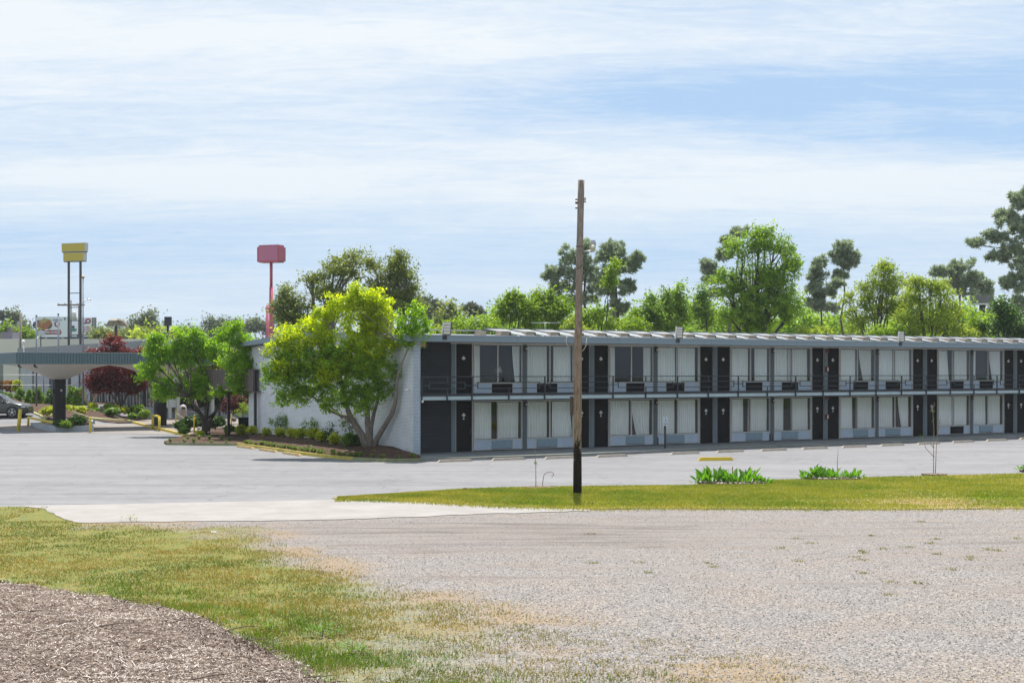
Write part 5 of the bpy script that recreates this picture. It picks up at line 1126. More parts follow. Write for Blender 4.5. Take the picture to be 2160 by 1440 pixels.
def xarm(e, h, k):
    a = MB(); a.box(-2.2, 2.2, -.08, .08, h - .9, h - .65); a.build('crossarm', M['oldwood'], e); b = MB()
    for x in (-2.0, -1.0, 1.0, 2.0): b.lathe([(.07, h - .65), (.1, h - .45), (.03, h - .35)], (x, 0, 0), 8)
    b.build('insulators', M['trim'], e); c = MB(); c.lathe([(.35, h - 3.2), (.35, h - 2.0), (.1, h - 1.8)], (.5, 0, 0), 12); c.build('transformer', M['trim'], e)
pole_thing('utility_pole', 149.8, 633, 230, .13, M['steel_dk'], 'distant pole with crossarm seen between the yellow sign legs', 'pole', xarm)
def floods(e, h, k):
    for x, t in ((-.7, .3), (.2, 0), (.9, -.5)): a = MB(); a.hexa([(x - .35, -.25, h), (x + .35, -.25, h), (x + .35, .25, h), (x - .35, .25, h), (x - .3 + t, -.3, h + .55), (x + .3 + t, -.3, h + .55), (x + .3 + t, .3, h + .75), (x - .3 + t, .3, h + .75)]); a.build('flood_head', plain('bronze lamp head', (.20, .17, .11), .5), e)
    b = MB(); b.box(-1.1, 1.1, -.06, .06, h - .12, h - .01); b.build('lamp_bar', M['trim'], e)
pole_thing('floodlight_pole', 245, 687, 150, .16, M['black'], 'black pole with three bronze flood lamps behind the purple maple', 'lamp pole', floods)
def twin(e, h, k):
    a = MB(); a.box(-.3, .35, -.2, .2, h - .2, h + .7); a.build('lamp_head', M['black'], e); b = MB(); b.box(-.32, -.24, .1, .2, h - 5, h - .2); b.build('conduit', M['trim'], e); c = MB(); c.tube([(-1.8, 0, h - .2), (-.4, 0, h - .9), (0, 0, h - 1)], .06, 6).tube([(1.5, 0, h - .4), (.3, 0, h - .9)], .05, 6); c.build('arms', M['black'], e)
pole_thing('lamp_pole', 354, 683, 140, .14, M['black'], 'stout black lamp pole rising behind the green tree', 'lamp pole', twin)
pole_thing('utility_pole', 318, 665, 270, .22, plain('pale pole', (.20, .21, .23), .8), 'pale grey distant pole in front of the big far tree', 'pole', capw)
pole_thing('utility_pole', 956.5, 652, 260, .22, M['steel_dk'], 'distant dark pole between the pale far trees above the roof left end', 'pole', capw)
pole_thing('utility_pole', 1491, 666, 180, .17, M['steel_dk'], 'slim dark pole among the trees behind the motel roof', 'pole', capw)
# satellite dish on the lobby roof
e = empty('satellite_dish', W2(86, 704, 160), 0, 'grey satellite dish seen edge-on at the foot of the billboard', 'satellite dish')
a = MB(); a.lathe([(.02, 0), (.16, .02), (.3, .06), (.40, .14), (.42, .16)], n=24); q = a.build('dish', M['slate'], e); q.rotation_euler = (R(60), 0, R(40)); a = MB(); a.tube([(0, 0, -3), (0, 0, 0)], .06, 8); a.build('mast', M['steel_dk'], e); a = MB(); a.tube([(.2, -.1, .15), (.6, -.3, .4), (.95, -.3, .45)], .03, 6); a.build('feed_arm', M['white'], e)
e = empty('cobra_lamp', W2(49, 738, 112), 0, 'small pale spotlight on a bracket at the canopy roof left end', 'lamp')
a = MB(); a.tube([(0, 0, -.6), (.05, 0, 0), (0, 0, .5)], .04, 8); a.build('bracket', M['white'], e); a = MB(); a.lathe([(.05, .5), (.16, .58), (.12, .75), (.03, .8)], n=10); a.build('lamp_head', M['white'], e)
# overhead lines
M['wire'] = plain('overhead wire', (.12, .12, .13), .6)
def wire(p, q, sag, label, r=.022, n_=14):
    a = MB(); a.tube([p.lerp(q, t) - Vector((0, 0, 4 * sag * t * (1 - t))) for t in [i / n_ for i in range(n_ + 1)]], r, 5, cap=False); return tag(a.build('overhead_wire', M['wire']), label, 'wire', 'overhead wires behind the buildings')
wl_ = [(W2(200, 678, 250), W2(345, 683, 250), .1, 'highest overhead wire in front of the far trees left of the green tree'), (W2(196, 694, 240), W2(352, 691, 200), .3, 'middle overhead wire in front of the far trees left of the green tree'), (W2(196, 707, 230), W2(352, 705, 180), .2, 'lowest overhead wire in front of the far trees left of the green tree'),
       (W2(905, 682, 220), W2(957, 668, 260), .3, 'thin overhead wire left of the dark distant pole above the roof'), (W2(1560, 684, 150), W2(1850, 696, 150), .8, 'overhead wire crossing in front of the large round green tree'), (W2(2020, 708, 140), W2(2175, 690, 120), .4, 'lower of two overhead wires at the far right'), (W2(2055, 676, 140), W2(2175, 650, 120), .3, 'upper of two overhead wires at the far right')]
for w_ in wl_: wire(*w_)
# antenna on roof
e = empty('tv_antenna', W2(1150, 700, 90), 0, 'thin television antenna lying level above the roof in front of the trees', 'antenna')
a = MB(); a.tube([(-.9, 0, .58), (1.0, 0, .58)], .018, 6); a.tube([(0, 0, -.8), (0, 0, .6)], .02, 6); a.build('boom', M['galv'], e); a = MB()
for i in range(7): a.tube([(-.8 + i * .28, -.35, .58), (-.8 + i * .28, .35, .58)], .01, 5)
a.build('elements', M['galv'], e)
# sign far right in the pines
e = empty('far_sign_box', (W2(2072, 782, 190).x, 190, 0), R(-12), 'grey sign box on a post half hidden by the pines at right', 'sign'); k_ = 190 / 3000
a = MB(); a.box(-24 * k_, 22 * k_, -.8, .8, 4 + 142 * k_, 4 + 168 * k_); a.build('sign_box', plain('grey sign side', (.16, .14, .16), .6), e); a = MB(); a.box(-24.5 * k_, 22.5 * k_, -.85, .85, 4 + 139 * k_, 4 + 142 * k_ - .01); a.build('trim', M['white'], e); a = MB(); a.tube([(0, 0, 0), (0, 0, 4 + 139 * k_)], .4, 12); a.build('pole', M['steel_dk'], e)
# ------------------------------------------------------------------ the wooden pole in front
g = G(1218, 1045)
up = empty('utility_pole', g, 0, 'tall bare weathered wooden pole with blackened foot standing in the grass verge', 'pole')
def mat_pole():
    t = NT('utility pole wood'); v = t.coords((1, 1, .12)); a = t.noise(v, 26, 6, .7, .4); v2 = t.coords((1, 1, .35)); b = t.noise(v2, 5, 5, .7)
    c = t.ramp(a, [(.3, (.10, .066, .045)), (.5, (.25, .18, .135)), (.7, (.40, .31, .25))])
    s = t.n('ShaderNodeSeparateXYZ'); tcn = t.n('ShaderNodeTexCoord'); t.l(tcn.outputs['Object'], s.inputs[0])
    top = t.val(s.outputs[2], 5.0, 8.0); c = t.mix(t.math('MULTIPLY', top, .6), c, t.ramp(a, [(.3, (.13, .12, .11)), (.7, (.33, .31, .29))]))
    tar = t.math('ADD', s.outputs[2], t.math('MULTIPLY', t.math('SUBTRACT', b, .5), 5.0)); k = t.val(tar, 1.55, 1.85, 1, 0)
    c = t.mix(t.math('MULTIPLY', k, .96), c, t.ramp(a, [(.3, (.006, .005, .005)), (.72, (.022, .016, .013)), (.8, (.2, .14, .09))]))
    vk = t.n('ShaderNodeTexVoronoi', _Scale=2.3); t.l(t.coords((2.4, 2.4, .55)), vk.inputs['Vector']); c = t.mix(t.val(vk.outputs['Distance'], .05, .11, .8, 0), c, (.05, .03, .02))
    return t.bsdf(c, .9, bump=a, bstr=.7, bdist=.02, spec=.15)
a = MB(); H_ = (1045 - 380) / 3000 * g.y; n_ = 16
a.tube([(.0 + .128 * (i / n_) - .035 * math.sin(math.pi * i / n_), 0, -.1 + (H_ + .1) * i / n_) for i in range(n_ + 1)], [.142 - .036 * i / n_ + .004 * math.sin(i * 1.7) for i in range(n_ + 1)], 20); a.build('pole', mat_pole(), up)
zp = lambda py: (1045 - py) / 3000 * g.y
xp = lambda px: (px - 1218) / 3000 * g.y
M['rust'] = plain('rusty iron', (.16, .075, .05), .8, amt=.3)
a = MB()
for dz in (-.06, 0, .06): a.box(xp(1227), xp(1236), -.05, .05, zp(422) + dz - .018, zp(422) + dz + .01)
a.box(xp(1228), xp(1231), -.06, .04, zp(427), zp(416)); a.build('insulator_bracket', M['rust'], up)
a = MB()
for py in (421, 427, 429, 439): a.box(xp(1213.5), xp(1218), -.03, .03, zp(py) - .02, zp(py) + .02)
a.build('insulator_bracket', M['rust'], up)
a = MB(); a.tube([(xp(1226), -.02, zp(531)), (xp(1252), -.25, zp(530.5))], .032, 10); a.build('lamp_arm', M['galv'], up)
a = MB(); x0 = xp(1249.5); a.hexa([(x0 - .09, -.42, zp(531)), (x0 + .07, -.42, zp(531)), (x0 + .07, -.2, zp(531)), (x0 - .09, -.2, zp(531)), (x0 - .11, -.48, zp(516.5)), (x0 + .10, -.48, zp(516.5)), (x0 + .10, -.12, zp(516.5)), (x0 - .11, -.12, zp(516.5))]); lh = a.build('lamp_head', plain('pale lamp housing', (.48, .45, .36), .5), up)
b = MB(); b.hexa([(x0 - .10, -.46, zp(516)), (x0 + .10, -.46, zp(516)), (x0 + .10, -.14, zp(516)), (x0 - .10, -.14, zp(516)), (x0 - .06, -.40, zp(509)), (x0 + .07, -.40, zp(509)), (x0 + .07, -.2, zp(509)), (x0 - .06, -.2, zp(509))]); b.build('lamp_cap', plain('grey lamp cap', (.25, .26, .31), .4, .3), lh)
b = MB(); b.lathe([(.04, -.0), (.06, .05), (.04, .1)], (x0 - .01, -.49, zp(526)), 12); b.build('bulb', M['white'], lh)
a = MB()
for py in (521, ): a.lathe([(.128, 0), (.128, .03)], (xp(1222.5), 0, zp(py)), 20)
a.build('strap', M['rust'], up)
a = MB(); a.tube([(xp(1216.5), -.12, zp(568)), (xp(1222), -.15, zp(565)), (xp(1228.5), -.10, zp(559))], .010, 6); a.build('cable', M['black'], up)
a = MB(); a.box(xp(1202.5), xp(1209.5), -.02, .14, zp(875), zp(834.5)); a.build('meter_box', plain('brown meter box', (.07, .05, .045), .6), up, bevel=.02)
a = MB(); pts = [(1196, 710), (1194, 718), (1196, 727), (1200, 731)]; a.tube([Vector((xp(px), .12, zp(py))) for px, py in pts], .012, 6); pts = [(1226, 741), (1231, 738), (1236, 730), (1238, 712)]; a.tube([Vector((xp(px), .05, zp(py))) for px, py in pts], .010, 6); a.build('loose_cable', M['trim'], up)
a = MB(); a.slab([(.42 * math.cos(t) * random.Random(q).uniform(.7, 1.3) + .05, .55 * math.sin(t) * random.Random(q + 5).uniform(.7, 1.2)) for q, t in enumerate([2 * math.pi * q / 12 for q in range(12)])], -.02, .085); tag(a.build('bare_soil', M['soil'], loc=g), kind='structure')
# ------------------------------------------------------------------ odd things on the verge
e = empty('stump', G(981, 1036), 0, 'tiny dark stake stub at the edge of the verge left of the pole', 'stub'); a = MB(); a.tube([(0, 0, 0), (.01, 0, .09)], .055, 8); a.build('stub', M['rust'], e); a = MB(); a.lathe([(.075, .085), (.07, .12), (.03, .125)], n=10); a.build('cap', M['rust'], e)
a = MB(); hk = [(1144, 1029), (1145, 1015), (1147, 1003), (1150, 998), (1156, 995), (1163, 995), (1168, 999), (1168, 1002), (1163, 1005)]; gY = G(1144, 1029).y
a.tube([at(px, py, gY) for px, py in hk], .011, 6); tag(a.build('plant_hook', M['rust']), 'thin bent rusty wire hook standing in the verge left of the pole', 'hook')
def sapling(px, py, stems, label, leaves=()):
    g_ = G(px, py); e = empty('sapling', g_, 0, label, 'sapling', 'young saplings staked in the verge'); M.setdefault('sapbark', bark_mat('sapling bark', (.16, .12, .09), (.32, .25, .20)))
    for st in stems:
        a = MB(); a.tube([at(x, y, g_.y) - g_ for x, y in st], [.016] + [.012] * (len(st) - 2) + [.005], 6); a.build('stem', M['sapbark'], e)
    if leaves:
        rr = np.random.RandomState(int(px)); V = []
        for x, y in leaves:
            c0 = np.array(at(x, y, g_.y) - g_)
            for _ in range(9):
                c = c0 + rr.normal(0, .035, 3); d = rr.normal(0, 1, 3); d /= np.linalg.norm(d); s_ = np.cross(d, rr.normal(0, 1, 3)); s_ /= np.linalg.norm(s_); V.append([c, c + d * .03 + s_ * .015, c + d * .06, c + d * .03 - s_ * .015])
        soup('leaves', np.array(V), 4, M['blade_green'], e, tint=rr.rand(len(V)))
sapling(1130.5, 1029, [[(1130.5, 1029), (1130.3, 1000), (1130, 980), (1129, 968), (1128.5, 945)]], 'thin leafing sapling left of the pole', [(1131.5, 978), (1130, 976)])
sapling(1766, 1005, [[(1766, 1005), (1766.5, 975), (1768, 945)], [(1766, 990), (1771, 988), (1776, 985)]], 'thin bare stake sapling rising from the second clump of big leaves')
sapling(1971, 1001, [[(1969, 1002), (1969.5, 950), (1970, 905), (1968.5, 880), (1967, 858)], [(1973, 1002), (1975, 945), (1978, 918), (1982, 890), (1984, 875)], [(1971, 964), (1962, 955), (1953, 945), (1948, 930)], [(1970, 945), (1963, 935), (1960, 930)], [(1970, 868), (1961, 866)], [(1968, 862), (1971, 852), (1970, 848)]], 'tallest twin-stemmed sapling at the right of the verge', [(1969, 866), (1968, 885), (1944, 921), (1984, 888)])
e = empty('wood_stake', G(1545.5, 1015), 0, 'short brown stake behind the first clump of big leaves', 'stake'); a = MB(); a.tube([(0, 0, 0), (-.01, 0, .52)], .02, 6); a.build('stake', M['rust'], e); a = MB(); a.tube([(-.01, 0, .52), (-.012, 0, .56)], [.022, .008], 6); a.build('tip', M['rust'], e)
e = empty('paper_litter', G(452, 1123), .3, 'white scrap of litter lying in the thin grass near the apron', 'litter'); e.scale = (.5, .7, .6); a = MB(); a.hexa([(-.22, -.1, .01), (.2, -.12, .01), (.24, .12, .01), (-.18, .1, .01), (-.2, -.08, .035), (.15, -.1, .05), (.2, .1, .04), (-.15, .08, .06)]); a.build('sheet', M['panel'], e)
# ================================================================== PLANTS
def unit(v): return v / np.maximum(np.linalg.norm(v, axis=-1, keepdims=True), 1e-9)
def leaf_quads(C, N, L, Wd, r):
    n = len(C); T_ = unit(np.cross(N, r.normal(0, 1, (n, 3)))); B = unit(np.cross(N, T_)); L = (L * r.uniform(.7, 1.25, n))[:, None]; Wd = (Wd * r.uniform(.7, 1.2, n))[:, None]
    return np.stack([C - T_ * L / 2, C + B * Wd / 2 + N * Wd * .12, C + T_ * L / 2, C - B * Wd / 2 + N * Wd * .12], 1)
def crown(name, lobes, mat, parent, leaf=(.12, .07), dens=9.0, per=30, rc=.26, flat=.7, seed=1, core=.45, up=.55, clip=None, rough=.22, mul=1.0, hang=0.0):
    """leaves gathered in sprays spread through the outer part of each lobe; lobes = (x, y, z, rx, ry, rz) local to the parent"""
    r = np.random.RandomState(seed); CC = []; TT = []; OO = []
    for (x, y, z, rx, ry, rz) in lobes:
        area = 4 * math.pi * ((rx * ry) ** 1.6 / 3 + (rx * rz) ** 1.6 / 3 + (ry * rz) ** 1.6 / 3) ** (1 / 1.6)
        n = max(4, int(area * dens * mul)); d = unit(r.normal(0, 1, (n, 3))); rad = r.uniform(core ** 3, 1, n) ** (1 / 3)
        bump = 1 + rough * np.sin(d[:, 0] * 7 + seed) * np.cos(d[:, 1] * 6 + 2 * seed) + rough * .6 * np.sin(d[:, 2] * 11 + seed * 1.7)
        p = d * (rad * bump)[:, None] * np.array([rx, ry, rz]); CC.append(p + [x, y, z]); OO.append(unit(p)); TT.append(np.clip(r.normal(.5, .22, n), 0, 1))
    C = np.concatenate(CC); O = np.concatenate(OO); Tn = np.concatenate(TT)
    if clip is not None: k = clip(C); C, O, Tn = C[k], O[k], Tn[k]
    n = len(C); sz = r.uniform(.6, 1.35, n) * rc; axis = unit(O * .8 + r.normal(0, .5, (n, 3)) + [0, 0, .25])
    a = r.normal(0, 1, (n, per, 3)) * .42; al = r.uniform(-.6, 1.0, (n, per, 1)) * 1.15
    P = C[:, None] + (a * np.array([1, 1, flat]) + axis[:, None] * al) * sz[:, None, None]
    N = unit(r.normal(0, .75, (n, per, 3)) + O[:, None] * .35 + np.array([0, 0, up])); P = P.reshape(-1, 3); N = N.reshape(-1, 3)
    tn = np.clip(np.repeat(Tn, per) + r.normal(0, .14, n * per), 0, 1)
    if clip is not None: k = clip(P); P, N, tn = P[k], N[k], tn[k]
    return soup(name, leaf_quads(P, N, leaf[0], leaf[1], r), 4, mat, parent, tn)
def needles(name, lobes, mat, parent, rag=9, dens=2.6, per=28, L=.34, w=.045, seed=1, core=.3, mul=1.0):
    """pine tufts: bursts of needles at the ends of twigs"""
    r = np.random.RandomState(seed); CC = []; OO = []
    for (x, y, z, rx, ry, rz) in lobes:
        n = max(5, int(4 * math.pi * ((rx * ry + rx * rz + ry * rz) / 3) * dens * mul)); d = unit(r.normal(0, 1, (n, 3))); rad = r.uniform(core ** 3, 1, n) ** (1 / 3)
        p = d * (rad * (1 + .25 * np.sin(d[:, 0] * 9 + seed) * np.sin(d[:, 2] * 8 + seed)))[:, None] * np.array([rx, ry, rz]); CC.append(p + [x, y, z]); OO.append(unit(p))
    C = np.concatenate(CC); O = np.concatenate(OO); n = len(C); ax = unit(O * .6 + [0, 0, .7] + r.normal(0, .25, (n, 3)))
    dr = unit(ax[:, None] * .75 + r.normal(0, .62, (n, per, 3))); ln = L * r.uniform(.7, 1.2, (n, per, 1)); b = C[:, None] + r.normal(0, .05, (n, per, 3)); s = unit(np.cross(dr, r.normal(0, 1, (n, per, 3)))) * w / 2
    V = np.stack([b - s, b + dr * ln * .5 - s * 1.5, b + dr * ln, b + dr * ln * .5 + s * 1.5], 2).reshape(-1, 4, 3)
    tn = np.clip(np.repeat(r.normal(.5, .25, n), per) + r.normal(0, .12, n * per), 0, 1)
    return soup(name, V, 4, mat, parent, tn)
def limb(mb, p, q, r0, r1, rnd, bend=.12, n=6, sides=7):
    p, q = Vector(p), Vector(q); L = (q - p).length; off = Vector((rnd.uniform(-1, 1), rnd.uniform(-1, 1), rnd.uniform(-.2, .8))) * L * bend; P = []
    for i in range(n + 1):
        t = i / n; P.append(p.lerp(q, t) + off * math.sin(math.pi * t) + Vector((rnd.uniform(-1, 1), rnd.uniform(-1, 1), 0)) * L * .012 * (0 < i < n))
    mb.tube(P, [r0 + (r1 - r0) * (i / n) ** .8 for i in range(n + 1)], sides); return P
M['bark_grey'] = bark_mat('grey bark', (.10, .08, .065), (.30, .26, .22)); M['bark_dark'] = bark_mat('dark bark', (.035, .028, .022), (.11, .09, .075)); M['bark_pine'] = bark_mat('pine bark', (.06, .045, .04), (.18, .14, .12))
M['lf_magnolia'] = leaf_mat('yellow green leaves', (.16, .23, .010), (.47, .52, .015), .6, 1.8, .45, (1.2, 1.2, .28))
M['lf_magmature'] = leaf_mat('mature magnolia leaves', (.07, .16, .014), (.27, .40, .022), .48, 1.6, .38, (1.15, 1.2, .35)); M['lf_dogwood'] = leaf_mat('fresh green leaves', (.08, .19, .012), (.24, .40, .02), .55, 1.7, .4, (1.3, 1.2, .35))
M['lf_oak'] = leaf_mat('dull green leaves', (.11, .15, .035), (.25, .31, .10), .44, 1.3, .45)
M['lf_mid'] = leaf_mat('mid green leaves', (.095, .185, .024), (.24, .38, .06), .5, 1.4, .45)
M['lf_bright'] = leaf_mat('bright green leaves', (.10, .19, .016), (.24, .36, .03), .5, 1.5, .45)
M['lf_yellow'] = leaf_mat('yellowish leaves', (.16, .24, .025), (.33, .42, .06), .5, 1.4, .45)
M['lf_green2'] = leaf_mat('rich green leaves', (.10, .20, .018), (.28, .43, .045), .52, 1.4, .45)
M['lf_dark'] = leaf_mat('dark green leaves', (.03, .075, .015), (.07, .15, .03), .35, 1.3, .4)
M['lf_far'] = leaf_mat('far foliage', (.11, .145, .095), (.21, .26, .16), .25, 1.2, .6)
M['lf_maple'] = leaf_mat('purple red leaves', (.05, .012, .012), (.20, .04, .03), .42, 1.5, .45, (1.5, .5, .4))
M['lf_maple2'] = leaf_mat('dusty red leaves', (.07, .022, .026), (.17, .06, .055), .35, 1.3, .45, (1.3, .6, .6))
M['lf_gold'] = leaf_mat('golden shrub leaves', (.20, .28, .014), (.46, .50, .025), .5, 1.5, .45)
M['lf_box'] = leaf_mat('shrub leaves', (.07, .16, .016), (.19, .32, .035), .45, 1.3, .4)
M['lf_rusty'] = leaf_mat('rusty shrub leaves', (.20, .13, .02), (.40, .16, .05), .3, 1.2, .5)
M['lf_canna'] = leaf_mat('broad leaves', (.05, .16, .014), (.14, .33, .03), .42, 1.5, .6, (1.3, 1.2, .4))
M['nd_pine'] = leaf_mat('pine needles', (.19, .235, .16), (.42, .46, .35), .35, 1.25, .5, (1.0, 1.12, .75))
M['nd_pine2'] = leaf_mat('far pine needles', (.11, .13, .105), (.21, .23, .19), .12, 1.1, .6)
def lob(L, Y, base, dep=.9):
    """lobes given as photo ellipses (px, py, rx, ry[, extra distance]) -> boxes local to the tree's foot"""
    out = []
    for l in L:
        px, py, rx, ry = l[:4]; Yl = Y + (l[4] if len(l) > 4 else 0); c = at(px, py, Yl) - base; k = Yl / 3000; out.append((c.x, c.y, c.z, rx * k, min(rx, ry) * k * dep * 1.1, ry * k))
    return out
def ragged(L, seed, n, s):
    """break each lobe into smaller offset boughs so the crown has hollows and an uneven outline"""
    rd = random.Random(seed * 7 + 1); out = []
    for l in L:
        out.append((l[0], l[1], l[2], l[3] * .62, l[4] * .62, l[5] * .62))
        for _ in range(n):
            a = rd.uniform(0, 6.283); r_ = rd.uniform(.55, .95); u = rd.uniform(-.8, .9); q = math.sqrt(1 - u * u); k = s * rd.uniform(.75, 1.25)
            out.append((l[0] + l[3] * r_ * q * math.cos(a), l[1] + l[4] * r_ * q * math.sin(a), l[2] + l[5] * r_ * u, l[3] * k, l[4] * k, l[5] * k * .9))
    return out
def tree(name, label, base, Y, lobes, mat, bark, cat='tree', group=None, tr=.16, fork=.35, pine=False, seed=1, dep=.9, clip=None, stems=None, leafpart='crown', shift=0, rag=0, **kw):
    b = at(base[0], base[1], Y) if base[1] else Vector((at(base[0], 782, Y).x, Y, -.3))
    e = empty(name, b, 0, label, cat, group); LB_ = lob(lobes, Y, b, dep)
    if shift: LB_ = [(l[0], l[1] + shift, *l[2:]) for l in LB_]
    rnd = random.Random(seed); mb = MB(); top = max(l[2] + l[5] * .6 for l in LB_)
    if stems is None:
        cxm = sum(l[0] for l in LB_) / len(LB_); h = top * fork if not pine else top * .97; hx = (cxm if not pine else max(LB_, key=lambda l: l[2])[0])
        tp = Vector((hx * (.5 if not pine else 1), 0, h)); limb(mb, (0, 0, 0), tp, tr, tr * (.7 if not pine else .2), rnd, .02, 7, 10)
        for l in LB_:
            c = Vector(l[:3])
            if pine: z0 = max(top * .18, min(h * .96, c.z - l[5] * .4 - abs(c.x) * .15)); st = Vector((tp.x * z0 / h, 0, z0)); r0 = tr * (1 - .75 * z0 / h) * .5
            else: st = tp; r0 = tr * .55
            limb(mb, st, c, r0, r0 * .3, rnd, .07)
            for _ in range(4 if not pine else 5):
                d = Vector((rnd.uniform(-1, 1) * l[3], rnd.uniform(-1, 1) * l[4], rnd.uniform(-.4, 1) * l[5])) * .8; limb(mb, st.lerp(c, rnd.uniform(.45, 1)), c + d, r0 * .38, r0 * .1, rnd, .08, 4, 5)
    else:
        ends = []
        for st in stems:
            P = [at(p[0], p[1], Y + (p[3] if len(p) > 3 else 0)) - b for p in st]; R_ = [p[2] * Y / 3000 for p in st]; mb.tube(P, R_, 12); ends.append((P[-1], R_[-1]))
        for l in LB_:
            c = Vector(l[:3]); en, r_ = min(ends, key=lambda q: (q[0] - c).length); limb(mb, en, c, r_ * .9, r_ * .35, rnd, .06)
            for _ in range(5): d = Vector((rnd.uniform(-1, 1) * l[3], rnd.uniform(-1, 1) * l[4], rnd.uniform(-.4, 1) * l[5])) * .85; limb(mb, en.lerp(c, rnd.uniform(.4, 1)), c + d, r_ * .4, r_ * .12, rnd, .08, 4, 5)
    mb.build('trunk', bark, e)
    if rag: LB_ = ragged(LB_, seed, rag, .46 if not pine else .31)
    (needles if pine else crown)(leafpart, LB_, mat, e, seed=seed, **({} if pine else dict(clip=clip)), **kw)
    return e
def wallY(px):
    c_ = FW(S0, 1.9); u = (px - 1080) / F; t = (c_.x - u * c_.y) / (nv.x * -1 + u * nv.y); return c_.y + nv.y * t
def bedpt(px, py):
    if px < 532: return G(px, py, .12)
    yk = np.interp(px, [p[0] for p in bed_edge], [p.y for p in bk]); yw = wallY(px); best = None
    for t in np.linspace(.08, .9, 60):
        Y = yk + (yw - yk) * t; z = EYE - (py - HZ) / F * Y; zb = bedz(px, t)
        if best is None or abs(z - zb) < best[0]: best = (abs(z - zb), Y, zb)
    return Vector(((px - 1080) / F * best[1], best[1], best[2]))
# -------- trees in the beds
def clip_wall(base):
    def f(P):
        s_ = (P[:, 0] + base.x - P0.x) * dv.x + (P[:, 1] + base.y - P0.y) * dv.y; w_ = -((P[:, 0] + base.x - P0.x) * nv.x + (P[:, 1] + base.y - P0.y) * nv.y); z_ = P[:, 2] + base.z
        return ~((s_ > S0 - .08) & (w_ < 2.4) & (z_ < ZS + .35)) 
    return f
bT = at(779, 949, 69.3)
mag = [(620, 765, 46, 36), (612, 722, 36, 32), (588, 790, 26, 26), (650, 800, 44, 36), (622, 838, 32, 24), (668, 705, 50, 44), (735, 640, 44, 36), (785, 640, 46, 40), (760, 690, 60, 48), (815, 680, 36, 38), (690, 760, 58, 46), (760, 760, 52, 48), (800, 780, 42, 40), (715, 830, 52, 34), (770, 838, 42, 28), (690, 668, 28, 24), (825, 720, 34, 34), (585, 735, 18, 14), (810, 825, 26, 16)]
st_m = [[(774, 949, 8), (765, 920, 7.5), (748, 893, 6.5), (735, 868, 5.5, -.3), (728, 840, 4.2, -.6), (722, 815, 3.2, -.8)], [(782, 950, 8), (779, 920, 7), (775, 890, 6), (775, 862, 5, .1), (768, 838, 4, .1), (757, 815, 3)], [(781, 938, 5), (783, 900, 4.5), (789, 870, 4), (796, 848, 3.2), (800, 815, 2.5)], [(788, 948, 6.5), (795, 925, 6), (812, 897, 5.6, -.4), (827, 872, 5, -.9), (834, 850, 4, -1.2), (836, 820, 3, -1.4), (838, 795, 2.4, -1.6), (848, 765, 2, -1.8), (861, 735, 1.6, -2.2)], [(748, 893, 4.5), (728, 878, 3.6, -.3), (700, 868, 2.8, -.5), (672, 852, 2, -.7)], [(775, 862, 3), (762, 838, 2.4, -.3), (735, 824, 2, -.6)], [(722, 880, 3), (695, 855, 2.2, -.6), (650, 832, 1.6, -.9)]]
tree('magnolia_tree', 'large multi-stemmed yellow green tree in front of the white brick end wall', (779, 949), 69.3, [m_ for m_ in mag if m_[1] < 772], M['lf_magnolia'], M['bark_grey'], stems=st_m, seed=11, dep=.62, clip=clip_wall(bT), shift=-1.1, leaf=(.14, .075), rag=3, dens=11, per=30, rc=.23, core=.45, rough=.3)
e_ = [o for o in COL.objects if o.name == 'magnolia_tree'][0]
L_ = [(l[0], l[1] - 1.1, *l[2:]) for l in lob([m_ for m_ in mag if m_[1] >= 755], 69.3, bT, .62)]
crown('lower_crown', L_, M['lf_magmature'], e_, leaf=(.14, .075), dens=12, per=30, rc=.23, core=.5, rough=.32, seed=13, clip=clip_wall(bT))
crown('side_crown', lob([(872, 680, 34, 36), (884, 705, 24, 28), (862, 712, 20, 20), (880, 652, 18, 14), (850, 705, 16, 20)], 66.9, bT, .6), M['lf_dogwood'], e_, leaf=(.14, .075), dens=11, per=24, rc=.2, core=.6, seed=12, clip=clip_wall(bT))
bD = at(433, 915, 90)
dog = [(330, 770, 38, 34), (308, 795, 22, 16), (350, 735, 36, 26), (395, 715, 30, 22), (400, 760, 52, 40), (455, 740, 46, 38), (500, 712, 36, 26), (520, 740, 30, 30), (500, 770, 42, 36), (440, 800, 52, 36), (370, 808, 46, 32), (335, 825, 30, 18), (500, 805, 36, 26), (480, 828, 30, 14), (395, 830, 36, 14), (535, 790, 14, 22), (320, 718, 12, 10), (415, 700, 14, 12), (497, 690, 14, 12), (545, 758, 8, 10), (520, 775, 26, 28), (508, 818, 24, 15)]
dog = [(*l, -5.5 if l[0] >= 495 else (-2.5 if l[0] >= 470 else 0)) for l in dog]
st_d = [[(431, 916, 7), (432, 895, 6), (425, 878, 4, -.2), (412, 858, 3, -.6), (398, 838, 2.2, -.8)], [(434, 916, 6), (434, 890, 5), (436, 868, 4), (440, 845, 3), (445, 830, 2)], [(438, 915, 5), (441, 890, 4), (452, 872, 3.2), (462, 850, 2.4), (468, 830, 2)], [(440, 880, 3), (458, 866, 2.2, -.5), (468, 845, 1.8, -.7), (470, 830, 1.5)], [(428, 880, 3.4), (418, 862, 2.6, .6), (410, 840, 2, .9)], [(420, 872, 2.2), (402, 858, 1.6, -.9), (390, 845, 1.3, -1.2)]]
tree('dogwood_tree', 'spreading fresh green tree with dark forked stems beside the black canopy column', (433, 915), 90.5, dog, M['lf_dogwood'], M['bark_dark'], stems=st_d, seed=21, dep=.8, rag=3, leaf=(.16, .085), dens=8.0, per=30, rc=.27, core=.5, rough=.3)
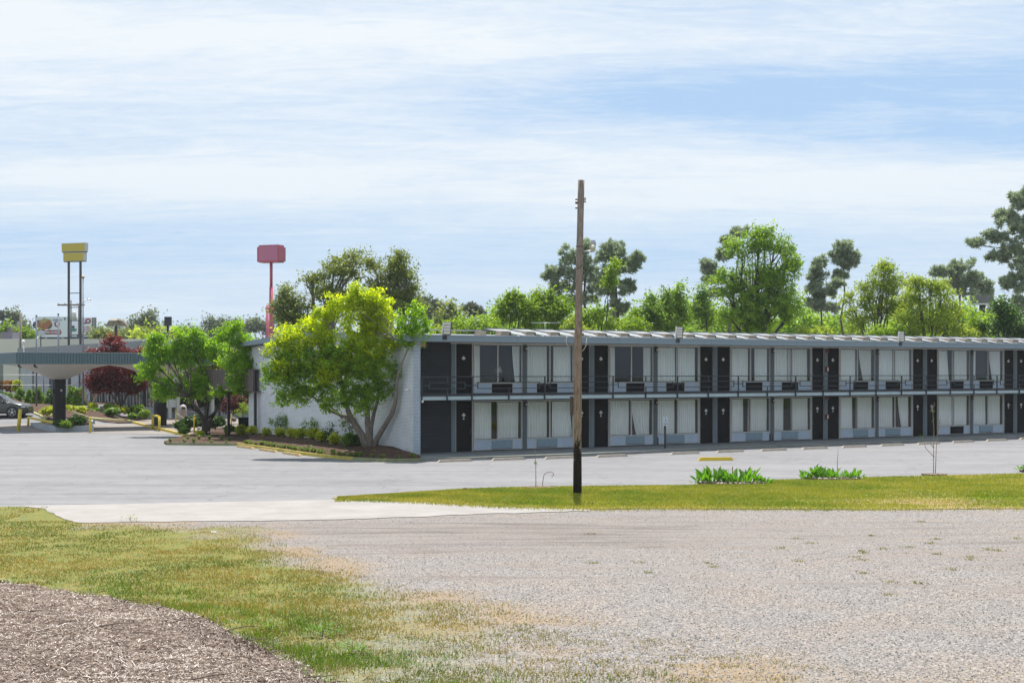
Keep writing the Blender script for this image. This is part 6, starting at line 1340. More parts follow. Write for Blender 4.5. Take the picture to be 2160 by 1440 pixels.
mp = [(200, 805, 20, 20), (225, 790, 34, 24), (258, 800, 40, 30), (290, 800, 24, 24), (240, 735, 22, 22), (236, 718, 12, 12), (205, 742, 20, 10), (275, 745, 28, 10), (292, 742, 16, 12), (215, 815, 24, 14), (275, 822, 28, 12)]
st_r = [[(251, 873, 3.6), (251, 858, 3.2), (243, 843, 2.2), (234, 828, 1.6), (228, 812, 1.2)], [(251, 872, 3), (253, 850, 2.6), (249, 832, 2), (244, 815, 1.4)], [(252, 862, 2.8), (262, 845, 2.2), (270, 828, 1.6), (275, 812, 1.2)], [(253, 850, 2), (252, 830, 1.6), (254, 812, 1.2)]]
tree('purple_maple', 'dark purple red maple with forked trunk behind the canopy', (251, 873), 120, mp, M['lf_maple'], M['bark_dark'], stems=st_r, seed=31, dep=.7, leaf=(.17, .10), dens=7, per=34, rc=.34, core=.2)
tree('red_maple_shrub', 'dusty red weeping maple at the end of the covered walk', (492, 876), 99, [(480, 852, 14, 8), (495, 845, 20, 10), (508, 852, 12, 12), (478, 862, 10, 7), (498, 862, 16, 8)], M['lf_maple2'], M['bark_dark'], seed=32, tr=.06, leaf=(.14, .06), dens=14, per=26, rc=.2)
tree('red_maple', 'red leaved tree half hidden behind the fresh green tree', (462, 885), 108, [(452, 770, 30, 28), (470, 790, 34, 26), (440, 800, 24, 20), (500, 795, 22, 20), (478, 755, 16, 14)], M['lf_maple'], M['bark_dark'], seed=33, tr=.1, leaf=(.17, .10), dens=6, per=30, rc=.35)
# pollarded trunk and stump
e = empty('pollarded_tree', at(188.5, 868, 119), 0, 'pale cut-back Y shaped trunk with stubby sprouts in the bed behind the canopy', 'tree'); b = e.location.copy()
def PX(px, py, Y=119, dy=0): return at(px, py, Y + dy) - b
a = MB(); a.tube([PX(188.5, 869), PX(188.5, 862), PX(189, 856)], [.16, .14, .13], 10); a.tube([PX(189, 857), PX(184, 846), PX(178, 836), PX(172.5, 829)], [.12, .10, .085, .08], 10); a.tube([PX(189, 857), PX(196, 850), PX(201, 840), PX(205, 831)], [.12, .10, .09, .08], 10); a.tube([PX(183, 844), PX(184, 838), PX(183, 836)], [.05, .05, .06], 8); a.tube([PX(200, 842), PX(197, 838), PX(195, 837)], [.05, .05, .05], 8); a.build('trunk', bark_mat('pale bark', (.22, .15, .11), (.50, .40, .32)), e)
crown('sprouts', [(*PX(173, 829), .25, .2, .2), (*PX(184, 835), .15, .15, .15), (*PX(205, 831), .22, .2, .2), (*PX(196, 837), .12, .12, .12)], M['lf_rusty'], e, leaf=(.10, .04), dens=12, per=12, rc=.14, seed=5)
e = empty('tree_stump', at(214.5, 871, 119.5), 0, 'short cut tree stump between the shrubs in the bed behind the canopy', 'stump'); a = MB(); a.lathe([(.22, -.2), (.20, .0), (.17, .25), (.165, .58)], n=14); a.build('trunk', M['bark_grey'], e); a = MB(); a.lathe([(.15, .582), (.15, .59)], n=14); a.build('cut_face', plain('cut wood', (.42, .30, .18), .8, amt=.2, scale=20), e)
# -------- trees behind the motel, each with its own crown
BG = 'trees behind the motel'
O_ = dict(rag=4, leaf=(.24, .15), dens=2.4, per=28, rc=.50, core=.5, rough=.3)
tree('oak_tree', 'large dull green tree behind the yellow green one, left of its two tops', (690, 0), 104, [(620, 650, 38, 42), (606, 630, 28, 26), (600, 680, 30, 30), (655, 690, 50, 40), (690, 610, 44, 34), (725, 570, 38, 30), (745, 545, 28, 20), (705, 555, 22, 22), (660, 595, 26, 18), (720, 640, 52, 44), (585, 655, 18, 20)], M['lf_oak'], M['bark_grey'], group=BG, tr=.35, seed=41, **{**O_, 'leaf': (.19, .11), 'dens': 3.3, 'rc': .42, 'per': 30, 'rough': .34, 'core': .55})
tree('oak_tree', 'large dull green tree behind the yellow green one, right of its two tops', (830, 0), 100, [(830, 560, 30, 24), (838, 545, 20, 18), (790, 560, 20, 22), (815, 600, 46, 36), (855, 590, 24, 24), (850, 640, 36, 40), (790, 640, 44, 40), (875, 660, 26, 30), (868, 610, 12, 14)], M['lf_oak'], M['bark_grey'], group=BG, tr=.35, seed=42, **{**O_, 'leaf': (.19, .11), 'dens': 3.3, 'rc': .42, 'per': 30, 'rough': .34, 'core': .55})
tree('pine_tree', 'tall pine rising directly behind the bare wooden pole', (1237, 0), 128, [(1237, 520, 14, 20), (1205, 545, 28, 26), (1172, 575, 26, 16), (1220, 585, 30, 22), (1190, 610, 34, 18), (1160, 585, 14, 10), (1240, 560, 20, 26), (1232, 630, 34, 18), (1195, 640, 30, 12), (1255, 600, 20, 20)], M['nd_pine'], M['bark_pine'], group=BG, pine=True, tr=.26, seed=51, rag=9, dens=2.7, per=28, L=.42, w=.062)
tree('pine_tree', 'bushy pine with a right-hand limb, immediately right of the lamp on the wooden pole', (1298, 0), 126, [(1298, 525, 34, 22), (1275, 540, 22, 20), (1318, 560, 28, 20), (1345, 545, 12, 12), (1335, 555, 16, 10), (1290, 575, 32, 26), (1318, 610, 22, 18), (1275, 610, 24, 20), (1300, 650, 28, 22), (1325, 600, 12, 10)], M['nd_pine'], M['bark_pine'], group=BG, pine=True, tr=.28, seed=52, rag=9, dens=2.7, per=28, L=.42, w=.062)
tree('ivy_tree', 'bright green climber-clad tree low between the two tall pines', (1265, 0), 120, [(1295, 570, 12, 26), (1285, 600, 14, 18), (1262, 660, 26, 24), (1240, 680, 22, 18), (1290, 690, 22, 16)], M['lf_bright'], M['bark_dark'], group=BG, tr=.12, seed=53, **O_)
tree('poplar_tree', 'feathery green tree with upswept shoots left of the pines', (1090, 0), 118, [(1090, 660, 32, 28), (1060, 650, 14, 20), (1075, 640, 11, 24), (1102, 640, 7, 22), (1085, 625, 5, 12), (1060, 675, 22, 18), (1120, 680, 24, 20), (1115, 655, 10, 16)], M['lf_bright'], M['bark_dark'], group=BG, tr=.14, seed=54, **O_)
tree('poplar_tree', 'green tree leaning left out of the pines next to the wooden pole', (1160, 0), 119, [(1150, 650, 30, 26), (1185, 640, 22, 26), (1140, 625, 12, 18), (1160, 625, 10, 18), (1180, 660, 26, 26), (1132, 632, 7, 9), (1170, 690, 30, 20)], M['lf_bright'], M['bark_dark'], group=BG, tr=.14, seed=55, **O_)
hedge = [(925, 705, 22, 14, 'yellow green bush above the left end of the roof'), (960, 690, 24, 22, 'bright bush between the pale far pines above the roof'), (1000, 688, 26, 22, 'dull green bush left of the feathery tree'), (1045, 695, 26, 20, 'rusty tipped bush under the feathery tree'), (1215, 690, 20, 22, 'dense bush hugging the wooden pole above the roof'), (1340, 690, 26, 26, 'dense bush right of the pines above the roof'), (1465, 700, 22, 20, 'low bush left of the large round tree'), (1700, 705, 24, 20, 'yellow bush right of the foot of the large round tree'), (1735, 700, 22, 18, 'bush at the trunk of the twin pines'), (1880, 705, 40, 22, 'broad low bush beneath the pale yellow green tree'), (2020, 700, 30, 24, 'bright yellow bush near the right edge above the roof'), (2060, 690, 22, 24, 'yellow green bush left of the dark right-hand tree')]
for i, (px, py, rx, ry, lb) in enumerate(hedge): tree('bush', lb, (px, 0), 112 + (i % 3) * 2, [(px, py, rx, ry), (px - rx * .5, py + ry * .4, rx * .7, ry * .7), (px + rx * .5, py + ry * .4, rx * .7, ry * .7)], M[('lf_yellow', 'lf_bright', 'lf_mid', 'lf_bright')[i % 4]] if i not in (0, 7, 10) else M['lf_yellow'], M['bark_dark'], 'bush', 'bushes along the back of the motel', tr=.07, seed=60 + i, **{**O_, 'leaf': (.2, .12), 'dens': 3.6, 'rc': .38})
for i, (px, tp, w, lb) in enumerate([(1340, 650, 20, 'short green columnar tree right of the pines'), (1375, 620, 24, 'broadest of the upright green trees right of the pines'), (1405, 612, 16, 'pointed green tree third in the row right of the pines'), (1432, 600, 16, 'tallest pointed green tree in the row right of the pines'), (1480, 602, 22, 'narrow green tree just left of the large round tree')]):
    tree('columnar_tree', lb, (px, 0), 122 + i, [(px, tp + 16, w * .5, 20), (px - w * .35, tp + 38, w * .95, 28), (px + w * .4, tp + 46, w * .95, 28), (px, tp + 72, w * 1.35, 34)], M['lf_mid'] if i != 3 else M['lf_green2'], M['bark_dark'], group=BG, tr=.13, seed=80 + i, **O_)
tree('round_tree', 'largest round bright green tree rising above the middle of the motel roof', (1605, 0), 116, [(1600, 510, 40, 30), (1635, 515, 34, 30), (1565, 530, 38, 32), (1660, 560, 34, 34), (1540, 580, 30, 34), (1600, 570, 56, 44), (1650, 610, 44, 40), (1560, 630, 46, 38), (1620, 650, 60, 44), (1540, 670, 34, 30), (1670, 660, 30, 34), (1595, 690, 60, 24), (1530, 615, 18, 18), (1615, 492, 20, 14)], M['lf_green2'], M['bark_dark'], group=BG, tr=.34, seed=91, rag=4, leaf=(.22, .12), dens=2.8, per=28, rc=.40, core=.6, rough=.36)
tree('pine_tree', 'pine showing behind the left side of the large round tree', (1520, 0), 140, [(1495, 560, 16, 14), (1500, 590, 22, 12), (1560, 490, 24, 14), (1535, 510, 14, 14), (1525, 540, 18, 14), (1500, 575, 12, 8), (1512, 620, 24, 10)], M['nd_pine'], M['bark_pine'], group=BG, pine=True, tr=.22, seed=92, rag=9, dens=2.8, per=28, L=.45, w=.066)
tree('pine_tree', 'shorter left pine of the thin pair between the round tree and yellow green tree', (1737, 0), 132, [(1727, 560, 18, 20), (1722, 590, 24, 16), (1740, 620, 26, 14), (1715, 610, 16, 12), (1745, 650, 30, 10), (1725, 640, 22, 10), (1765, 600, 14, 10)], M['nd_pine'], M['bark_pine'], group=BG, pine=True, tr=.2, seed=93, rag=9, dens=2.7, per=28, L=.44, w=.064)
tree('pine_tree', 'taller right pine of the thin pair with a round top', (1772, 0), 136, [(1778, 520, 26, 16), (1795, 540, 20, 14), (1765, 535, 16, 14), (1775, 560, 20, 12), (1770, 580, 14, 12), (1800, 555, 12, 10)], M['nd_pine'], M['bark_pine'], group=BG, pine=True, tr=.2, seed=94, rag=9, dens=2.8, per=28, L=.44, w=.064)
tree('ash_tree', 'pale yellow green loose tree right of the thin pines', (1850, 0), 116, [(1865, 575, 26, 20), (1855, 600, 36, 26), (1830, 620, 36, 26), (1800, 650, 36, 32), (1890, 600, 26, 24), (1870, 640, 46, 34), (1820, 680, 50, 26), (1905, 640, 30, 34), (1868, 560, 9, 12)], M['lf_yellow'], M['bark_dark'], group=BG, tr=.2, seed=95, **{**O_, 'leaf': (.20, .12), 'dens': 2.4, 'rc': .42, 'core': .3, 'per': 28})
tree('ash_tree', 'broad yellowest tree in the right third above the roof', (1960, 0), 112, [(1960, 600, 30, 22), (1940, 630, 36, 28), (1985, 620, 34, 26), (1960, 660, 56, 36), (2010, 650, 30, 30), (1915, 680, 36, 26), (2000, 690, 44, 22), (1935, 595, 14, 12)], M['lf_yellow'], M['bark_dark'], group=BG, tr=.2, seed=96, **{**O_, 'leaf': (.20, .12), 'dens': 2.4, 'rc': .42, 'core': .3, 'per': 28})
tree('pine_tree', 'flat topped pine behind the yellowest tree', (2022, 0), 138, [(2030, 570, 30, 20), (2000, 575, 28, 16), (1978, 575, 16, 10), (2060, 590, 26, 18), (2040, 610, 34, 18), (2080, 610, 14, 16), (2020, 600, 30, 14)], M['nd_pine'], M['bark_pine'], group=BG, pine=True, tr=.26, seed=97, rag=9, dens=2.5, per=28, L=.46, w=.066)
tree('pine_tree', 'tallest pine, cut by the right edge of the picture', (2185, 0), 118, [(2150, 425, 18, 24), (2125, 460, 26, 22), (2155, 480, 30, 30), (2095, 500, 26, 16), (2058, 515, 18, 10), (2130, 520, 40, 22), (2160, 550, 34, 34), (2110, 545, 26, 12), (2150, 600, 34, 26), (2190, 480, 40, 50), (2175, 420, 26, 26), (2125, 600, 14, 14), (2160, 640, 22, 14)], M['nd_pine'], M['bark_pine'], group=BG, pine=True, tr=.3, seed=98, rag=9, dens=2.7, per=28, L=.40, w=.058)
tree('dark_tree', 'dense dark green tree at the far right above the roof', (2125, 0), 114, [(2120, 665, 22, 28), (2105, 690, 28, 24), (2140, 690, 26, 26), (2160, 700, 26, 24), (2110, 650, 10, 14)], M['lf_dark'], M['bark_dark'], group=BG, tr=.15, seed=99, **{**O_, 'dens': 2.6})
# -------- far trees
FG = 'far trees on the skyline'; FO = dict(rag=3, leaf=(.6, .4), dens=.85, per=30, rc=1.3, core=.3)
far = [('pine_tree', 10, 700, 30, 300, [(5, 668, 14, 12), (12, 690, 14, 14), (0, 700, 18, 12)], 1, 'far pine touching the left edge of the picture'), ('far_tree', 26, 0, 0, 300, [(26, 670, 12, 12), (34, 680, 8, 10), (22, 690, 16, 12)], 1, 'round far tree just left of the thick old pole'),
       ('far_tree', 50, 0, 0, 290, [(52, 692, 10, 8), (40, 700, 12, 8)], 1, 'small far tree behind the thick old pole'), ('far_tree', 308, 0, 0, 270, [(304, 685, 22, 16), (318, 690, 22, 18), (290, 700, 20, 14), (330, 702, 16, 12), (306, 673, 12, 8)], 1, 'biggest far tree with the pale pole in front, left of the green tree'),
       ('far_tree', 265, 0, 0, 240, [(262, 710, 14, 8), (282, 706, 12, 10)], 2, 'light green far tree right of the flood lamp pole'), ('far_tree', 330, 0, 0, 190, [(325, 714, 30, 9), (350, 716, 22, 10), (305, 718, 16, 8)], 3, 'yellow green bushy tree above the lobby parapet'),
       ('far_tree', 452, 0, 0, 330, [(452, 684, 18, 12), (444, 696, 16, 14), (466, 696, 14, 12)], 1, 'far dark tree standing above the middle of the green tree'), ('far_tree', 495, 0, 0, 330, [(490, 682, 12, 10), (505, 688, 18, 12), (520, 692, 14, 12)], 1, 'first far tree right of the green tree top'),
       ('far_tree', 545, 0, 0, 330, [(535, 683, 16, 11), (552, 688, 16, 12), (565, 694, 12, 12)], 1, 'far tree immediately left of the thin red pole'), ('far_tree', 385, 0, 0, 320, [(382, 700, 10, 10), (400, 702, 14, 8), (420, 700, 12, 8)], 1, 'low far tree over the left part of the green tree'),
       ('far_tree', 210, 0, 0, 330, [(212, 702, 12, 8), (230, 700, 14, 8), (250, 698, 14, 8)], 1, 'long low far tree right of the lattice side of the billboard'), ('far_tree', 222, 0, 0, 220, [(210, 714, 12, 8), (222, 712, 8, 8)], 2, 'small light green tree beside the billboard lattice'),
       ('far_tree', 890, 0, 0, 230, [(893, 645, 12, 12), (900, 665, 12, 14)], 1, 'far tree peeping out right of the large dull green trees'), ('pine_tree', 921, 0, 0, 230, [(922, 645, 15, 10), (918, 655, 18, 8), (925, 665, 12, 7)], 0, 'pale far pine with flat crown above the left floodlight'),
       ('pine_tree', 996, 0, 0, 220, [(995, 648, 14, 9), (985, 655, 14, 6), (1010, 658, 14, 7), (1000, 665, 16, 6)], 0, 'small far pine alone on the skyline left of the feathery tree'), ('far_tree', 945, 0, 0, 200, [(950, 665, 18, 14), (935, 680, 18, 14), (965, 682, 14, 14)], 2, 'hazy light green tree by the distant dark pole'),
       ('far_tree', 2140, 0, 0, 220, [(2130, 650, 30, 16), (2100, 665, 20, 18), (2160, 645, 24, 14)], 1, 'far wooded clump under the tallest pine at right'), ('far_tree', 2075, 0, 0, 210, [(2070, 690, 24, 20), (2085, 675, 14, 16)], 1, 'shadowy far tree under the grey sign box'),
       ('far_tree', 1480, 0, 0, 200, [(1470, 680, 30, 20), (1500, 690, 20, 18)], 1, 'far tree filling the gap left of the large round tree')]
for i, (nm, bx_, _, _, Y_, L_, kind, lb) in enumerate(far):
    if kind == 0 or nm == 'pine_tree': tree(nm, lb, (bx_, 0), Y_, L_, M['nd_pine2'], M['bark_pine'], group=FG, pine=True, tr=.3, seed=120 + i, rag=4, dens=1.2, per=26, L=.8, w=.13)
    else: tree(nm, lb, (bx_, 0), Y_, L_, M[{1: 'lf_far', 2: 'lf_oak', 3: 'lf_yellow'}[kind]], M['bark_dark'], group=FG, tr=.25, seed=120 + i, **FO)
tree('hedge_tree', 'long bright yellow green leafy tree behind the beige warehouse', (40, 0), 225, [(10, 705, 18, 10), (25, 700, 14, 9), (45, 706, 16, 10), (62, 708, 14, 9), (2, 710, 12, 8), (18, 693, 8, 6)], M['lf_bright'], M['bark_dark'], seed=150, tr=.2, leaf=(.5, .34), dens=1.6, per=28, rc=.8)
r_ = np.random.RandomState(77); xs_ = np.linspace(-150, 60, 60)
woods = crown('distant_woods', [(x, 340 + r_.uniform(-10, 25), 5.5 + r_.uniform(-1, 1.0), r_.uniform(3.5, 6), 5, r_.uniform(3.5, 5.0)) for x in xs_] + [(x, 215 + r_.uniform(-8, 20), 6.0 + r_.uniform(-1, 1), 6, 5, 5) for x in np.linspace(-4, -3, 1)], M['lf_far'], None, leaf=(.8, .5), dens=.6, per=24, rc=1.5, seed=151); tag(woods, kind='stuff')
woods3 = crown('woods_behind_motel', [(x, 168 + r_.uniform(-8, 14), 5.9 + r_.uniform(-1.3, 1.4), 5, 4, r_.uniform(3.8, 5.6)) for x in np.linspace(-3, 92, 34)], M['lf_green2'], None, leaf=(.42, .26), dens=1.3, per=26, rc=.8, core=.4, seed=153); tag(woods3, kind='stuff')
woods2 = crown('woods_behind', [(x, -52 + r_.uniform(-6, 6), 7 + r_.uniform(-1, 3), 6, 5, r_.uniform(6, 9)) for x in np.linspace(-60, 75, 22)], M['lf_mid'], None, leaf=(.9, .6), dens=.55, per=14, rc=1.4, seed=152); tag(woods2, kind='stuff')
# -------- shrubs
def shrub(label, px, py, rx, ry, Y=None, mat='lf_gold', shape='round', group=None, seed=1, z=0.0, name='shrub', fine=.07, cat='shrub', stemcol='bark_dark', h0=0):
    if Y is None: g = bedpt(px, py); Y = g.y; b = Vector((g.x, g.y, g.z - .02))
    else: b = at(px, py, Y)
    e = empty(name, b, 0, label, cat, group); k = Y / 3000; R_, H = rx * k * 1.25, ry * k * 1.15; rnd = random.Random(seed); L = []
    if shape == 'round':
        for _ in range(7): L.append((rnd.uniform(-.35, .35) * R_, rnd.uniform(-.35, .35) * R_, H * rnd.uniform(.95, 1.25), R_ * .68, R_ * .68, H * .68))
    elif shape == 'cone':
        for i, t in enumerate((0.12, .32, .52, .7, .86)): L.append((rnd.uniform(-.05, .05) * R_, 0, 2 * H * t + .1, R_ * (1.0 - .72 * t ** 1.5), R_ * (1.0 - .72 * t ** 1.5), H * .32))
    mb = MB()
    for _ in range(7): q = Vector((rnd.uniform(-.6, .6) * R_, rnd.uniform(-.6, .6) * R_, H * rnd.uniform(.7, 1.4))); limb(mb, (rnd.uniform(-.04, .04), 0, -.03), q, .018, .006, rnd, .1, 4, 5)
    mb.build('stems', M[stemcol], e)
    crown('foliage', L, M[mat], e, leaf=(fine * 1.4, fine * .8), dens=30 if R_ < .5 else 20, per=12, rc=.11, seed=seed, core=.5, rough=.12); return e
row = [(533.6, 916.5, 9, 8.5, 'lf_gold', 'first golden shrub right of the black trash can'), (563, 919, 8.5, 7.5, 'lf_gold', 'golden shrub under the small left wall tree'), (591.6, 920.5, 10, 8, 'lf_gold', 'third golden shrub from the left along the brick end wall'), (616, 922, 10, 8.5, 'lf_gold', 'fourth golden shrub from the left along the brick end wall'), (637, 924.5, 11.5, 9.5, 'lf_gold', 'wide golden shrub touching its neighbour in the middle of the wall bed'), (658.7, 926, 12, 10.5, 'lf_gold', 'tallest golden shrub in the middle of the wall bed'), (681, 931.5, 11, 9.5, 'lf_gold', 'golden shrub in front of the dark wall bush'), (708, 936.5, 11, 9.5, 'lf_gold', 'last golden shrub, left of the round green shrub'), (735.5, 940, 14.5, 12.5, 'lf_box', 'round green shrub just left of the big forked trunk'), (762, 939, 13.5, 10.5, 'lf_dark', 'dark round shrub tucked behind the big forked trunk'), (509, 917, 11, 9.5, 'lf_gold', 'loose golden shrub in front of the black trash can')]
for i, (px, py, rx, ry, mt, lb) in enumerate(row): shrub(lb, px, py, rx, ry, mat=mt, seed=200 + i, group='low shrubs along the brick end wall')
def small_tree(label, px, py, lobes, mat, seed, Y=None, tr=.03):
    g = bedpt(px, py); return tree('small_tree', label, (px, py), Y or g.y, lobes, M[mat], M['bark_dark'], 'small tree', None, tr=tr, fork=.45, seed=seed, leaf=(.10, .055), dens=16, per=14, rc=.16, core=.2)
small_tree('small leggy wall tree above the golden shrubs near the left end of the brick wall', 591, 915, [(580, 888, 14, 10), (598, 884, 14, 10), (606, 895, 10, 9), (590, 896, 12, 8)], 'lf_box', 220)
small_tree('two-headed small dark bush against the middle of the brick wall', 655, 915, [(644, 899, 9, 8), (667, 898, 12, 12), (658, 891, 9, 6)], 'lf_box', 221)
small_tree('dark low bush behind the golden shrub in the wall bed', 690, 932, [(690, 912, 16, 12), (698, 902, 10, 8), (706, 918, 10, 8)], 'lf_dark', 222, tr=.04)
small_tree('spindly open tree against the wall left of the big forked trunk', 738, 928, [(736, 885, 16, 10), (725, 895, 10, 8), (748, 893, 12, 9), (738, 903, 12, 6)], 'lf_oak', 223)
small_tree('yellow green shrub at the end of the covered walk', 512, 880, [(515, 857, 9, 12), (505, 870, 10, 8), (520, 868, 8, 10)], 'lf_bright', 224, Y=97)
for i, (px, py, rx, ry, Y, lb) in enumerate([(43, 844, 10, 10, 133, 'leftmost cone hedge plant, behind the car roof'), (62, 852, 8, 12, 131, 'narrow hedge plant right above the car bonnet'), (80, 862, 13.5, 19, 128, 'largest cone hedge plant, right of the car nose'), (104, 862, 10, 16, 126, 'cone hedge plant just left of the dark canopy column'), (119, 862, 9, 13, 126, 'hedge plant hidden behind the dark canopy column'), (152, 865, 12.5, 21, 124, 'tall cone hedge plant right of the dark canopy column'), (168, 865, 14, 19.5, 123, 'cone hedge plant beside the pale pollarded trunk')]):
    shrub(lb, px, py, rx, ry, Y, 'lf_box', 'cone', 'clipped cone hedge plants by the lobby wall', 240 + i, name='hedge_plant', fine=.13)
for i, (px, py, rx, ry, Y, mt, lb) in enumerate([(8, 848, 16, 9, 140, 'lf_box', 'green bush above the car roof at the left edge'), (22, 828, 14, 12, 150, 'lf_rusty', 'rusty orange bush below the chain link fence'), (6, 822, 14, 8, 152, 'lf_rusty', 'orange bush at the left edge below the fence'), (34, 832, 9, 14, 146, 'lf_gold', 'yellow bush at the corner of the white brick wall'), (101, 876, 13, 7.5, 106, 'lf_gold', 'golden shrub in the planter left of the dark column'), (139, 876, 9, 9, 112, 'lf_gold', 'golden shrub just right of the dark column'), (155, 873, 8, 7, 114, 'lf_gold', 'golden shrub below the tall cone hedge plant'), (170, 875, 9, 8, 113, 'lf_gold', 'golden shrub in front of the pollarded trunk'), (195, 866, 8, 7, 118, 'lf_gold', 'golden shrub right behind the pollarded trunk'), (203, 876, 8.5, 6.5, 117, 'lf_box', 'low green shrub in front of the stump'), (228, 868, 8, 7, 118, 'lf_bright', 'bright green shrub left of the purple maple trunk'), (237, 878, 13, 8, 116, 'lf_box', 'wide green shrub at the foot of the purple maple'), (244, 866, 5, 5, 118, 'lf_gold', 'small yellow shrub touching the purple maple trunk'), (262, 872, 8, 5.5, 118, 'lf_gold', 'low yellow shrub right of the purple maple trunk'), (273.5, 871, 7, 6.5, 119, 'lf_dark', 'dark shrub against the lobby sill'), (290, 870, 9, 7, 118, 'lf_box', 'dark green shrub under the lobby windows'), (305, 882, 9, 8, 114, 'lf_bright', 'rounded bright shrub next to the yellow kerb'), (280, 884, 6, 5, 114, 'lf_box', 'small green shrub at the kerb corner'), (187, 874, 6, 5, 116, 'lf_oak', 'thin pale shrub before the stump')]):
    shrub(lb, px, py, rx, ry, Y, mt, 'round', 'shrubs in the lobby bed', 260 + i, fine=.12)
for i, (px, py, rx, ry, Y, mt, lb) in enumerate([(126, 901, 9, 6, 96.6, 'lf_dark', 'dark trailing plant at the foot of the column in the planter'), (160, 901, 17, 11, 96.8, 'lf_dark', 'large dark shrub filling the right end of the planter'), (140, 902, 12, 6, 96.4, 'lf_mid', 'low green plant in the middle of the planter'), (378, 907, 9, 8, 93, 'lf_dark', 'dark shrub beside the rope post at the kerb'), (400, 904, 15, 11, 94, 'lf_dark', 'wide black-green shrub behind the pale rope'), (420, 902, 12, 12, 95, 'lf_dark', 'dark shrub just left of the dogwood stems'), (455, 905, 16, 12, 93, 'lf_dark', 'dark shrub just right of the dogwood stems'), (484, 912, 9, 6.5, 91, 'lf_box', 'green shrub by the thin black post'), (388, 914, 9, 5, 89, 'lf_box', 'low green plant beside the yellow rope post'), (421, 920, 7, 4, 88, 'lf_gold', 'small yellow plant at the foot of the dogwood')]):
    shrub(lb, px, py, rx, ry, Y, mt, 'round', None, 290 + i, fine=.12)
for i, (px, py, rr, Y, lb) in enumerate([(432, 920.5, 4.5, 88.5, 'white rock at the foot of the dogwood stems'), (420, 903, 4, 92, 'pale rock left of the dogwood stems'), (493, 884, 6, 97, 'brown boulder by the dusty red maple'), (792, 957.5, 2.6, 69, 'small white rock under the big forked trunk'), (441, 912, 3.5, 90, 'grey rock right of the dogwood stems')]):
    g = at(px, py, Y); bm = bmesh.new(); bmesh.ops.create_icosphere(bm, subdivisions=2, radius=rr * Y / 3000); rd = random.Random(i)
    for v in bm.verts: v.co *= rd.uniform(.8, 1.15); v.co.z *= .8
    me = bpy.data.meshes.new('rock'); bm.to_mesh(me); bm.free(); me.materials.append(M['aggregate'] if i in (1, 4) else (M['bark_grey'] if i == 2 else M['white'])); o = bpy.data.objects.new('rock', me); COL.objects.link(o); o.location = g; tag(o, lb, 'rock')
# liriope tufts behind the kerb: one built, the rest copied
M['lf_liriope'] = leaf_mat('grassy tuft', (.07, .13, .02), (.26, .33, .06), .35, 1.2, .5)
def tuft_mesh(seed, h=.24, n=90):
    r = np.random.RandomState(seed); a = r.uniform(0, 6.283, n); o_ = r.uniform(.2, 1, n) * h * 1.0; d = np.stack([np.cos(a), np.sin(a)], -1); s = np.stack([-np.sin(a), np.cos(a), 0 * a], -1) * .012
    b = np.stack([d[:, 0] * .03, d[:, 1] * .03, 0 * a], -1); m_ = np.stack([d[:, 0] * o_ * .5, d[:, 1] * o_ * .5, h * r.uniform(.6, 1, n)], -1); t_ = np.stack([d[:, 0] * o_, d[:, 1] * o_, h * r.uniform(.25, .95, n)], -1)
    V = np.concatenate([np.stack([b - s, b + s, m_ + s, m_ - s], 1), np.stack([m_ - s, m_ + s, t_ + s * .2, t_ - s * .2], 1)]); return V, np.tile(r.rand(n), 2)
protos = []
TG = 'grassy tufts planted behind the kerb'
def tufts(name_label, pts, off, seed0, step=.42, jit=.12):
    P = [G(*p) for p in pts]; k = 0; rd = random.Random(seed0)
    for a_, b_ in zip(P[:-1], P[1:]):
        L = math.hypot(b_.x - a_.x, b_.y - a_.y); n = max(1, int(L / step))
        for i in range(n):
            p = a_.lerp(b_, (i + rd.random() * .5) / n); d = Vector((-(b_.y - a_.y), b_.x - a_.x, 0)).normalized(); q = p + d * (off + rd.uniform(-jit, jit))
            if len(protos) < 3: V, tn = tuft_mesh(len(protos)); o = soup('grassy_tuft', V, 4, M['lf_liriope'], None, tn); protos.append(o)
            else: o = rd.choice(protos).copy(); COL.objects.link(o)
            s_ = rd.uniform(.75, 1.25); o.location = (q.x, q.y, Tf(q.x, q.y) + .11); o.rotation_euler = (0, 0, rd.uniform(0, 6)); o.scale = (s_, s_, s_); tag(o, name_label, 'plant', TG)
tufts('small grassy tuft in the row behind the kerb under the dogwood', bed_edge[:3], .38, 1, .62)
tufts('small grassy tuft in the dense row behind the yellow kerb and orange wheel stops', bed_edge[2:8], .36, 2, .36)
tufts('small dark grassy tuft behind the green kerb under the big forked tree', bed_edge[7:], .42, 3, .5)
tufts('small grassy tuft in the second row under the dogwood', [(395, 930), (495, 933)], .2, 4, .6, .3)
tufts('small grassy tuft in the second row near the big forked tree', [(640, 952), (720, 962), (800, 967)], .3, 5, .55, .3)
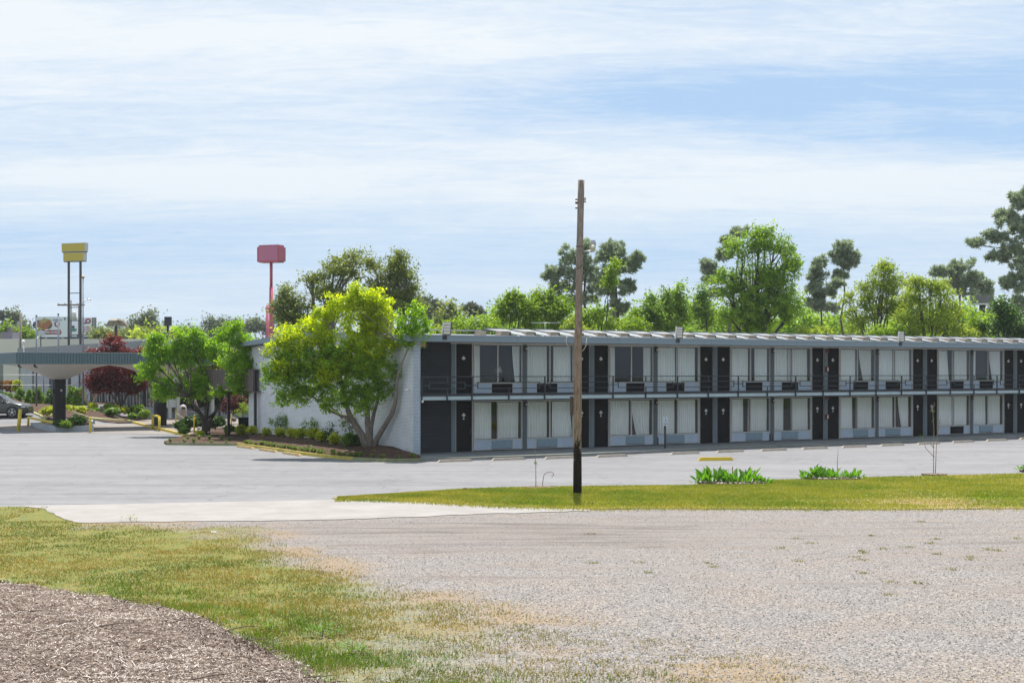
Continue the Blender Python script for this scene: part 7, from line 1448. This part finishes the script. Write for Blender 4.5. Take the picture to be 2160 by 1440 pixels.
# cannas: beds of broad upright leaves
def canna(label, x0, x1, pyb, hts, seed):
    g0 = G((x0 + x1) / 2, pyb); e = empty('canna_clump', g0, 0, label, 'plant', 'clumps of broad leaved plants in the verge'); r = np.random.RandomState(seed); k = g0.y / 3000; V = []; TN = []
    n = int((x1 - x0) / 5.5)
    for i in range(n):
        cx = (x0 + (x1 - x0) * (i + .5) / n + r.uniform(-2, 2) - (x0 + x1) / 2) * k; cy = r.uniform(-.3, .35); hh = np.interp(i / n, np.linspace(0, 1, len(hts)), hts) * k * r.uniform(.75, 1.1)
        for j in range(6):
            a = r.uniform(0, 6.283); out_ = r.uniform(.08, .28); L = hh * r.uniform(.55, .85); w = L * .34; z0 = hh * r.uniform(.08, .45); d = np.array([math.cos(a) * out_, math.sin(a) * out_, 0]); up_ = unit(np.array([d[0] * 1.6, d[1] * 1.6, L])[None])[0]; s = unit(np.cross(up_, r.normal(0, 1, 3))[None])[0]; f = np.cross(s, up_) * w * .18
            b = np.array([cx, cy, 0]) + d * .3 + [0, 0, z0]; p1 = b + up_ * L * .35; p2 = b + up_ * L * .7; tp = b + up_ * L + np.array([d[0], d[1], -.1]) * .35 * L
            for sg in (-1, 1): V.append([b, p1 + sg * s * w * .5 + f, p2 + sg * s * w * .38 + f, tp]); TN.append(np.clip(r.normal(.5, .25), 0, 1))
        st = np.array([cx, cy, 0]); V.append([st + [-.012, 0, 0], st + [.012, 0, 0], st + [.01, 0, hh * .6], st + [-.01, 0, hh * .6]]); TN.append(.3)
    o = soup('leaves', np.array(V), 4, M['lf_canna'], e, np.array(TN)); a = MB(); m_ = 16; w = (x1 - x0) / 2 * k * 1.0
    a.slab([(w * math.cos(t) * random.Random(i).uniform(.9, 1.05), .62 * math.sin(t) * random.Random(i + 9).uniform(.8, 1.1)) for i, t in enumerate([2 * math.pi * q / m_ for q in range(m_)])], -.03, .085); a.build('mulch_ring', M['chips'], e)
    # loose chips on the ring
    n = 900; x = r.uniform(-w, w, n); y = r.uniform(-.6, .6, n); kk = (x / w) ** 2 + (y / .62) ** 2 < 1.05; x, y = x[kk], y[kk]; n = len(x); an = r.uniform(0, 6.28, n); L = r.uniform(.03, .1, n); d = np.stack([np.cos(an), np.sin(an), r.normal(0, .4, n)], -1) * L[:, None] / 2; s = np.stack([-np.sin(an), np.cos(an), 0 * an + .5], -1) * .012; c = np.stack([x, y, np.full(n, .105)], -1)
    o = soup('loose_chips', np.stack([c - d - s, c + d - s, c + d + s, c - d + s], 1), 4, M['chip'], e, r.rand(n)); tag(o, kind='stuff')
canna('widest clump of broad green leaves, right of the yellow wheel stop', 1466, 1618, 1022, [24, 34, 38, 30, 34, 32, 34, 28, 24], 1)
canna('second clump of broad green leaves with a bare stake in it', 1691, 1818, 1012, [24, 30, 32, 26, 34, 20, 24, 26, 18], 2)
canna('clump of broad leaves cut off by the right edge of the picture', 2152, 2200, 995, [20, 26, 24], 3)
for i, (px, py, w_, lb) in enumerate([(1971, 1003, 26, 'round mulch patch at the foot of the tall twin sapling'), (1137, 1031, 34, 'brown mulch patch at the foot of the thin sapling and hook')]):
    g = G(px, py); a = MB(); k = g.y / 3000 * w_; a.slab([(k * math.cos(t) * random.Random(i * 9 + q).uniform(.85, 1.1), .45 * math.sin(t)) for q, t in enumerate([2 * math.pi * q / 14 for q in range(14)])], -.02, .075); o = a.build('mulch_patch', M['chips'], loc=g); tag(o, kind='structure')
# broad weeds in the near grass
def weed(label, px, py, s, seed, n=60, lobed=True, mat='blade_green'):
    g = G(px, py); e = empty('weed', g, 0, label, 'weed', 'leafy weeds near the wood chips'); r = np.random.RandomState(seed); V = []; TN = []
    for i in range(n):
        a = r.uniform(0, 6.283); rad_ = r.uniform(.05, 1) * s; h = r.uniform(.1, .9) * s * .8; L = r.uniform(.3, .6) * s * .7; d = np.array([math.cos(a), math.sin(a), r.uniform(-.1, .9)]); d /= np.linalg.norm(d); q = np.cross(d, [0, 0, 1.]); q /= np.linalg.norm(q); c = np.array([math.cos(a) * rad_, math.sin(a) * rad_ * .7, h * (1 - .5 * rad_ / s)]); w = L * .2
        V.append([c, c + d * L * .5 + q * w, c + d * L, c + d * L * .5 - q * w]); TN.append(r.rand())
    soup('leaves', np.array(V), 4, M[mat], e, np.array(TN)); a = MB(); a.tube([(0, 0, -.01), (.01, 0, s * .7)], [.008, .003], 5); a.build('stem', M['twig'], e)
weed('largest leafy green weed beside the edge of the wood chips', 680, 1345, .30, 1, 90); weed('leafy weed sprawling in the bottom grass right of the chips', 742, 1385, .30, 2, 80); weed('low dense green weed mat at the chip edge', 572, 1330, .22, 3, 90); weed('second leafy weed in the lush strip of grass', 610, 1300, .18, 4, 50); weed('small weed at the corner of the concrete apron', 275, 1100, .28, 5, 40, mat='lf_oak')
# ================================================================== AIR
hm = bpy.data.materials.new('haze'); hm.use_nodes = True; ht = hm.node_tree; ht.nodes.clear()
ho = ht.nodes.new('ShaderNodeOutputMaterial'); hv = ht.nodes.new('ShaderNodeVolumePrincipled'); hv.inputs['Density'].default_value = .00016
hv.inputs['Color'].default_value = (.86, .92, 1.0, 1); hv.inputs['Anisotropy'].default_value = .3; ht.links.new(hv.outputs[0], ho.inputs['Volume'])
a = MB(); a.box(-860, 860, -810, 930, -1.4, 42); tag(a.build('haze', hm), kind='stuff')
